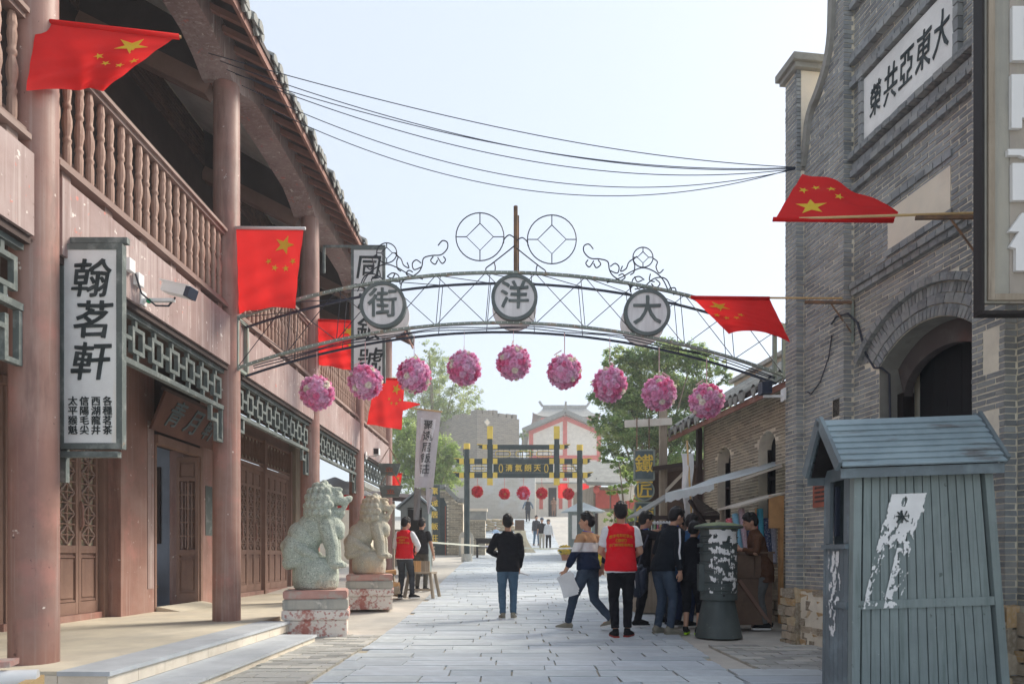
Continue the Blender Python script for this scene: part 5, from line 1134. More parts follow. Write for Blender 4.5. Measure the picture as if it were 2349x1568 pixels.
# ================================================================ stone lions
def lion_mesh(mt, seed, mirror=1):
    rg = random.Random(seed); b = MB()
    E = lambda c, r, rot=None: b.sph(c, r, 18, 12, rot)
    ry = lambda a: Matrix.Rotation(a, 4, 'Y')
    b.lathe([(.27, 0), (.305, .03), (.325, .14), (.325, .24), (.30, .34), (.23, .43), (.12, .48)], (.0, 0, 0), 28)          # ball under the lion
    E((-.16, 0, .53), (.20, .20, .13)); E((-.27, 0, .60), (.20, .23, .21)); E((-.16, 0, .74), (.25, .22, .20), ry(.75)); E((-.03, 0, .86), (.24, .21, .22), ry(.6)); E((.04, 0, .98), (.21, .20, .22)); E((.20, 0, .90), (.17, .19, .20)); E((.30, 0, .86), (.11, .15, .13)); E((.34, 0, .78), (.06, .07, .07))
    for s in (-1, 1):
        E((-.27, s*.15, .52), (.17, .11, .19), ry(.3)); b.cap((-.22, s*.19, .58), (.0, s*.20, .47), .085, .07); E((-.36, s*.14, .38), (.085, .08, .10)); b.cap((-.34, s*.19, .35), (-.10, s*.215, .41), .055, .06)
        b.cap((.15, s*.11, .90), (.24, s*.14, .60), .135, .10); b.cap((.24, s*.14, .60), (.25, s*.145, .40), .092, .095); E((.27, s*.145, .36), (.125, .10, .07))
        for k in (-1, 0, 1): E((.375, s*.145+k*.055, .345), (.042, .03, .045))
    E((-.44, 0, .60), (.05, .06, .10))
    E((.06, 0, 1.10), (.24, .235, .25)); E((.13, 0, 1.30), (.205, .205, .19))
    E((.27, 0, 1.34), (.11, .13, .08)); b.cap((.24, .06, 1.285), (.40, .05, 1.255), .08, .065); b.cap((.24, -.06, 1.285), (.40, -.05, 1.255), .08, .065); E((.45, 0, 1.285), (.055, .085, .05))
    b.cap((.22, .055, 1.08), (.34, .04, 1.115), .06, .05); b.cap((.22, -.055, 1.08), (.34, -.04, 1.115), .06, .05); b.cap((.43, .045, 1.24), (.37, .04, 1.13), .03, .032); b.cap((.43, -.045, 1.24), (.37, -.04, 1.13), .03, .032); b.cap((.36, 0, 1.09), (.33, 0, 1.02), .05, .04)
    for s in (-1, 1): E((.30, s*.095, 1.375), (.04, .038, .036)); b.cap((.20, s*.13, 1.43), (.34, s*.07, 1.425), .032, .026); E((.10, s*.215, 1.30), (.05, .03, .07)); b.sph((.37, s*.06, 1.215), .022, 8, 6)
    E((.475, 0, 1.31), (.035, .06, .03))
    # curls of the mane in rows
    for row, (zc_, rr, nn, ro) in enumerate(((1.46, .11, 7, .058), (1.39, .18, 10, .06), (1.29, .215, 12, .062), (1.185, .235, 13, .062), (1.08, .24, 13, .06))):
        for k in range(nn):
            a = pi*.30+(2*pi-pi*.60)*(k+.5*(row % 2))/nn
            cx_ = .10+.02*row*.2; b.sph((cx_+cos(a)*rr, sin(a)*rr*.98, zc_+rg.uniform(-.01, .01)), ro*rg.uniform(.9, 1.1), 9, 7)
    b.sph((.12, 0, 1.50), .06, 9, 7)
    return remesh(b, .0105, mt, 'lion', it=1, fac=.45, disp=lambda p: .006*noise.noise(p*8)+.003*noise.noise(p*26)+.0015*noise.noise(p*70))
def pedestal(t, w, z, rz):
    lay = [('base_block', 0, .25, w*.97, M['pedestal']), ('moulding', .25, .385, w*1.03, M['pedestal']), ('middle_band', .385, .53, w*1.0, M['pedgrey']), ('top_slab', .53, .645, w*.985, M['pedtop'])]
    for nm, z0, z1, ww, mt in lay:
        bm = bmesh.new(); bmesh.ops.create_cube(bm, size=1)
        for v in bm.verts: v.co = Vector((v.co.x*ww, v.co.y*ww, lerp(z0, z1, v.co.z+.5)+(0.001 if v.co.z < 0 else 0)))
        bmesh.ops.bevel(bm, geom=bm.edges[:], offset=.014, segments=2, affect='EDGES'); bmesh.ops.subdivide_edges(bm, edges=[e for e in bm.edges if e.calc_length() > .1], cuts=5, use_grid_fill=True)
        for v in bm.verts: v.co += noise.noise_vector(v.co*7+Vector((z0*9, 0, 0)))*.007
        me = bpy.data.meshes.new(nm); bm.to_mesh(me); bm.free(); me.materials.append(mt); obj(nm, me, t)
for lab, plab, x, d, yb, sc, mt, rz, lr, seed in (
    ('grey-green speckled granite lion seated on a ball, the nearer of the two', 'chipped red and white block pedestal under the nearer stone lion', 728, 9.80, None, 1.0, M['granite'], radians(12), radians(8), 1),
    ('tan weathered granite lion seated on a ball, behind the grey-green one', 'red-brown block pedestal under the farther tan stone lion', 849, 13.2, None, 1.0, M['granite2'], radians(10), radians(0), 2)):
    X = (x-CX)*(d)/F; g = gz(d)+(.03 if seed == 2 else 0)
    pt = thing('stone_pedestal', plab, 'pedestal', (X, d, g-.02), rz, 'pedestals of the stone lions'); pedestal(pt, .85, 0, rz)
    obj('stone_lion', lion_mesh(mt, seed), None, loc=(X-.02, d, g+.625), rot=(0, 0, lr), sc=.985, label=lab, cat='lion statue', group='pair of stone lions')
# ================================================================ people
def ik(S, T, a, b, pole):
    S, T = Vector(S), Vector(T); d = T-S; L = d.length
    if L > (a+b)*.999: T = S+d*((a+b)*.999/L); d = T-S; L = d.length
    n = d/L; x = (a*a-b*b+L*L)/(2*L); h = sqrt(max(0, a*a-x*x)); p = Vector(pole); p = p-n*p.dot(n)
    p = p.normalized() if p.length > 1e-6 else Vector((0, 0, 1))
    return S+n*x+p*h, T
def bands(name, stops, **k):
    "garment knitted in horizontal bands: stops (z, colour) from below"
    m = cloth(name, (1, 1, 1), **k); t = m.node_tree; N = t.nodes; L = t.links
    tc = N.new('ShaderNodeTexCoord'); sp = N.new('ShaderNodeSeparateXYZ'); L.new(tc.outputs['Object'], sp.inputs[0]); mr = N.new('ShaderNodeMapRange'); L.new(sp.outputs[2], mr.inputs[0]); mr.inputs[1].default_value = 0; mr.inputs[2].default_value = 2
    cr = N.new('ShaderNodeValToRGB'); cr.color_ramp.interpolation = 'CONSTANT'; L.new(mr.outputs[0], cr.inputs[0])
    el = cr.color_ramp.elements; el[0].position = 0; el[0].color = (*stops[0][1], 1); el[1].position = stops[1][0]/2; el[1].color = (*stops[1][1], 1)
    for z, c in stops[2:]: e = el.new(z/2); e.color = (*c, 1)
    L.new(cr.outputs[0], N['Principled BSDF'].inputs['Base Color']); return m
def person(label, loc, heading, h=1.72, feet=((-.10, 0, 0, 8), (.10, 0, 0, -8)), hands=((-.26, .04, .82), (.26, .04, .82)), lean=0.0, sway=0.0, hyaw=0, hpitch=0, top=None, sleeve=1.0, hem=.84, vest=None, pants=None, pantlen=1.0, shoe=None, sole=None, hairm='hair', slim=1.0, pz=.0, near=True, collar=None, child=False, skinm='skin', fingers=True, hat=None, extra=None, longhair=False, elbow_out=(.0, .0), lany=None, belly=0, palm=None):
    k = h/1.72; root = thing('person', label, 'person', loc, radians(heading), 'people in the street', sc=k)
    vx = .0095 if near else .016
    pel = Vector((0, 0, .93-pz)); C = lambda z: Vector((sway*(z-.93)/.5, lean*(z-.93)/.5+(.02*sin((z-.93)*5) if z > .93 else 0), z-pz)) if z > .93 else Vector((0, 0, z-pz))
    sh = [C(1.385)+Vector((s*.170*slim, -.005, -.0)) for s in (-1, 1)]
    arms = []
    for s, T, S, eo in zip((-1, 1), hands, sh, elbow_out):
        e, w = ik(S, T, .285, .255, (s*(.35+eo), -1, -.25)); arms.append((S, e, w))
    legs = []
    for s, f in zip((-1, 1), feet):
        hip = pel+Vector((s*.088*slim, 0, -.02)); an = Vector((f[0], f[1], f[2]+.085)); kn, an = ik(hip, an, .425, .415, (s*.08, 1, 0)); legs.append((hip, kn, an, f[3], f[2]))
    # ---- head frame
    nb = C(1.455); HM = Matrix.Translation(nb) @ Matrix.Rotation(radians(hyaw), 4, 'Z') @ Matrix.Rotation(radians(hpitch), 4, 'X') @ Matrix.Scale(1.09, 4) @ Matrix.Translation(-Vector((0, 0, 1.462)))
    hp = lambda x, y, z: HM @ Vector((x, y+.012, z)); HR = HM.to_3x3().to_4x4()
    b = MB()
    b.loft([(C(z), (rx*slim, ry_+belly*(.02 if z < 1.2 else 0))) for z, rx, ry_ in ((.84, .13, .095), (.92, .155, .105), (1.02, .14, .10), (1.12, .135, .10), (1.25, .155, .11), (1.35, .165, .105), (1.42, .12, .08), (1.46, .06, .06))], 18)
    b.cap(C(1.42), hp(0, -.01, 1.535), .056, .052); b.sph(hp(0, 0, 1.622), (.073, .092, .098), 18, 12, HR); b.sph(hp(0, .03, 1.565), (.056, .062, .062), 14, 10, HR); b.sph(hp(0, .06, 1.535), (.032, .032, .026), 10, 8, HR)
    b.cap(hp(0, .088, 1.625), hp(0, .103, 1.588), .010, .015, 8); 
    for s in (-1, 1): b.sph(hp(s*.076, -.006, 1.60), (.012, .022, .033), 10, 8, HR); b.sph(hp(s*.032, .078, 1.578), (.022, .018, .02), 8, 6, HR)
    b.sph(hp(0, .087, 1.556), (.024, .012, .006), 8, 6, HR); b.sph(hp(0, .085, 1.545), (.02, .012, .006), 8, 6, HR)
    for i, (S, e, w) in enumerate(arms):
        s = (-1, 1)[i]; b.cap(S, e, .054*slim, .043); b.cap(e, w, .043, .029); d = (w-e).normalized()
        sd = Vector((s, 0, 0)); up = d.cross(sd); up = up.normalized() if up.length > .1 else Vector((0, 1, 0)); sd = up.cross(d).normalized()    # palm plane: d x up
        if palm and palm[i] is not None: up = Vector(palm[i]); up = (up-d*up.dot(d)).normalized(); sd = up.cross(d).normalized()
        pc = w+d*.045; rotm = Matrix((( up.x, sd.x, d.x, 0), (up.y, sd.y, d.y, 0), (up.z, sd.z, d.z, 0), (0, 0, 0, 1))); b.sph(pc, (.038, .019, .05), 12, 8, rotm)
        for j, L in enumerate((.062, .072, .068, .052)):
            off = up*(.030-.020*j); p0 = w+d*.08+off; inn = -sd*(1 if s > 0 else -1); c1 = p0+d*L*.55+inn*.012; c2 = c1+(d*.45+inn*.6)*L*.5
            b.cap(p0, c1, .0098, .009, 7); b.cap(c1, c2, .009, .0078, 7)
        t0 = w+d*.03+up*.034; t1 = t0+(d*.75+up*.6)*.042; b.cap(t0, t1, .012, .0105, 7); b.cap(t1, t1+(d*.95+up*.1)*.03, .0105, .009, 7)
    for hip, kn, an, ya, fz in legs:
        b.cap(hip, kn, .078*slim, .052); b.cap(kn, an, .052, .034); yy = radians(ya); fd = Vector((-sin(yy), cos(yy), -.25 if True else 0)); b.cap(an+Vector((0, 0, -.03)), an+fd*.13+Vector((0, 0, -.02)), .034, .028)
    obj('body', remesh(b, vx, M[skinm], 'body', it=2), root)
    # ---- hair, eyes
    hb = MB()
    if longhair: hb.sph(hp(0, -.03, 1.59), (.092, .085, .14), 16, 12, HR)
    hb.sph(hp(0, -.012, 1.652), (.084, .098, .083), 16, 12, HR); hb.sph(hp(0, -.045, 1.615), (.078, .068, .085), 16, 12, HR); hb.sph(hp(0, .035, 1.70), (.062, .055, .034), 12, 8, HR)
    for s in (-1, 1): hb.sph(hp(s*.062, .0, 1.645), (.022, .05, .05), 10, 8, HR)
    rg = random.Random(len(label))
    for q in range(46 if near else 12):
        a, t = rg.uniform(0, 2*pi), rg.uniform(.0, 1.2); d = Vector((sin(t)*cos(a), sin(t)*sin(a), cos(t))); p = hp(d.x*.076, d.y*.09-.012, 1.655+d.z*.078); dd = (HR.to_3x3() @ (d*.4+Vector((rg.uniform(-.3, .3), .5, rg.uniform(-.1, .4))))).normalized(); hb.cap(p, p+dd*.032, .013, .006, 6)
    obj('hair', remesh(hb, .009 if near else .014, M[hairm], 'hair', it=1), root)
    if near:
        eb = M['ink']
        for s in (-1, 1): MB().sph(hp(s*.031, .086, 1.617), (.012, .006, .005), 8, 6, HR).build('eye', M['hair'], root); MB().sph(hp(s*.033, .088, 1.640), (.020, .006, .005), 8, 6, HR).build('eyebrow', M['hair'], root)
    fold = lambda sc, amp: (lambda p: amp*(noise.noise(Vector((p.x*9*sc, p.y*9*sc, p.z*15*sc)))+.6*noise.noise(Vector((p.x*20, p.y*20, p.z*26)))))
    # ---- trousers
    if pants:
        b = MB(); b.loft([(C(.80), (.12*slim, .10)), (C(.88), (.165*slim, .118+belly*.01)), (C(.95), (.160*slim, .115+belly*.02)), (C(1.0), (.152*slim, .112+belly*.025))], 18)
        for hip, kn, an, ya, fz in legs:
            end = kn.lerp(an, min(1, max(.05, (pantlen-.5)*2))-.06); r2 = lerp(.067, .052, min(1, (pantlen-.5)*2))
            b.loft([(hip+Vector((0, 0, .05)), .092*slim), (hip, .097*slim), (hip.lerp(kn, .5), .085*slim), (kn, .069), (kn.lerp(end, .5), .063), (end, r2), (end+(end-kn).normalized()*.012, r2)], 14)
        obj('trousers', remesh(b, vx*1.15, pants, 'trousers', it=3, disp=fold(1.3, .007)), root)
    # ---- top
    def torso(b, inf, z0, zt=1.45):
        rr = [(.70, .18, .135), (.80, .178, .135), (.88, .182, .136), (.96, .176, .132), (1.05, .164, .122), (1.14, .152, .114), (1.25, .168, .12), (1.33, .172, .114), (1.385, .150, .098), (1.425, .112, .083), (1.455, .078, .072), (1.475, .068, .068)]
        lo = [r for r in rr if z0 < r[0] <= zt+.03]; first = (z0, .178, .133)
        b.loft([(C(z), ((rx+inf)*slim, ry_+inf+belly*(.03 if z < 1.25 else 0))) for z, rx, ry_ in [(z0, first[1], first[2])]+lo], 20)
    if top:
        b = MB(); torso(b, .012, hem)
        for S, e, w in arms:
            b.sph(S+Vector((0, 0, -.008)), (.068*slim, .074, .07), 12, 8)
            if sleeve <= .5: en = S.lerp(e, sleeve*2); b.loft([(S, .072*slim), (en, .064), (en+(e-S).normalized()*.01, .063)], 12)
            else: en = e.lerp(w, (sleeve-.5)*2-.04); b.loft([(S, .072*slim), (S.lerp(e, .5), .07), (e, .063), (e.lerp(en, .5), .057), (en, .044), (en+(en-e).normalized()*.012, .038)], 12)
        obj('top', remesh(b, vx*1.15, top, 'top', it=6, disp=fold(1.0, .0085)), root)
    if collar: b = MB(); b.loft([(C(1.45), (.072, .068)), (C(1.485), (.062, .062)), (C(1.50), (.058, .058))], 16); obj('collar', remesh(b, .009, collar, 'collar', it=1), root)
    if vest:
        b = MB(); torso(b, .026, vest[1])
        for S in sh: b.sph(S+Vector((-.012 if S.x > 0 else .012, 0, -.004)), (.05*slim, .075, .062), 12, 8)
        obj('vest', remesh(b, vx*1.15, vest[0], 'vest', it=3, disp=fold(.9, .007)), root)
        for zz, sz, tx in vest[2]:
            me = textmesh(tx, sz, .012, .001, 0, M['yellow'])
            for v in me.vertices:
                x, z = v.co.x, v.co.y; zz2 = zz+z-(1.1*x*x if zz > 1.28 else (.0 if zz > 1.22 else .5*x*x)); c = C(zz2); rx, ry_ = .198*slim, .150; v.co = Vector((c.x+x, c.y-ry_*sqrt(max(.1, 1-(x/rx)**2))-.002, c.z))
            obj('vest_lettering', me, root)
    if lany: b = MB(); b.tube([C(1.46)+Vector((cos(a)*.076, sin(a)*.072, .012+.012*sin(a))) for a in [2*pi*i/20 for i in range(21)]], .008, 6); b.build('lanyard', lany, root)
    # ---- shoes
    if shoe:
        for hip, kn, an, ya, fz in legs:
            yy = radians(ya); Mx = Matrix.Translation(an+Vector((0, 0, -.085))) @ Matrix.Rotation(yy, 4, 'Z') @ Matrix.Rotation(-min(.9, fz*3.2), 4, 'X')
            b = MB(); b.loft([((0, -.075, .045), (.028, .03)), ((0, -.06, .05), (.036, .048)), ((0, 0, .06), (.04, .055)), ((0, .06, .05), (.043, .042)), ((0, .13, .04), (.046, .03)), ((0, .18, .035), (.034, .02)), ((0, .197, .032), (.018, .012))], 14); b.loft([((0, -.02, .07), .044), ((0, -.01, .115), .042)], 12)
            b.v = [tuple(Mx @ Vector(p)) for p in b.v]; o = obj('shoe', remesh(b, .009, shoe, 'shoe', it=1), root)
            so = MB(); out = [(-.034, -.075), (.034, -.075), (.042, 0), (.048, .11), (.036, .185), (0, .205), (-.036, .185), (-.048, .11), (-.042, 0)]; so.prism(out, .028, Mx @ Matrix.Translation((0, 0, 0))); so.build('sole', sole or M['cctv'], o)
    if hat: b = MB(); b.lathe([(.12, 1.655), (.125, 1.66), (.095, 1.675), (.09, 1.74), (.05, 1.765), (.01, 1.77)] if hat[1] == 'brim' else [(.096, 1.65), (.098, 1.70), (.08, 1.745), (.03, 1.765)], (0, -.005, 0), 20, HM); 
    if hat:
        if hat[1] == 'cap': b.box((0, .12, 1.665), (.13, .10, .012), HM)
        b.build('hat', hat[0], root, smooth=40)

    return root, arms, C, HM
jean = cloth('dark_blue_jeans', (.045, .065, .10), layers=[((.11, .15, .2), 3, .5, .7, .5)]); jean2 = cloth('mid_blue_jeans', (.07, .13, .20), layers=[((.16, .25, .34), 3, .5, .7, .5)]); blk = cloth('black_cloth', (.013, .013, .017)); blk2 = cloth('black_knit', (.010, .011, .016)); grey = cloth('grey_trousers', (.14, .145, .145)); khaki = cloth('pale_khaki_cloth', (.45, .42, .36)); whitet = cloth('white_cotton', (.72, .73, .76)); redv = cloth('red_vest_cloth', (.70, .015, .025)); blue = cloth('indigo_smock', (.03, .085, .19)); brown = cloth('brown_jacket', (.105, .05, .028)); navy = cloth('dark_navy_jacket', (.010, .014, .02))
shg = cloth('grey_suede', (.24, .225, .18)); shb = cloth('black_sneaker', (.018, .018, .02)); lan = cloth('blue_lanyard', (.03, .09, .5)); rs = mat('red_rubber', (.3, .05, .04)); lime = mat('lime_trim', (.4, .7, .03))
stripe = bands('tan_white_navy_sweater', [(0, (.014, .024, .058)), (1.13, (.74, .74, .74)), (1.26, (.46, .27, .15))])
VT = [(1.315, .043, '数字电影纪录片'), (1.25, .048, '《旗帜》'), (1.195, .038, '京门教瑞影视传媒')]
def at(x, d, dz=0): return (((x-CX)*d/F), d, gz(d)+dz)
# man in black sweater
p, arms, C, HM = person('man in black sweater and blue jeans seen from behind in the middle of the street', at(1165, 11.7), 3, 1.73, feet=((-.085, .0, 0, 10), (.09, .02, 0, -12)), hands=((-.14, .20, 1.06), (.20, .10, .86)), top=blk2, hem=.80, pants=jean2, shoe=shg, elbow_out=(.9, .9), hyaw=-6, slim=1.04, sway=-.0)
w = arms[1][2]; pr = MB(); pr.cyl((0, 0, 0), (.17, .03, -.05), .018, n=10); pr.build('paper_roll', M['paper'], None, loc=Vector(p.location)+Matrix.Rotation(radians(3), 3, 'Z') @ (Vector(w)+Vector((-.02, .05, -.07))), label='white paper roll held by the man in the black sweater', cat='paper roll')
# man in striped sweater walking left
hd = 52; p, arms, C, HM = person('man in tan, white and navy striped sweater striding left with papers in hand', at(1350, 10.2), hd, 1.74, feet=((-.09, .30, 0, 6), (.10, -.33, .07, -6)), hands=((-.30, .20, .86), (.28, -.06, .90)), top=stripe, sleeve=.86, hem=.92, pants=jean, shoe=shg, pz=.045, hyaw=22, lany=lan, elbow_out=(.6, .4), slim=1.05, belly=.6)
Mw = Matrix.Translation(Vector(p.location)) @ Matrix.Rotation(radians(hd), 4, 'Z')
w = Mw @ Vector(arms[0][2])
pp = MB(); 
for i in range(3): pp.box((0, i*.004, -.02*i), (.23, .002, .31), Matrix.Rotation(radians(-28+i*6), 4, 'Y'))
pp.build('paper_sheets', M['paper'], None, loc=w+Vector((.03, -.05, -.17)), rot=(.12, 0, .2), label='white paper sheets held low by the man in the striped sweater', cat='papers')
wt = thing('walkie_talkie', 'black walkie-talkie clipped on the right hip of the man in the striped sweater', 'radio', Mw @ Vector((.19, .0, .84))); MB().box((0, 0, .05), (.05, .03, .11)).build('body', M['steeldark'], wt); MB().cyl((.012, 0, .1), (.012, 0, .21), .007, n=6).build('antenna', M['steeldark'], wt); MB().box((0, 0, -.03), (.05, .032, .045)).build('base', lan, wt)
# red vest, right
person('man in red vest with yellow lettering seen from behind, beside the striped sweater', at(1424, 9.4), -6, 1.79, feet=((-.07, -.02, 0, 14), (.09, .06, 0, -22)), hands=((-.13, .24, 1.0), (.14, .25, 1.02)), top=whitet, sleeve=.36, hem=.84, vest=(redv, .86, VT), pants=blk, pantlen=.97, shoe=shb, sole=rs, lany=lan, elbow_out=(.7, .4), slim=1.03)
# cameraman
cl = at(1466, 10.75); hd = -72; p, arms, C, HM = person('cameraman in black T-shirt facing right, holding a camera on a tripod', cl, hd, 1.74, feet=((-.12, .05, 0, 10), (.13, -.1, 0, -8)), hands=((-.10, .40, 1.46), (.10, .36, 1.40)), top=blk, sleeve=.36, hem=.82, pants=blk, shoe=shb, lean=.05, hpitch=-14, elbow_out=(.4, .5), lany=lan, slim=1.05, belly=.4)
Mw = Matrix.Translation(Vector(cl)) @ Matrix.Rotation(radians(hd), 4, 'Z')
cv = thing('video_camera', 'black camera with long lens held by the cameraman on a tripod', 'camera', Mw @ Vector((0, .46, 1.46)), radians(hd))
MB().box((0, 0, .03), (.12, .10, .10)).build('body', M['steeldark'], cv); MB().cyl((0, .05, .03), (0, .24, .03), .042, .045, 14).build('lens', M['steeldark'], cv, smooth=40); MB().cyl((0, .24, .03), (0, .26, .03), .048, n=14).build('lens_hood', M['glassdark'], cv); MB().box((0, -.01, .1), (.05, .07, .05)).build('viewfinder', M['steeldark'], cv)
tp = thing('tripod', 'thin black camera tripod standing on the paving edge', 'tripod', (cv.location.x, cv.location.y, gz(10.7)))
H = cv.location.z-gz(10.7)-.03
MB().cyl((0, 0, H*.55), (0, 0, H), .018, n=8).build('column', M['steeldark'], tp); MB().box((0, 0, H-.05), (.09, .09, .09)).build('head', M['steeldark'], tp)
for x, y in ((-.10, -.06), (.06, -.10), (.03, .12)): o = MB().cyl((0, 0, H*.8), (x, y, 0.01), .014, .011, 8).build('leg', M['steeldark'], tp); MB().cyl((x, y, 0), (x, y, .03), .02, n=8).build('foot', M['steeldark'], o); MB().cyl((x*.5, y*.5, H*.4-.03), (x*.5, y*.5, H*.4+.03), .02, n=8).build('clamp', M['steeldark'], o)
# stooping man with striped sleeve
cl = at(1520, 9.75); hd = -66; p, arms, C, HM = person('stooping man in dark zip jacket with white sleeve stripe and shoulder case', cl, hd, 1.76, feet=((-.09, -.02, 0, 8), (.10, .05, 0, -10)), hands=((-.18, .28, 1.0), (.25, .10, .86)), top=navy, sleeve=.97, hem=.86, pants=jean, shoe=shg, sole=shg, lean=.15, hpitch=-18, lany=lan, elbow_out=(.2, .3), slim=1.06)
S, e, w = [Vector(q) for q in arms[1]]; b = MB(); b.tube([S+Vector((.045, -.035, .05)), S.lerp(e, .5)+Vector((.062, -.03, 0)), e+Vector((.052, -.03, 0)), e.lerp(w, .35)+Vector((.05, -.02, 0))], .0135, 6); b.build('sleeve_stripe', whitet, p)
gl = MB(); gl.tube([HM @ Vector(q) for q in ((-.08, .0, 1.625), (-.075, .075, 1.622), (-.05, .118, 1.615), (0, .12, 1.622), (.05, .118, 1.615), (.075, .075, 1.622), (.08, 0, 1.625))], .004, 5); gl.build('glasses', M['wire'], p)
Mw = Matrix.Translation(Vector(cl)) @ Matrix.Rotation(radians(hd), 4, 'Z')
bg_ = thing('camera_case', 'black moulded shoulder case hanging behind the stooping man', 'bag', Mw @ Vector((-.30, -.20, .74)), radians(hd+40)); bm = bmesh.new(); bmesh.ops.create_cube(bm, size=1); [setattr(v, 'co', Vector((v.co.x*.20, v.co.y*.34, v.co.z*.42))) for v in bm.verts]; bmesh.ops.bevel(bm, geom=bm.edges[:], offset=.05, segments=4, affect='EDGES'); me = bpy.data.meshes.new('shell'); bm.to_mesh(me); bm.free(); me.materials.append(M['steeldark']); me.polygons.foreach_set('use_smooth', [True]*len(me.polygons)); obj('shell', me, bg_, rot=(.25, 0, 0))
b = MB(); b.tube([(0, .172*sin(a)*1.0, .212*cos(a)) for a in [2*pi*i/24 for i in range(25)]], .006, 5); o = b.build('zip', M['discwood'], bg_, rot=(.25, 0, 0)); b = MB(); b.tube([(0, .0, .2), (.05, .05, .45), (.12, .1, .66)], .012, 6); b.build('strap', M['steeldark'], bg_)
# boy in hoodie
person('boy in black hoodie, cropped trousers and lime-trimmed sneakers beside the iron drum', at(1586, 9.75), -32, 1.56, feet=((-.09, 0, 0, 8), (.10, .04, 0, -12)), hands=((-.12, .30, 1.10), (.16, .30, 1.08)), top=blk, sleeve=.97, hem=.84, pants=blk, pantlen=.72, shoe=shb, sole=lime, lean=.08, hpitch=-14, collar=blk, elbow_out=(.4, .6))
person('person in blue smock and navy trousers leaning in behind the boy', at(1566, 10.6), -50, 1.70, feet=((-.09, 0, 0, 8), (.10, .04, 0, -8)), hands=((-.14, .34, 1.05), (.16, .32, 1.05)), top=blue, sleeve=.95, hem=.78, pants=cloth('navy_trousers', (.02, .035, .09)), shoe=shb, lean=.16, hpitch=-14, collar=khaki)
person('person in grey trousers behind the stooping man, mostly hidden', at(1535, 11.0), -60, 1.66, hands=((-.14, .34, 1.05), (.16, .32, 1.05)), top=khaki, pants=grey, shoe=shb, lean=.14, hpitch=-12)
# vendor in brown
person('old vendor in brown jacket bending over the wooden cabinet, facing left', at(1752, 10.35), 82, 1.70, feet=((-.10, .0, 0, 8), (.10, -.08, 0, -8)), hands=((-.16, .36, 1.19), (.16, .30, 1.17)), top=brown, sleeve=.92, hem=.70, pants=grey, shoe=shb, lean=.12, hpitch=-16, collar=brown, elbow_out=(.5, .5), slim=1.05)
# left pair
person('man in red vest and white long sleeves with yellow lettering, by the farther stone lion', at(928, 15.0), -18, 1.72, feet=((-.11, 0, 0, 12), (.15, .06, 0, -30)), hands=((-.13, .25, 1.03), (.17, .24, 1.02)), top=whitet, sleeve=.97, hem=.84, vest=(redv, .86, VT), pants=cloth('faded_black_jeans', (.05, .055, .065), layers=[((.14, .16, .19), 3, .5, .7, .5)]), shoe=shb, hyaw=-25, hpitch=-8, elbow_out=(.5, .9), lany=cloth('violet_lanyard', (.2, .05, .5)))
person('man in dark grey T-shirt seen from behind beside the wooden work stand', at(966, 16.6), -12, 1.70, hands=((-.16, .24, .98), (.30, .04, .86)), top=cloth('charcoal_tshirt', (.03, .03, .033)), sleeve=.34, hem=.88, pants=cloth('olive_grey_shorts', (.10, .095, .08)), shoe=shb, hyaw=-8, hpitch=-8, elbow_out=(.4, .7))
# far walkers
F_ = dict(near=False)
person('far man in black polo, cap and pale trousers walking towards the camera', at(1243, 38.5), 176, 1.70, top=blk, sleeve=.4, hem=.90, pants=khaki, shoe=shb, feet=((-.09, .12, 0, 6), (.1, -.12, 0, -6)), hat=(cloth('blue_grey_cap', (.12, .16, .22)), 'cap'), **F_)
person('far woman in pale blouse, brimmed hat and black trousers beside the man in the cap', at(1258, 38.0), 178, 1.62, top=cloth('pale_blouse', (.6, .62, .64)), sleeve=.9, hem=.86, pants=blk, shoe=shb, hat=(cloth('brown_felt', (.16, .13, .10)), 'brim'), slim=.92, longhair=True, **F_)
person('far man in dark jacket and jeans walking just behind the couple', at(1230, 40.5), 205, 1.74, top=cloth('slate_jacket', (.04, .045, .055)), pants=jean2, shoe=cloth('brown_shoe', (.2, .1, .06)), feet=((-.09, .12, 0, 6), (.1, -.12, 0, -6)), **F_)
person('far man in dark overalls walking up the slope below the red flower balls', at(1211, 49.5), 8, 1.74, top=cloth('patterned_shirt', (.12, .17, .22)), vest=(cloth('dark_overall', (.02, .025, .035)), .86, []), pants=cloth('overall_trousers', (.02, .025, .035)), shoe=shb, feet=((-.06, .2, 0, 6), (.06, -.2, .04, -6)), hands=((-.36, .05, .95), (.36, .05, .95)), **F_)
person('far woman in brown coat standing before the lit house door', at(1270, 57.5), 180, 1.64, top=cloth('tan_brown_coat', (.26, .15, .10)), hem=.55, pants=cloth('brown_coat_skirt', (.24, .14, .1)), shoe=shb, slim=.95, longhair=True, hands=((-.12, .2, 1.15), (.12, .2, 1.15)), **F_)
person('small child in pale blue top on the slope near the sandbags', at(1137, 41.5), 170, 1.0, top=cloth('pale_blue_top', (.45, .6, .8)), sleeve=.9, hem=.85, pants=grey, shoe=shb, hands=((-.3, .1, 1.1), (.34, .05, 1.05)), slim=1.1, **F_)
GAIN = 1.25
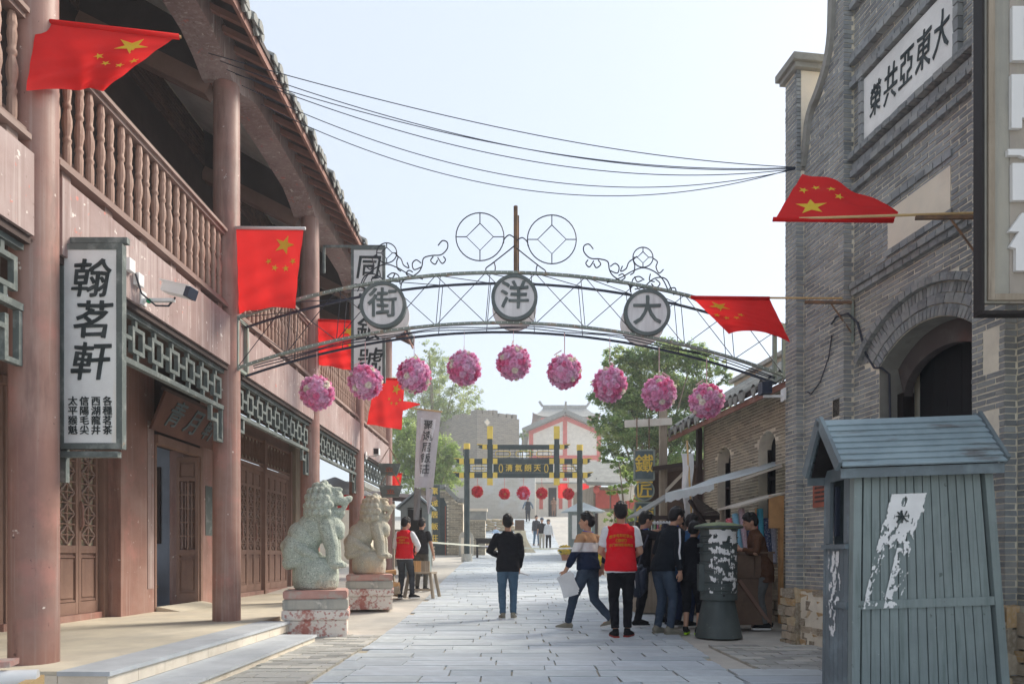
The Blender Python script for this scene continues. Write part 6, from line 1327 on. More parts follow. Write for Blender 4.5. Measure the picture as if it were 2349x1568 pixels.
# ================================================================ background
def brickmat(name, c1, c2, mort, bw, bh, layers=()):
    m = mat(name, c1, layers, rough=.9, bump=.3, bscale=20); t = m.node_tree; N = t.nodes; L = t.links; p = N['Principled BSDF']
    tc = N.new('ShaderNodeTexCoord'); sp = N.new('ShaderNodeSeparateXYZ'); L.new(tc.outputs['Object'], sp.inputs[0]); ad = N.new('ShaderNodeMath'); L.new(sp.outputs[0], ad.inputs[0]); L.new(sp.outputs[1], ad.inputs[1])
    cb_ = N.new('ShaderNodeCombineXYZ'); L.new(ad.outputs[0], cb_.inputs[0]); L.new(sp.outputs[2], cb_.inputs[1])
    bt = N.new('ShaderNodeTexBrick'); L.new(cb_.outputs[0], bt.inputs['Vector']); bt.inputs['Scale'].default_value = 1; bt.inputs['Brick Width'].default_value = bw; bt.inputs['Row Height'].default_value = bh; bt.inputs['Mortar Size'].default_value = bh*.1
    bt.inputs['Color1'].default_value = (*c1, 1); bt.inputs['Color2'].default_value = (*c2, 1); bt.inputs['Mortar'].default_value = (*mort, 1)
    old = p.inputs['Base Color'].links[0].from_socket; mx = N.new('ShaderNodeMix'); mx.data_type = 'RGBA'; mx.blend_type = 'MIX'; mx.inputs[0].default_value = .7; L.new(old, mx.inputs[6]); L.new(bt.outputs[0], mx.inputs[7]); L.new(mx.outputs[2], p.inputs['Base Color']); return m
fortm = brickmat('fort_brick', (.20, .185, .165), (.33, .29, .235), (.40, .37, .31), .42, .15, [((.20, .195, .19), .25, .45, .65, .6), ((.45, .40, .32), .5, .55, .7, .5)])
# fort tower
d = 56; q = lambda x, y: P(x, y, d)
FT = thing('fort_tower', 'old square brick fort tower with broken top rising behind the street gate', 'tower', (q(1095, 0).x, d, gz(d)-.5), radians(38))
HT = q(0, 938).z-gz(d)+.5
body = MB(); body.box2((0, 0, 0), (4.3, 6.2, HT-.3)); body.build('wall', fortm, FT)
rg = random.Random(3); x = 0
while x < 4.0: w = rg.uniform(.35, .75); MB().box2((x, .02, HT-.3), (min(x+w, 4.08), .5, HT-.3+rg.uniform(.1, .45))).build('merlon', fortm, FT); x += w+rg.uniform(.02, .25)
x = .55
while x < 6.0: w = rg.uniform(.4, .8); MB().box2((.02, x, HT-.3), (.5, min(x+w, 6.18), HT-.3+rg.uniform(.05, .4))).build('merlon', fortm, FT); x += w+rg.uniform(.05, .4)
MB().box2((-.03, 1.5, HT-3.55), (.1, 2.0, HT-2.9)).build('window', M['black'], FT)
dm = MB().box((0, 0, 0), (.5, .04, .5), Matrix.Translation((.95, -.01, HT-.95)) @ Matrix.Rotation(pi/4, 4, 'Y')).build('diamond_vent', M['pedgrey'], FT); MB().box((0, 0, 0), (.34, .05, .34), Matrix.Translation((.95, -.02, HT-.95)) @ Matrix.Rotation(pi/4, 4, 'Y')).build('vent_panel', M['cream'], dm)
# whitewashed lower wall
LW = thing('fort_curtain_wall', 'long pale brick wall with whitewash at the foot of the fort tower', 'wall', (q(1180, 0).x, 54.5, gz(54)-.5), radians(-4)); fm2 = brickmat('whitewashed_brick', (.40, .37, .32), (.50, .47, .42), (.5, .47, .42), .42, .15, [((.62, .66, .70), .22, .45, .52, .9)])
MB().box2((-5, 0, 0), (1.6, .8, 4.9)).build('wall', fm2, LW); MB().box2((-5.05, -.06, 4.9), (1.65, .86, 5.05)).build('coping', M['pedgrey'], LW)
# tiled gable roof helper: ridge along local y, slopes in +-x
def gable_roof(parent, w, L, z0, rise, mt, ribs=True, over=.5):
    for s in (-1, 1):
        b = MB(); n = 8; pts = []
        for i in range(n+1): t = i/n; pts.append((s*(w/2+over)*(1-t), z0+rise*(t**1.25)*1.0))
        for (xa, za), (xb, zb) in zip(pts, pts[1:]): b._add([(xa, -L/2-over, za), (xb, -L/2-over, zb), (xb, L/2+over, zb), (xa, L/2+over, za), (xa, -L/2-over, za-.15), (xb, -L/2-over, zb-.15), (xb, L/2+over, zb-.15), (xa, L/2+over, za-.15)], [(0, 1, 2, 3), (7, 6, 5, 4), (0, 4, 5, 1), (2, 6, 7, 3), (0, 3, 7, 4)])
        o = b.build('roof_slope', mt, parent)
        if ribs:
            k = int((L+2*over)/.45); rb = MB()
            for j in range(k+1):
                y = -L/2-over+(L+2*over)*j/k
                for (xa, za), (xb, zb) in zip(pts, pts[1:]): rb.bar((xa, y, za+.03), (xb, y, zb+.03), .16, .1)
            rb.build('tile_ribs', mt, o, kind='stuff')
    rd = MB().box2((-.18, -L/2-over-.1, z0+rise-.1), (.18, L/2+over+.1, z0+rise+.35)).build('ridge', mt, parent)
    for s in (-1, 1): MB().bar((0, s*(L/2+over), z0+rise+.3), (0, s*(L/2+over+.5), z0+rise+.9), .2, .16).build('ridge_horn', mt, rd)
# temple hall with white gable and red trim
d = 75; TMx = q = P(1296, 0, d).x; g = gz(d)
TP = thing('temple_hall', 'white-gabled hall with red corner bands and grey tiled roof on the rise', 'building', (TMx, d, g-1), 0)
zb = lambda y: P(0, y, d).z-g+1
w = 164*d/F; ze, za = zb(988), zb(952)
MB()._add([(-w/2, 0, 0), (w/2, 0, 0), (w/2, 0, ze), (0, 0, za), (-w/2, 0, ze), (-w/2, 12, 0), (w/2, 12, 0), (w/2, 12, ze), (0, 12, za), (-w/2, 12, ze)], [(0, 1, 2, 3, 4), (5, 0, 4, 9), (1, 6, 7, 2)]).build('wall', M['templewall'], TP)
for x in (-w/2+.2, 0, w/2-.2): MB().box2((x-.22, -.08, 0), (x+.22, -.005, (ze-.05 if x else za-.2))).build('red_band', M['redplaster'], TP)
MB().box2((-w/2, -.1, zb(1054)), (w/2, -.006, zb(1044))).build('red_band', M['redplaster'], TP)
for s in (-1, 1): MB().bar((0, -.05, za-.30), (s*w/2, -.05, ze-.25), .12, .42, up=(0, 0, 1)).build('red_verge', M['redplaster'], TP); MB().bar((0, -.3, za+.25), (s*(w/2+.7), -.3, ze-.02), .9, .45, up=(0, 0, 1)).build('verge_tiles', M['rooftile'], TP)
gable_roof(TP, w, 12, ze, za-ze+.3, M['rooftile'], over=.7)
for o in TP.children:
    if o.name.startswith(('roof_slope', 'ridge')): o.location.y = 6
# upper pavilion behind
d = 92; g = gz(d); UPV = thing('temple_pavilion', 'two-tiered grey roofed pavilion with upturned eaves behind the white gable', 'building', (P(1300, 0, d).x, d, g-1)); zb = lambda y: P(0, y, d).z-g+1
MB().box2((-3.4, 0, 0), (3.4, 5, zb(958))).build('wall', M['redplaster'], UPV)
for i in range(5): MB().box2((-3.2+i*1.35, -.05, zb(975)), (-2.2+i*1.35, -.006, zb(962))).build('panel', M['templewall'], UPV)
def hip(parent, w, dd, z0, z1, top, mt):
    n = 8
    for sx, sy in ((0, -1), (0, 1), (1, 0), (-1, 0)):
        b = MB()
        def S(u, v):
            t = v; ww = lerp(w/2, top, t); k = abs(2*u-1); z = lerp(z0, z1, t**1.4)+(.55*(k**6))*(1-t)**2
            if sx == 0: return Vector(((2*u-1)*ww, dd/2+sy*lerp(dd/2, .15, t), z))
            return Vector((sx*ww, dd/2+(2*u-1)*lerp(dd/2, .15, t), z))
        b.grid(S, 16, n); b.build('roof_slope', mt, parent, smooth=True)
    r = MB().box2((-top, dd/2-.2, z1-.05), (top, dd/2+.2, z1+.45)).build('ridge', mt, parent)
    for s in (-1, 1): MB().bar((s*top, dd/2, z1+.3), (s*(top+.5), dd/2, z1+1.0), .25, .3).build('ridge_horn', mt, r)
hip(UPV, 9, 7, zb(955), zb(924), 3.0, M['rooftile'])
# house with dark doorway below the temple
d = 61; g = gz(d); HS = thing('plaster_house', 'small white plastered house with dark open door and red posters behind the gate', 'building', (P(1283, 0, d).x, d, g-.3)); zb = lambda y: P(0, y, d).z-g+.3
MB().box2((-2.0, 0, 0), (3.4, 3.5, zb(1106))).build('wall', M['templewall'], HS); MB().box2((-.95, -.04, .3), (-.25, -.005, zb(1118))).build('door', M['black'], HS)
MB().box2((1.5, -.04, .9), (2.6, -.005, zb(1128))).build('window', M['doordark'], HS)
for x in (-1.75, -.05, .75): MB().box2((x, -.05, 1.0), (x+.32, -.006, 2.3)).build('red_poster', M['redplaster'], HS)
b = MB(); b._add([(-2.5, -1.0, zb(1108)), (4, -1.0, zb(1108)), (4, 3, zb(1094)), (-2.5, 3, zb(1094)), (-2.5, -1.0, zb(1110)-.05), (4, -1.0, zb(1110)-.05)], [(0, 1, 2, 3), (0, 4, 5, 1)]); b.build('roof', M['rooftile'], HS)
for i, x in enumerate((1291, 1340)):
    f = thing('plain_red_flag', 'plain red cloth hanging %s post of the street gate' % ('beside the right inner' if i == 0 else 'beyond the right outer'), 'flag', P(x, 1108, 45), group='far red hangings'); MB().grid(lambda u, v: Vector(((u-.5)*.62, .04*sin(u*6), -v*.95)), 6, 8).build('cloth', M['red'], f, smooth=True); MB().cyl((-.4, .02, .01), (.4, .02, .01), .02, n=6).build('rod', M['bamboo'], f)
# ---------------------------------------------------------------- street gate (pailou)
d = 28; k = d/F; g = gz(d); GT = thing('street_gate', 'dark timber street gate with gold capped posts and a gold lettered beam', 'gate', (P(1201, 0, d).x, d, g)); X = lambda x: (x-1201)*k; Z = lambda y: CAMH+(HY-y)*k-g
for x, y0 in ((1071, 1030), (1330, 1033)):
    o = MB().cyl((X(x), 0, 0), (X(x), 0, Z(y0)), .12, .11, 14).build('outer_post', M['blackgreen'], GT, smooth=40); MB().cyl((X(x), 0, Z(y0)), (X(x), 0, Z(y0-13)), .13, n=14).build('gold_cap', M['gold'], o, smooth=40); MB().cyl((X(x), 0, -.05), (X(x), 0, .3), .22, n=14).build('stone_foot', M['pedgrey'], o, smooth=40)
for x in (1124, 1277):
    o = MB().box2((X(x-5.5), -.1, Z(1098)), (X(x+5.5), .1, Z(1006))).build('inner_post', M['blackgreen'], GT); MB().box2((X(x-6.5), -.115, Z(1007)), (X(x+6.5), .115, Z(978))).build('gold_cap', M['gold'], o); MB().box2((X(x-6.5), -.115, Z(1112)), (X(x+6.5), .115, Z(1097))).build('gold_foot', M['gold'], o)
for nm, x0, x1, y0, y1 in (('top_beam', 1094, 1308, 1020, 1029), ('middle_beam', 1042, 1358, 1052, 1063), ('bottom_beam', 1040, 1360, 1084, 1095)):
    o = MB().box2((X(x0+12), -.07, Z(y1)), (X(x1-12), .07, Z(y0))).build(nm, M['blackgreen'], GT)
    for s, xe in ((-1, x0), (1, x1)):
        xe2 = xe-s*12; pts = [(X(xe2), Z(y1)), (X(xe2), Z(y0)), (X(xe), Z(y0-1)), (X(xe-s*7), Z(y0+4)), (X(xe-s*3), Z(y0+6))]
        MB().prism(pts if s < 0 else pts[::-1], .1, Matrix(((1, 0, 0, 0), (0, 0, 1, -.05), (0, 1, 0, 0), (0, 0, 0, 1)))).build('beam_tail', M['blackgreen'], o); MB().bar((X(xe2), -.06, Z(y0-.5)), (X(xe), -.06, Z(y0-1)), .02, .03).build('gold_edge', M['gold'], o)
    posts = [1124, 1277]+([1071, 1330] if nm != 'top_beam' else [])
    for px in posts:
        for s in (-1, 1):
            c = X(px+s*12); MB().box2((c-.09, -.085, Z(y1+.5)), (c+.09, .085, Z(y0-.5))).build('gold_bracket', M['gold'], o)
nb_ = MB().box2((X(1132), -.04, Z(1083)), (X(1269), .04, Z(1064))).build('name_beam', M['blackgreen'], GT)
for i, ch in enumerate('清氣朗天'): obj('lettering', textmesh(ch, .30, .012, .01, .03, M['gold'], i), nb_, loc=(X(1168+21.5*i), -.05, Z(1074)), rot=FACE_CAM)
for x in (1149, 1253):
    b = MB(); b.tube([(X(x)+.07*cos(a), -.05, Z(1074)+.16*sin(a)) for a in [2*pi*i/20 for i in range(21)]], .018, 5); b.build('gold_scroll', M['gold'], nb_)
for x0, x1, y0, y1 in ((1130, 1271, 1030, 1051), (1078, 1118, 1064, 1083), (1284, 1324, 1064, 1083)):
    n = max(3, int((x1-x0)/12)); f = MB().box2((X(x0), -.02, Z(y1)), (X(x1), .02, Z(y1)+.03)).build('lattice_panel', M['blackgreen'], GT)
    for i in range(n+1): xx = lerp(x0, x1, i/n); MB().box2((X(xx)-.01, -.018, Z(y1)), (X(xx)+.01, .018, Z(y0))).build('bar', M['blackgreen'], f)
    for j in (1, 2, 3): MB().box2((X(x0), -.016, lerp(Z(y1), Z(y0), j/3)-.01), (X(x1), .016, lerp(Z(y1), Z(y0), j/3)+.01)).build('bar', M['blackgreen'], f)
    for i in range(max(1, (x1-x0)//45)):
        m = max(1, (x1-x0)//45); cx_ = lerp(x0, x1, (i+.5)/m); b = MB(); ww, hh = (x1-x0)/m*.36*k, (y1-y0)*.3*k
        b.tube([(X(cx_)+ww*math.copysign(abs(cos(a))**.5, cos(a)), -.02, Z((y0+y1)/2)+hh*math.copysign(abs(sin(a))**.6, sin(a))) for a in [2*pi*t/24 for t in range(25)]], .014, 5); b.build('gold_oval', M['gold'], f)
RP = [(.80, .03, .06), (.86, .06, .09), (.62, .015, .04), (.72, .30, .12)]
rb = flower_ball(11, RP, 80).mesh('flowers', M['pink']); rb2 = flower_ball(12, [(.86, .04, .10), (.85, .10, .2), (.9, .45, .65), (.9, .5, .7)], 70).mesh('flowers', M['pink'])
for i, (x, y, r) in enumerate(((1095, 1127, 14.5), (1157, 1132, 14), (1201, 1130, 17), (1243, 1131, 14.5), (1304, 1132, 14.5))):
    c = P(x, y, d); t = thing('red_flower_ball', ['red flower ball hanging under the left end of the street gate', 'red flower ball second from the left under the street gate', 'larger red and pink flower ball in the middle of the street gate', 'red flower ball just right of the middle one under the gate', 'red flower ball hanging near the right outer gate post'][i], 'flower ball', c, group='red flower balls under the gate')
    obj('flowers', rb2 if i == 2 else rb, t, rot=(i, i*2, 0), sc=r*k*.93); MB().cyl((0, 0, r*k*.9), (0, 0, P(0, 1095, d).z-c.z), .008, n=5).build('cord', M['redplaster'], t)
# ---------------------------------------------------------------- brick gatehouse on the left
d = 33; g = gz(d); GH = thing('brick_gatehouse', 'small grey brick gatehouse with black door and stepped tile coping left of the gate', 'building', (P(1040, 0, d).x, d, g-.1)); k = d/F; X = lambda x: (x-1040)*k; Z = lambda y: CAMH+(HY-y)*k-g+.1
it = []; prof = lambda x: Z(1122) if x < X(1022) else (lerp(Z(1122), Z(1150), (x-X(1022))/(X(1050)-X(1022))) if x < X(1050) else Z(1152))
def skg(x, z): return z > prof(x)-.1 or (X(998) < x < X(1025) and z < Z(1140)-max(0, (abs(x-X(1011))-.15))*.9)
camface(it, 0, X(985), X(1062), 0, Z(1122), skg, h=.085, L=.30); pieces(GH, 'brick', it, M['brick2'], 260, .04)
MB().prism([(X(985), 0), (X(1062), 0), (X(1062), Z(1153)), (X(1050), Z(1153)), (X(1022), Z(1124)), (X(985), Z(1124))], .5, Matrix(((1, 0, 0, 0), (0, 0, 1, .012), (0, 1, 0, 0), (0, 0, 0, 1)))).build('wall', M['mortar'], GH)
dr = MB().prism([(X(998), 0), (X(1025), 0), (X(1025), Z(1158)), (X(1018), Z(1141)), (X(1004), Z(1141)), (X(998), Z(1158))], .03, Matrix(((1, 0, 0, 0), (0, 0, 1, -.03), (0, 1, 0, 0), (0, 0, 0, 1)))).build('door', M['blackgreen'], GH); MB().box2((X(1021), -.05, 0), (X(1023), -.031, Z(1160))).build('door_edge', M['redboard'], dr)
for (x0, y0), (x1, y1) in (((980, 1116), (1022, 1116)), ((1022, 1116), (1050, 1146)), ((1050, 1146), (1066, 1148))):
    n = max(2, int(sqrt((x1-x0)**2+(y1-y0)**2)/4.2))
    for i in range(n): a, c = i/n, (i+1)/n; MB().bar((X(lerp(x0, x1, a)), .1, Z(lerp(y0, y1, a))), (X(lerp(x0, x1, c))-.015, .1, Z(lerp(y0, y1, c))), .6, .2).build('coping_tile', M['rooftile'], GH)
vs_ = thing('door_couplet', 'narrow black board with gold characters hanging at the gatehouse door', 'sign', P(997, 1262, 32.5)); 
for i, ch in enumerate('聚遠居飯莊'): obj('lettering', textmesh(ch, .34, .015, .01, 0, M['gold']), vs_, loc=(0, -.03, 2.75-i*.55), rot=FACE_CAM)
MB().box2((-.24, -.02, .2), (.24, .02, 3.05)).build('board', M['blackgreen'], vs_)
PR = thing('brick_gate_pier', 'short brick pier with carved stone cap beside the outer gate post', 'pier', (P(1091, 0, 32.6).x, 32.6, gz(32.6)-.1)); it = []; camface(it, 0, -.45, .45, 0, 1.75, None, h=.085, L=.30); pieces(PR, 'brick', it, M['brick2'], 300, .04); MB().box2((-.45, .012, 0), (.45, .6, 1.75)).build('core', M['mortar'], PR); MB().box2((-.5, -.06, 1.75), (.5, .62, 2.15)).build('carved_cap', M['rooftile'], PR); MB().box2((-.55, -.1, 2.152), (.55, .66, 2.28)).build('cap_slab', M['cream'], PR)
SL = thing('stone_stele', 'plain pale stone stele with rounded top in front of the brick pier', 'stele', (P(1069, 0, 31.8).x, 31.8, gz(31.8)-.05)); MB().prism([(-.33, 0), (.33, 0), (.33, .95), (.24, 1.12), (0, 1.18), (-.24, 1.12), (-.33, .95)], .2, Matrix(((1, 0, 0, 0), (0, 0, 1, 0), (0, 1, 0, 0), (0, 0, 0, 1)))).build('slab', M['pedgrey'], SL); MB().box2((-.22, -.012, .12), (.22, -.001, .9)).build('panel', M['cream'], SL)
# ---------------------------------------------------------------- blue kiosk, stall roof, umbrella on the left
d = 21; KB = thing('small_blue_kiosk', 'narrow pale blue plank kiosk with pointed roof beyond the left pair of men', 'kiosk', (P(951, 0, d).x, d, gz(d)))
MB().box2((-.42, 0, 0), (-.22, .8, 2.05)).build('side_post', M['booth'], KB); MB().box2((.22, 0, 0), (.42, .8, 2.05)).build('side_post', M['booth'], KB); MB().box2((-.219, .1, 0), (.219, .8, 2.0)).build('dark_inside', M['black'], KB); MB().prism([(-.42, 2.05), (.42, 2.05), (0, 2.42)], .8, Matrix(((1, 0, 0, 0), (0, 0, 1, 0), (0, 1, 0, 0), (0, 0, 0, 1)))).build('gable', M['booth'], KB)
for s in (-1, 1): MB().bar((0, .4, 2.50), (s*.56, .4, 2.02), 1.0, .05, up=(0, 0, 1)).build('roof_board', M['boothroof'], KB)
d = 24; SR = thing('open_shed', 'open shed with low dark roof behind the small blue kiosk', 'shed', (P(930, 0, d).x, d, gz(d))); MB()._add([(-1.5, -1, 2.35), (.85, -1, 2.15), (.85, 2, 2.5), (-1.5, 2, 2.7), (-1.5, -1, 2.5), (.85, -1, 2.3), (.85, 2, 2.65), (-1.5, 2, 2.85)], [(0, 3, 2, 1), (4, 5, 6, 7), (0, 1, 5, 4), (1, 2, 6, 5), (2, 3, 7, 6), (3, 0, 4, 7)]).build('roof', M['darkwood'], SR)
for x in (-1.3, -.3, .7): MB().box((x, -.8, 1.1), (.12, .12, 2.3)).build('post', M['oldwood'], SR)
MB().box2((-1.4, 1.5, 0), (.75, 1.6, 1.4)).build('rear_boards', M['oldwood'], SR)
d = 20; UM = thing('parasol', 'red and white parasol seen between the columns behind the nearer stone lion', 'parasol', (P(800, 0, d).x-.4, d, gz(d))); b = MB(); b.lathe([(1.3, 2.05), (1.3, 2.28), (1.28, 2.3)], n=24); b.build('valance', M['red'], UM, smooth=40); MB().lathe([(1.3, 2.3), (.7, 2.62), (.04, 2.9)], n=24).build('canopy', M['whitecloth'], UM, smooth=True); MB().cyl((0, 0, 0), (0, 0, 2.85), .03, n=8).build('pole', M['palewood'], UM)
YW = thing('ochre_house', 'plain ochre plastered house behind the far end of the timber house', 'building', (-9.4, 27, gz(27)-.3)); MB().box2((-3, 0, 0), (3.4, 5, 3.2)).build('wall', M['cream'], YW); MB().box2((-3.4, -.5, 3.2), (3.8, 5.5, 3.4)).build('roof', M['rooftile'], YW)
for x in (-1.5, .3, 2.0): o = MB().box2((x, -.04, 1.2), (x+.8, -.002, 2.4)).build('window', M['black'], YW); MB().box2((x+.37, -.06, 1.2), (x+.43, -.041, 2.4)).build('window_bar', M['palewood'], o)
# hanging banner
d = 19.6; o0 = P(980, 1190, d); BN = thing('cloth_banner', 'long grey-white cloth banner with five black characters hanging from a pole', 'banner', o0)
L_ = lambda x, y, dd=d: P(x, y, dd)-o0
MB().cyl(L_(905, 931, 19.9), L_(1014, 944, 19.5), .022, n=8).build('pole', M['bamboo'], BN)
gcl = cloth('grey_banner_cloth', (.36, .345, .37), trans=.25); dcl = cloth('dark_grey_banner_cloth', (.17, .165, .165), trans=.15)
def bs(x0, x1, y0, y1, dz=0): return lambda u, v: L_(lerp(lerp(x0[0], x1[0], u), lerp(x0[1], x1[1], u), v), lerp(y0, y1, v)+u*3*(1-v), d-dz+.05*sin(u*5+v*4))
MB().grid(bs((957, 950), (1012, 994), 940, 1118), 10, 24).build('cloth', gcl, BN, smooth=True); MB().grid(bs((965, 962), (1000, 985), 958, 1092, .02), 10, 20).build('white_field', M['whitecloth'], BN, smooth=True)
MB().grid(bs((950, 948), (966, 962), 1118, 1192), 5, 10).build('tail', dcl, BN, smooth=True); MB().grid(bs((976, 981), (994, 985), 1118, 1178), 5, 10).build('tail', gcl, BN, smooth=True)
for i, ch in enumerate('聚遠居飯莊'): obj('lettering', textmesh(ch, .28, .012, .004, .03, M['ink'], i), BN, loc=L_(983-i*2.2, 975+i*25.5, d-.06), rot=Euler((pi/2, 0, .0)))
# hanging grain measures
for i, (x, y, dd) in enumerate(((893, 1077, 16.2), (896, 1127, 15.6))):
    t = thing('grain_measure', 'grey wooden grain measure with a red character hanging on chains, %s' % ('the upper one' if i == 0 else 'the lower one'), 'wooden box', P(x, y, dd), radians(10), 'hanging grain measures')
    b = MB(); vs = [(-.18, -.16, -.12), (.18, -.16, -.12), (.18, .16, -.12), (-.18, .16, -.12), (-.26, -.23, .12), (.26, -.23, .12), (.26, .23, .12), (-.26, .23, .12)]; b._add(vs, [(0, 3, 2, 1), (4, 5, 6, 7), (0, 1, 5, 4), (1, 2, 6, 5), (2, 3, 7, 6), (3, 0, 4, 7)]); b.build('box', M['greenwood'], t)
    obj('lettering', textmesh('金', .2, .01, .004, 0, M['redboard']), t, loc=(0, -.21, 0), rot=Euler((pi/2-.28, 0, 0)))
    for sx, sy in ((-.24, -.2), (.24, -.2), (-.24, .2), (.24, .2)): MB().cyl((sx, sy, .12), (0, 0, .52), .006, n=5).build('chain', M['rust'], t)
# table, sandbags, tape, work stand, logs, cart, flower pots
d = 30.5; TB = thing('side_table', 'dark wooden altar table standing in the street before the gate', 'table', (P(1120, 0, d).x, d, gz(d))); MB().box2((-.55, -.25, .80), (.55, .25, .85)).build('top', M['doordark'], TB); MB().box2((-.45, -.2, .42), (.45, .2, .46)).build('shelf', M['doordark'], TB); MB().box2((-.5, -.22, .62), (.5, -.19, .79)).build('apron', M['doordark'], TB)
for x, y in ((-.48, -.2), (.48, -.2), (-.48, .2), (.48, .2)): MB().box((x, y, .4), (.07, .07, .8)).build('leg', M['doordark'], TB)
sb = MB().sph((0, 0, 0), (.36, .2, .12), 14, 10); sbm = remesh(sb, .04, M['sandbag'], 'sandbag', it=1, disp=lambda p: .02*noise.noise(p*6)); j = 0
for cx_, dd, rows in ((1137, 46.5, (5, 4, 4, 3)), (1112, 37, (3, 2, 1))):
    for r, n in enumerate(rows):
        for i in range(n):
            x = P(cx_, 0, dd).x+(i-(n-1)/2)*.62+R.uniform(-.04, .04)
            obj('sandbag', sbm, None, loc=(x, dd+R.uniform(-.06, .06), gz(dd)+.1+r*.2), rot=(R.uniform(-.1, .1), R.uniform(-.1, .1), R.uniform(-.2, .2)), label='tan sandbag in the %s' % ('long pile below the fort wall' if dd > 40 else 'small heap beside the gate pier'), cat='sandbag', group='sandbags in the pile below the fort wall' if dd > 40 else 'sandbags in the heap by the pier')
b = MB(); pts = [P(905, 1232, 20), P(985, 1243, 22), P(1100, 1251, 24), P(1245, 1258, 24), P(1330, 1256, 24), P(1400, 1252, 23)]
for p_, q_ in zip(pts, pts[1:]): b.bar(p_, q_, .006, .055)
b.build('barrier_tape', mat('pale_yellow_white_tape', (.72, .72, .60), [((.6, .55, .75), .8, .5, .6, .6)], rough=.4), None, label='thin pale barrier tape stretched across the street behind the people', cat='tape')
d = 15.2; WS = thing('work_stand', 'rough wooden work stand with a slatted box on splayed log legs', 'work stand', (P(968, 0, d).x, d, gz(d)), radians(-12))
MB().box2((-.28, -.2, .52), (.28, .2, .56)).build('top', M['oldwood'], WS)
for i in range(5): MB().box2((-.25+i*.1, -.2, .565), (-.16+i*.1, -.17, .80)).build('slat', M['orangewood'] if i < 3 else M['oldwood'], WS)
MB().box2((-.26, -.165, .565), (-.23, .2, .80)).build('slat', M['orangewood'], WS)
for x, y in ((-.24, -.15), (.24, -.15), (-.24, .17), (.24, .17)): MB().cyl((x, y, .52), (x*1.35, y*1.4, 0), .035, .04, 10).build('leg', M['oldwood'], WS)
MB().bar((-.29, -.18, .18), (.29, -.18, .18), .04).build('stretcher', M['oldwood'], WS)
for i in range(8):
    x = -3.05+R.uniform(-.1, .15); dd = 14.6+i*.12; MB().cyl((-.5, 0, 0), (.35, .1, .02), .07+R.uniform(-.02, .02), n=10).build('firewood_log', M['orangewood'] if i % 3 else M['oldwood'], None, loc=(x+.2, dd, gz(15)+.12+.13*(i % 4)+.0), rot=(0, R.uniform(-.2, .2), R.uniform(-.4, .4)), label='split firewood log in the stack between the two stone lions', cat='log', group='firewood logs stacked behind the lions')
d = 33; CT = thing('covered_chair', 'carved wooden chair back draped with a cream cloth behind the man in black', 'chair', (P(1192, 0, d).x, d, gz(d))); MB().box2((-.22, 0, .95), (.22, .05, 1.65)).build('chair_back', M['cabinet'], CT); MB().box2((-.2, -.4, .4), (.2, .0, .45)).build('seat', M['cabinet'], CT)
for x, y in ((-.18, -.35), (.18, -.35), (-.18, 0), (.18, 0)): MB().box((x, y, .22), (.05, .05, .44)).build('leg', M['cabinet'], CT)
MB().grid(lambda u, v: Vector((lerp(-.25, .28, u)+(v**2)*(u-.3)*.7, -.06-.3*v+.03*sin(u*14), 1.15-1.05*v)), 14, 12).build('cloth', cloth('cream_drape', (.62, .56, .42)), CT, smooth=True)
fyel = flower_ball(21, [(.85, .66, .05), (.9, .75, .12), (.15, .25, .05), (.12, .2, .04)], 50).mesh('flowers', M['pink'])
for i, (x, dd) in enumerate(((1296, 28.5), (1375, 21.5), (1345, 27), (1410, 22.5))):
    t = thing('flower_pot', 'pot of yellow chrysanthemums, %s' % ['in front of the map kiosk', 'between the striped sweater and red vest', 'at the foot of the map kiosk', 'behind the man in the red vest'][i], 'flower pot', (P(x, 0, dd).x, dd, gz(dd)), group='yellow flower pots'); MB().lathe([(.12, 0), (.17, .24), (.18, .25)], n=16).build('pot', mat('terracotta_%d' % i, (.32, .15, .09)), t, smooth=40); obj('flowers', fyel, t, loc=(0, 0, .42), sc=(.30, .30, .22))
# map kiosk with canopy
d = 29.5; MK = thing('map_kiosk', 'grey-blue notice kiosk with pale canopy roof right of the gate', 'kiosk', (P(1335, 0, d).x, d, gz(d)))
MB().box2((-.55, 0, 0), (.55, .5, 2.0)).build('body', M['booth'], MK); MB().box2((-.42, -.03, .85), (.0, -.002, 1.85)).build('poster', M['signwhite'], MK); MB().box2((.06, -.03, .9), (.42, -.002, 1.8)).build('poster', mat('teal_poster', (.35, .6, .6)), MK)
MB()._add([(-.85, -.4, 2.0), (.95, -.4, 2.0), (.95, .9, 2.0), (-.85, .9, 2.0), (-.1, .25, 2.42), (.1, .25, 2.42)], [(0, 1, 5, 4), (1, 2, 5), (2, 3, 4, 5), (3, 0, 4), (3, 2, 1, 0)]).build('canopy', M['awning'], MK)
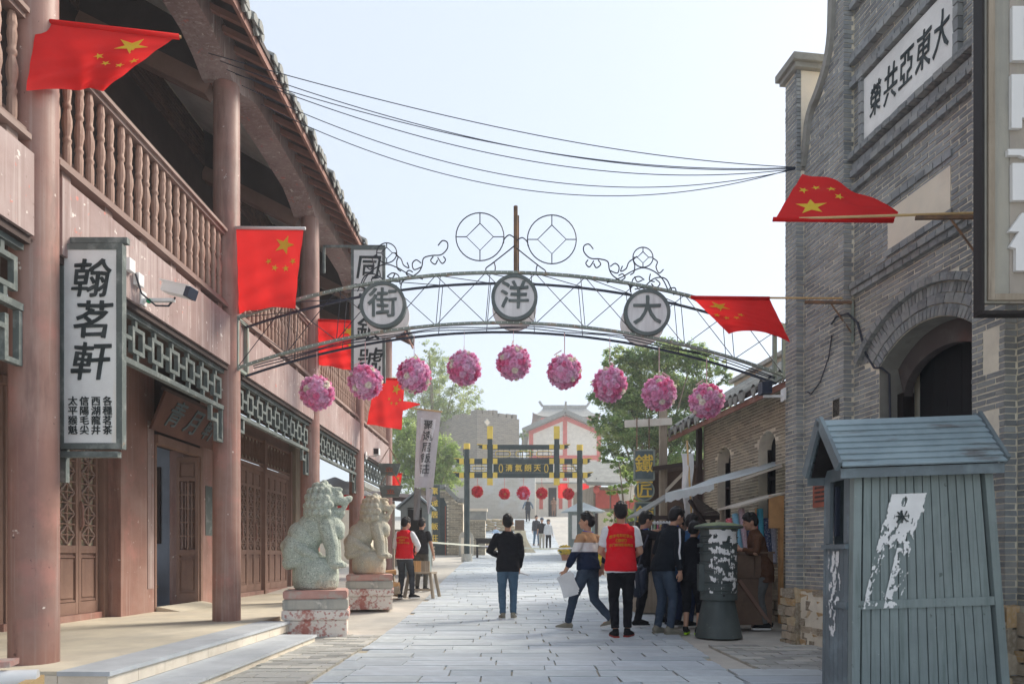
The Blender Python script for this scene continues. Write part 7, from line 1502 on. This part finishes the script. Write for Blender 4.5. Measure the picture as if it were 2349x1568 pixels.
# right-hand timber shop with red panels
d = 31; SHP = thing('timber_shop', 'timber shop with red shutters and low grey roof under the big tree', 'building', (P(1425, 0, d).x, d, gz(d)-.2), radians(12)); MB().box2((-1.3, 0, 0), (3.2, 3, 3.3)).build('wall', M['oldwood'], SHP)
for i in range(6): MB().box2((-1.2+i*.72, -.05, 2.35), (-.56+i*.72, -.005, 3.15)).build('red_panel', M['redplaster'], SHP)
for i in range(5): MB().box2((-1.25+i*.95, -.06, .2), (-1.13+i*.95, -.004, 2.3)).build('post', M['darkwood'], SHP)
for i in range(4): MB().box2((-1.08+i*.95, -.03, .4), (-.35+i*.95, -.004, 2.2)).build('window', M['doordark'] if i % 2 else M['cream'], SHP)
MB()._add([(-1.9, -1.0, 3.25), (3.6, -1.0, 3.25), (3.6, 1.6, 4.5), (-1.9, 1.6, 4.5), (-1.9, -1.0, 3.4), (3.6, -1.0, 3.4), (3.6, 1.6, 4.65), (-1.9, 1.6, 4.65)], [(0, 3, 2, 1), (4, 5, 6, 7), (0, 1, 5, 4), (1, 2, 6, 5), (2, 3, 7, 6), (3, 0, 4, 7)]).build('roof', M['rooftile'], SHP)
LN = thing('red_lantern', 'small red lantern hanging at the timber shop front', 'lantern', P(1368, 1122, 30)); MB().sph((0, 0, 0), (.14, .14, .18), 14, 10).build('shade', M['redplaster'], LN, smooth=True); MB().cyl((0, 0, .17), (0, 0, .5), .008, n=5).build('cord', M['wire'], LN); MB().cyl((0, 0, -.36), (0, 0, -.17), .02, n=6).build('tassel', M['redplaster'], LN)
PL = thing('paper_lantern', 'pale round-topped lantern lamp hanging among the leaves', 'lantern', P(1437, 1125, 22)); MB().lathe([(.02, .30), (.5, .17), (.52, .14), (.25, .15)], n=20).build('hood', M['whitecloth'], PL, smooth=40); MB().lathe([(.2, -.3), (.26, -.1), (.26, .1), (.22, .16)], n=18).build('shade', M['palewood'], PL, smooth=40)
# dark shed between the stall and the brick house
DS = thing('dark_shed', 'dark open-fronted plank shed against the far end of the brick house', 'shed', (4.0, 15.4, gz(15.4)), RA); MB().box2((-.9, .6, 0), (.6, .7, 2.9)).build('rear_boards', M['darkwood'], DS); MB()._add([(-1.1, -.6, 2.7), (.6, -.6, 2.95), (.6, .8, 2.95), (-1.1, .8, 2.7), (-1.1, -.6, 2.78), (.6, -.6, 3.03), (.6, .8, 3.03), (-1.1, .8, 2.78)], [(0, 3, 2, 1), (4, 5, 6, 7), (0, 1, 5, 4), (1, 2, 6, 5), (2, 3, 7, 6), (3, 0, 4, 7)]).build('roof', M['darkwood'], DS)
for x, y in ((-.85, -.4), (.5, -.4)): MB().box((x, y, 1.35), (.1, .1, 2.7)).build('post', M['oldwood'], DS)
MB().bar((-.85, -.4, 2.2), (-.3, -.4, 2.75), .06).build('brace', M['palewood'], DS)
# barrier at the lower left corner
BR_ = thing('trestle_barrier', 'blurred orange and white trestle barrier at the bottom left corner', 'barrier', (-2.92, 3.55, -.11), radians(20)); MB().cyl((-.4, 0, .60), (.42, .05, .575), .05, n=12).build('rail', M['cctv'], BR_, smooth=40); MB().cyl((-.4, -.1, .46), (.30, -.04, .49), .04, n=12).build('rail', mat('grey_pipe', (.45, .5, .56)), BR_, smooth=40); MB().box((-.12, -.1, .56), (.17, .1, .13)).build('orange_block', mat('orange_plastic', (.75, .28, .02), rough=.4), BR_); MB().box((.05, .1, .66), (.5, .16, .03)).build('plank', M['pedtop'], BR_)
for x in (-.3, .4): MB().box((x, 0, .29), (.05, .3, .58)).build('leg', M['bamboo'], BR_)
# ================================================================ trees
def tree(name, label, base, clumps, cols, nleaf, lsize, trunk_r, group=None, seed=1, limbs=True, cat='tree'):
    rg = random.Random(seed); t = thing(name, label, cat, base, group=group); o0 = Vector(base); b = MB()
    tot = sum(r[0]*r[1]*r[2] for _, r in clumps)**(1)
    for c, r in clumps:
        c = Vector(c)-o0; n = int(nleaf*(r[0]*r[1]*r[2])/tot); tw = []
        for i in range(max(6, n//38)):           # twigs: leaves gather round them
            while True:
                p = Vector((rg.uniform(-1, 1), rg.uniform(-1, 1), rg.uniform(-1, 1)))
                if p.length < 1: break
            p = p*(.55+.45*p.length**.5)
            tw.append((c+Vector((p.x*r[0], p.y*r[1], p.z*r[2])), rg.uniform(.10, .24)*max(r), rg.choice(cols), rg.uniform(.75, 1.2)))
        for i in range(n):
            q, sp, col, sh = tw[i % len(tw)]
            p = q+Vector((rg.gauss(0, .6), rg.gauss(0, .6), rg.gauss(0, .42)))*sp
            L = lsize*rg.uniform(.7, 1.3); e = Euler((rg.uniform(-.9, .9), rg.uniform(-.9, .9), rg.uniform(0, 6.28))).to_matrix(); u = e @ Vector((L, 0, 0)); v = e @ Vector((0, L*.42, 0))
            s2 = sh*rg.uniform(.85, 1.15); b.col = tuple(x*s2 for x in col)
            b._add([p-u*.5, p+v*.5-u*.05, p+u*.5-Vector((0, 0, L*.12)), p-v*.5-u*.05], [(0, 1, 2, 3)])
    b.build('crown', M['leaf'], t, kind=None)
    tops = sorted(clumps, key=lambda q: -q[0][2]); top = Vector(tops[0][0])-o0; tr = MB(); mid = Vector((top.x*.3, top.y*.3, top.z*.55)); tr.loft([((0, 0, -.3), trunk_r*1.2), ((0, 0, .4), trunk_r), (tuple(mid), trunk_r*.6), (tuple(top), trunk_r*.15)], 10); tr.build('trunk', M['bark'], t, smooth=True)
    if limbs:
        for c, r in clumps:
            c = Vector(c)-o0; f = min(.9, max(.15, (c.z/top.z)*.6)); st_ = Vector((0, 0, .4)).lerp(mid, min(1, f*1.2)); l = MB(); l.loft([(st_, trunk_r*.35), (st_.lerp(c, .5)+Vector((0, 0, -.1)), trunk_r*.2), (c+Vector((0, 0, r[2]*.3)), trunk_r*.06)], 7); l.build('limb', M['bark'], t, smooth=True)
    return t
def cl(L, d, sp=1.0): return [(tuple(P(x, y, d+R.uniform(-sp, sp)*r*d/F)), (r*d/F, r*d/F, r*d/F*.85)) for x, y, r in L]
G1 = [(.38, .46, .16), (.48, .54, .24), (.28, .37, .13)]; G2 = [(.34, .46, .13), (.44, .54, .19), (.24, .36, .10)]; G3 = [(.26, .38, .15), (.35, .46, .18), (.45, .52, .22), (.18, .29, .12)]
d = 62; tree('poplar_tree', 'tall airy yellow-green poplar rising behind the fort tower', (P(1000, 0, d).x, d, gz(d)), cl([(985, 812, 32), (955, 845, 36), (1012, 840, 40), (1045, 870, 36), (930, 880, 38), (985, 895, 52), (1078, 905, 34), (1040, 930, 46), (940, 940, 46), (1000, 970, 60), (1100, 935, 22), (925, 1000, 46)], d), G1, 24000, .22, .35, seed=2)
d = 42; tree('willow_tree', 'bright green bushy tree behind the hanging cloth banner', (P(985, 0, d).x, d, gz(d)), cl([(930, 990, 42), (915, 1040, 44), (960, 1030, 46), (1010, 1035, 44), (1035, 1065, 36), (985, 1080, 50), (930, 1090, 46), (1045, 1100, 30), (1010, 1110, 38)], d), G2, 30000, .16, .25, seed=3)
d = 24; tree('locust_tree', 'large green tree filling the gap right of the street gate', (P(1500, 0, d).x, d+.5, gz(d)), cl([(1415, 825, 34), (1465, 835, 48), (1530, 812, 46), (1590, 822, 44), (1640, 845, 28), (1660, 870, 22), (1395, 900, 44), (1450, 915, 58), (1520, 900, 60), (1590, 900, 52), (1640, 930, 36), (1372, 968, 26), (1415, 985, 48), (1480, 1000, 56), (1550, 990, 54), (1610, 1000, 44), (1395, 1035, 30), (1445, 1065, 34), (1545, 1060, 42), (1600, 1075, 40)], d), G3, 90000, .105, .2, seed=4)
d = 19.5; tree('climbing_vine', 'loose leafy vine with small bright leaves below the big tree', (P(1440, 0, d).x, d, gz(d)), cl([(1420, 1060, 22), (1450, 1100, 26), (1415, 1130, 24), (1470, 1150, 26), (1435, 1180, 28), (1480, 1195, 24), (1400, 1185, 18), (1495, 1110, 18), (1465, 1230, 30), (1420, 1235, 26)], d, .8), G2, 4200, .10, .05, seed=5, cat='plant')
d = 17.5; tree('shrub', 'green shrub behind the market stall beside the timber pole', (P(1560, 0, d).x, d, gz(d)), cl([(1545, 1180, 24), (1580, 1170, 26), (1600, 1200, 24), (1555, 1220, 26)], d), G2, 1800, .10, .04, seed=6, cat='plant')
d = 70; tree('far_pine', 'dark far tree peeping out left of the temple gable', (P(1195, 0, d).x, d, gz(d)), cl([(1200, 1000, 14), (1192, 1030, 16), (1210, 1035, 14)], d), G3, 900, .3, .2, seed=7)
d = 23; tree('right_tree', 'green tree behind the roof of the low brick house', (P(1640, 0, d).x+1.5, d+2, gz(d)), cl([(1650, 1000, 40), (1700, 960, 30), (1620, 1060, 40)], d), G3, 3500, .17, .15, seed=8)

# ================================================================ haze in the air
hz = MB().box2((-70, -3, -3), (70, 130, 26)).build('haze', None, None, kind='stuff')
hm = bpy.data.materials.new('haze_air'); hm.use_nodes = True; ht = hm.node_tree; ht.nodes.remove(ht.nodes['Principled BSDF']); pv = ht.nodes.new('ShaderNodeVolumePrincipled'); pv.inputs['Density'].default_value = .003; pv.inputs['Color'].default_value = (.92, .95, 1, 1); pv.inputs['Anisotropy'].default_value = .3; ht.links.new(pv.outputs[0], ht.nodes['Material Output'].inputs['Volume']); hz.data.materials.append(hm)
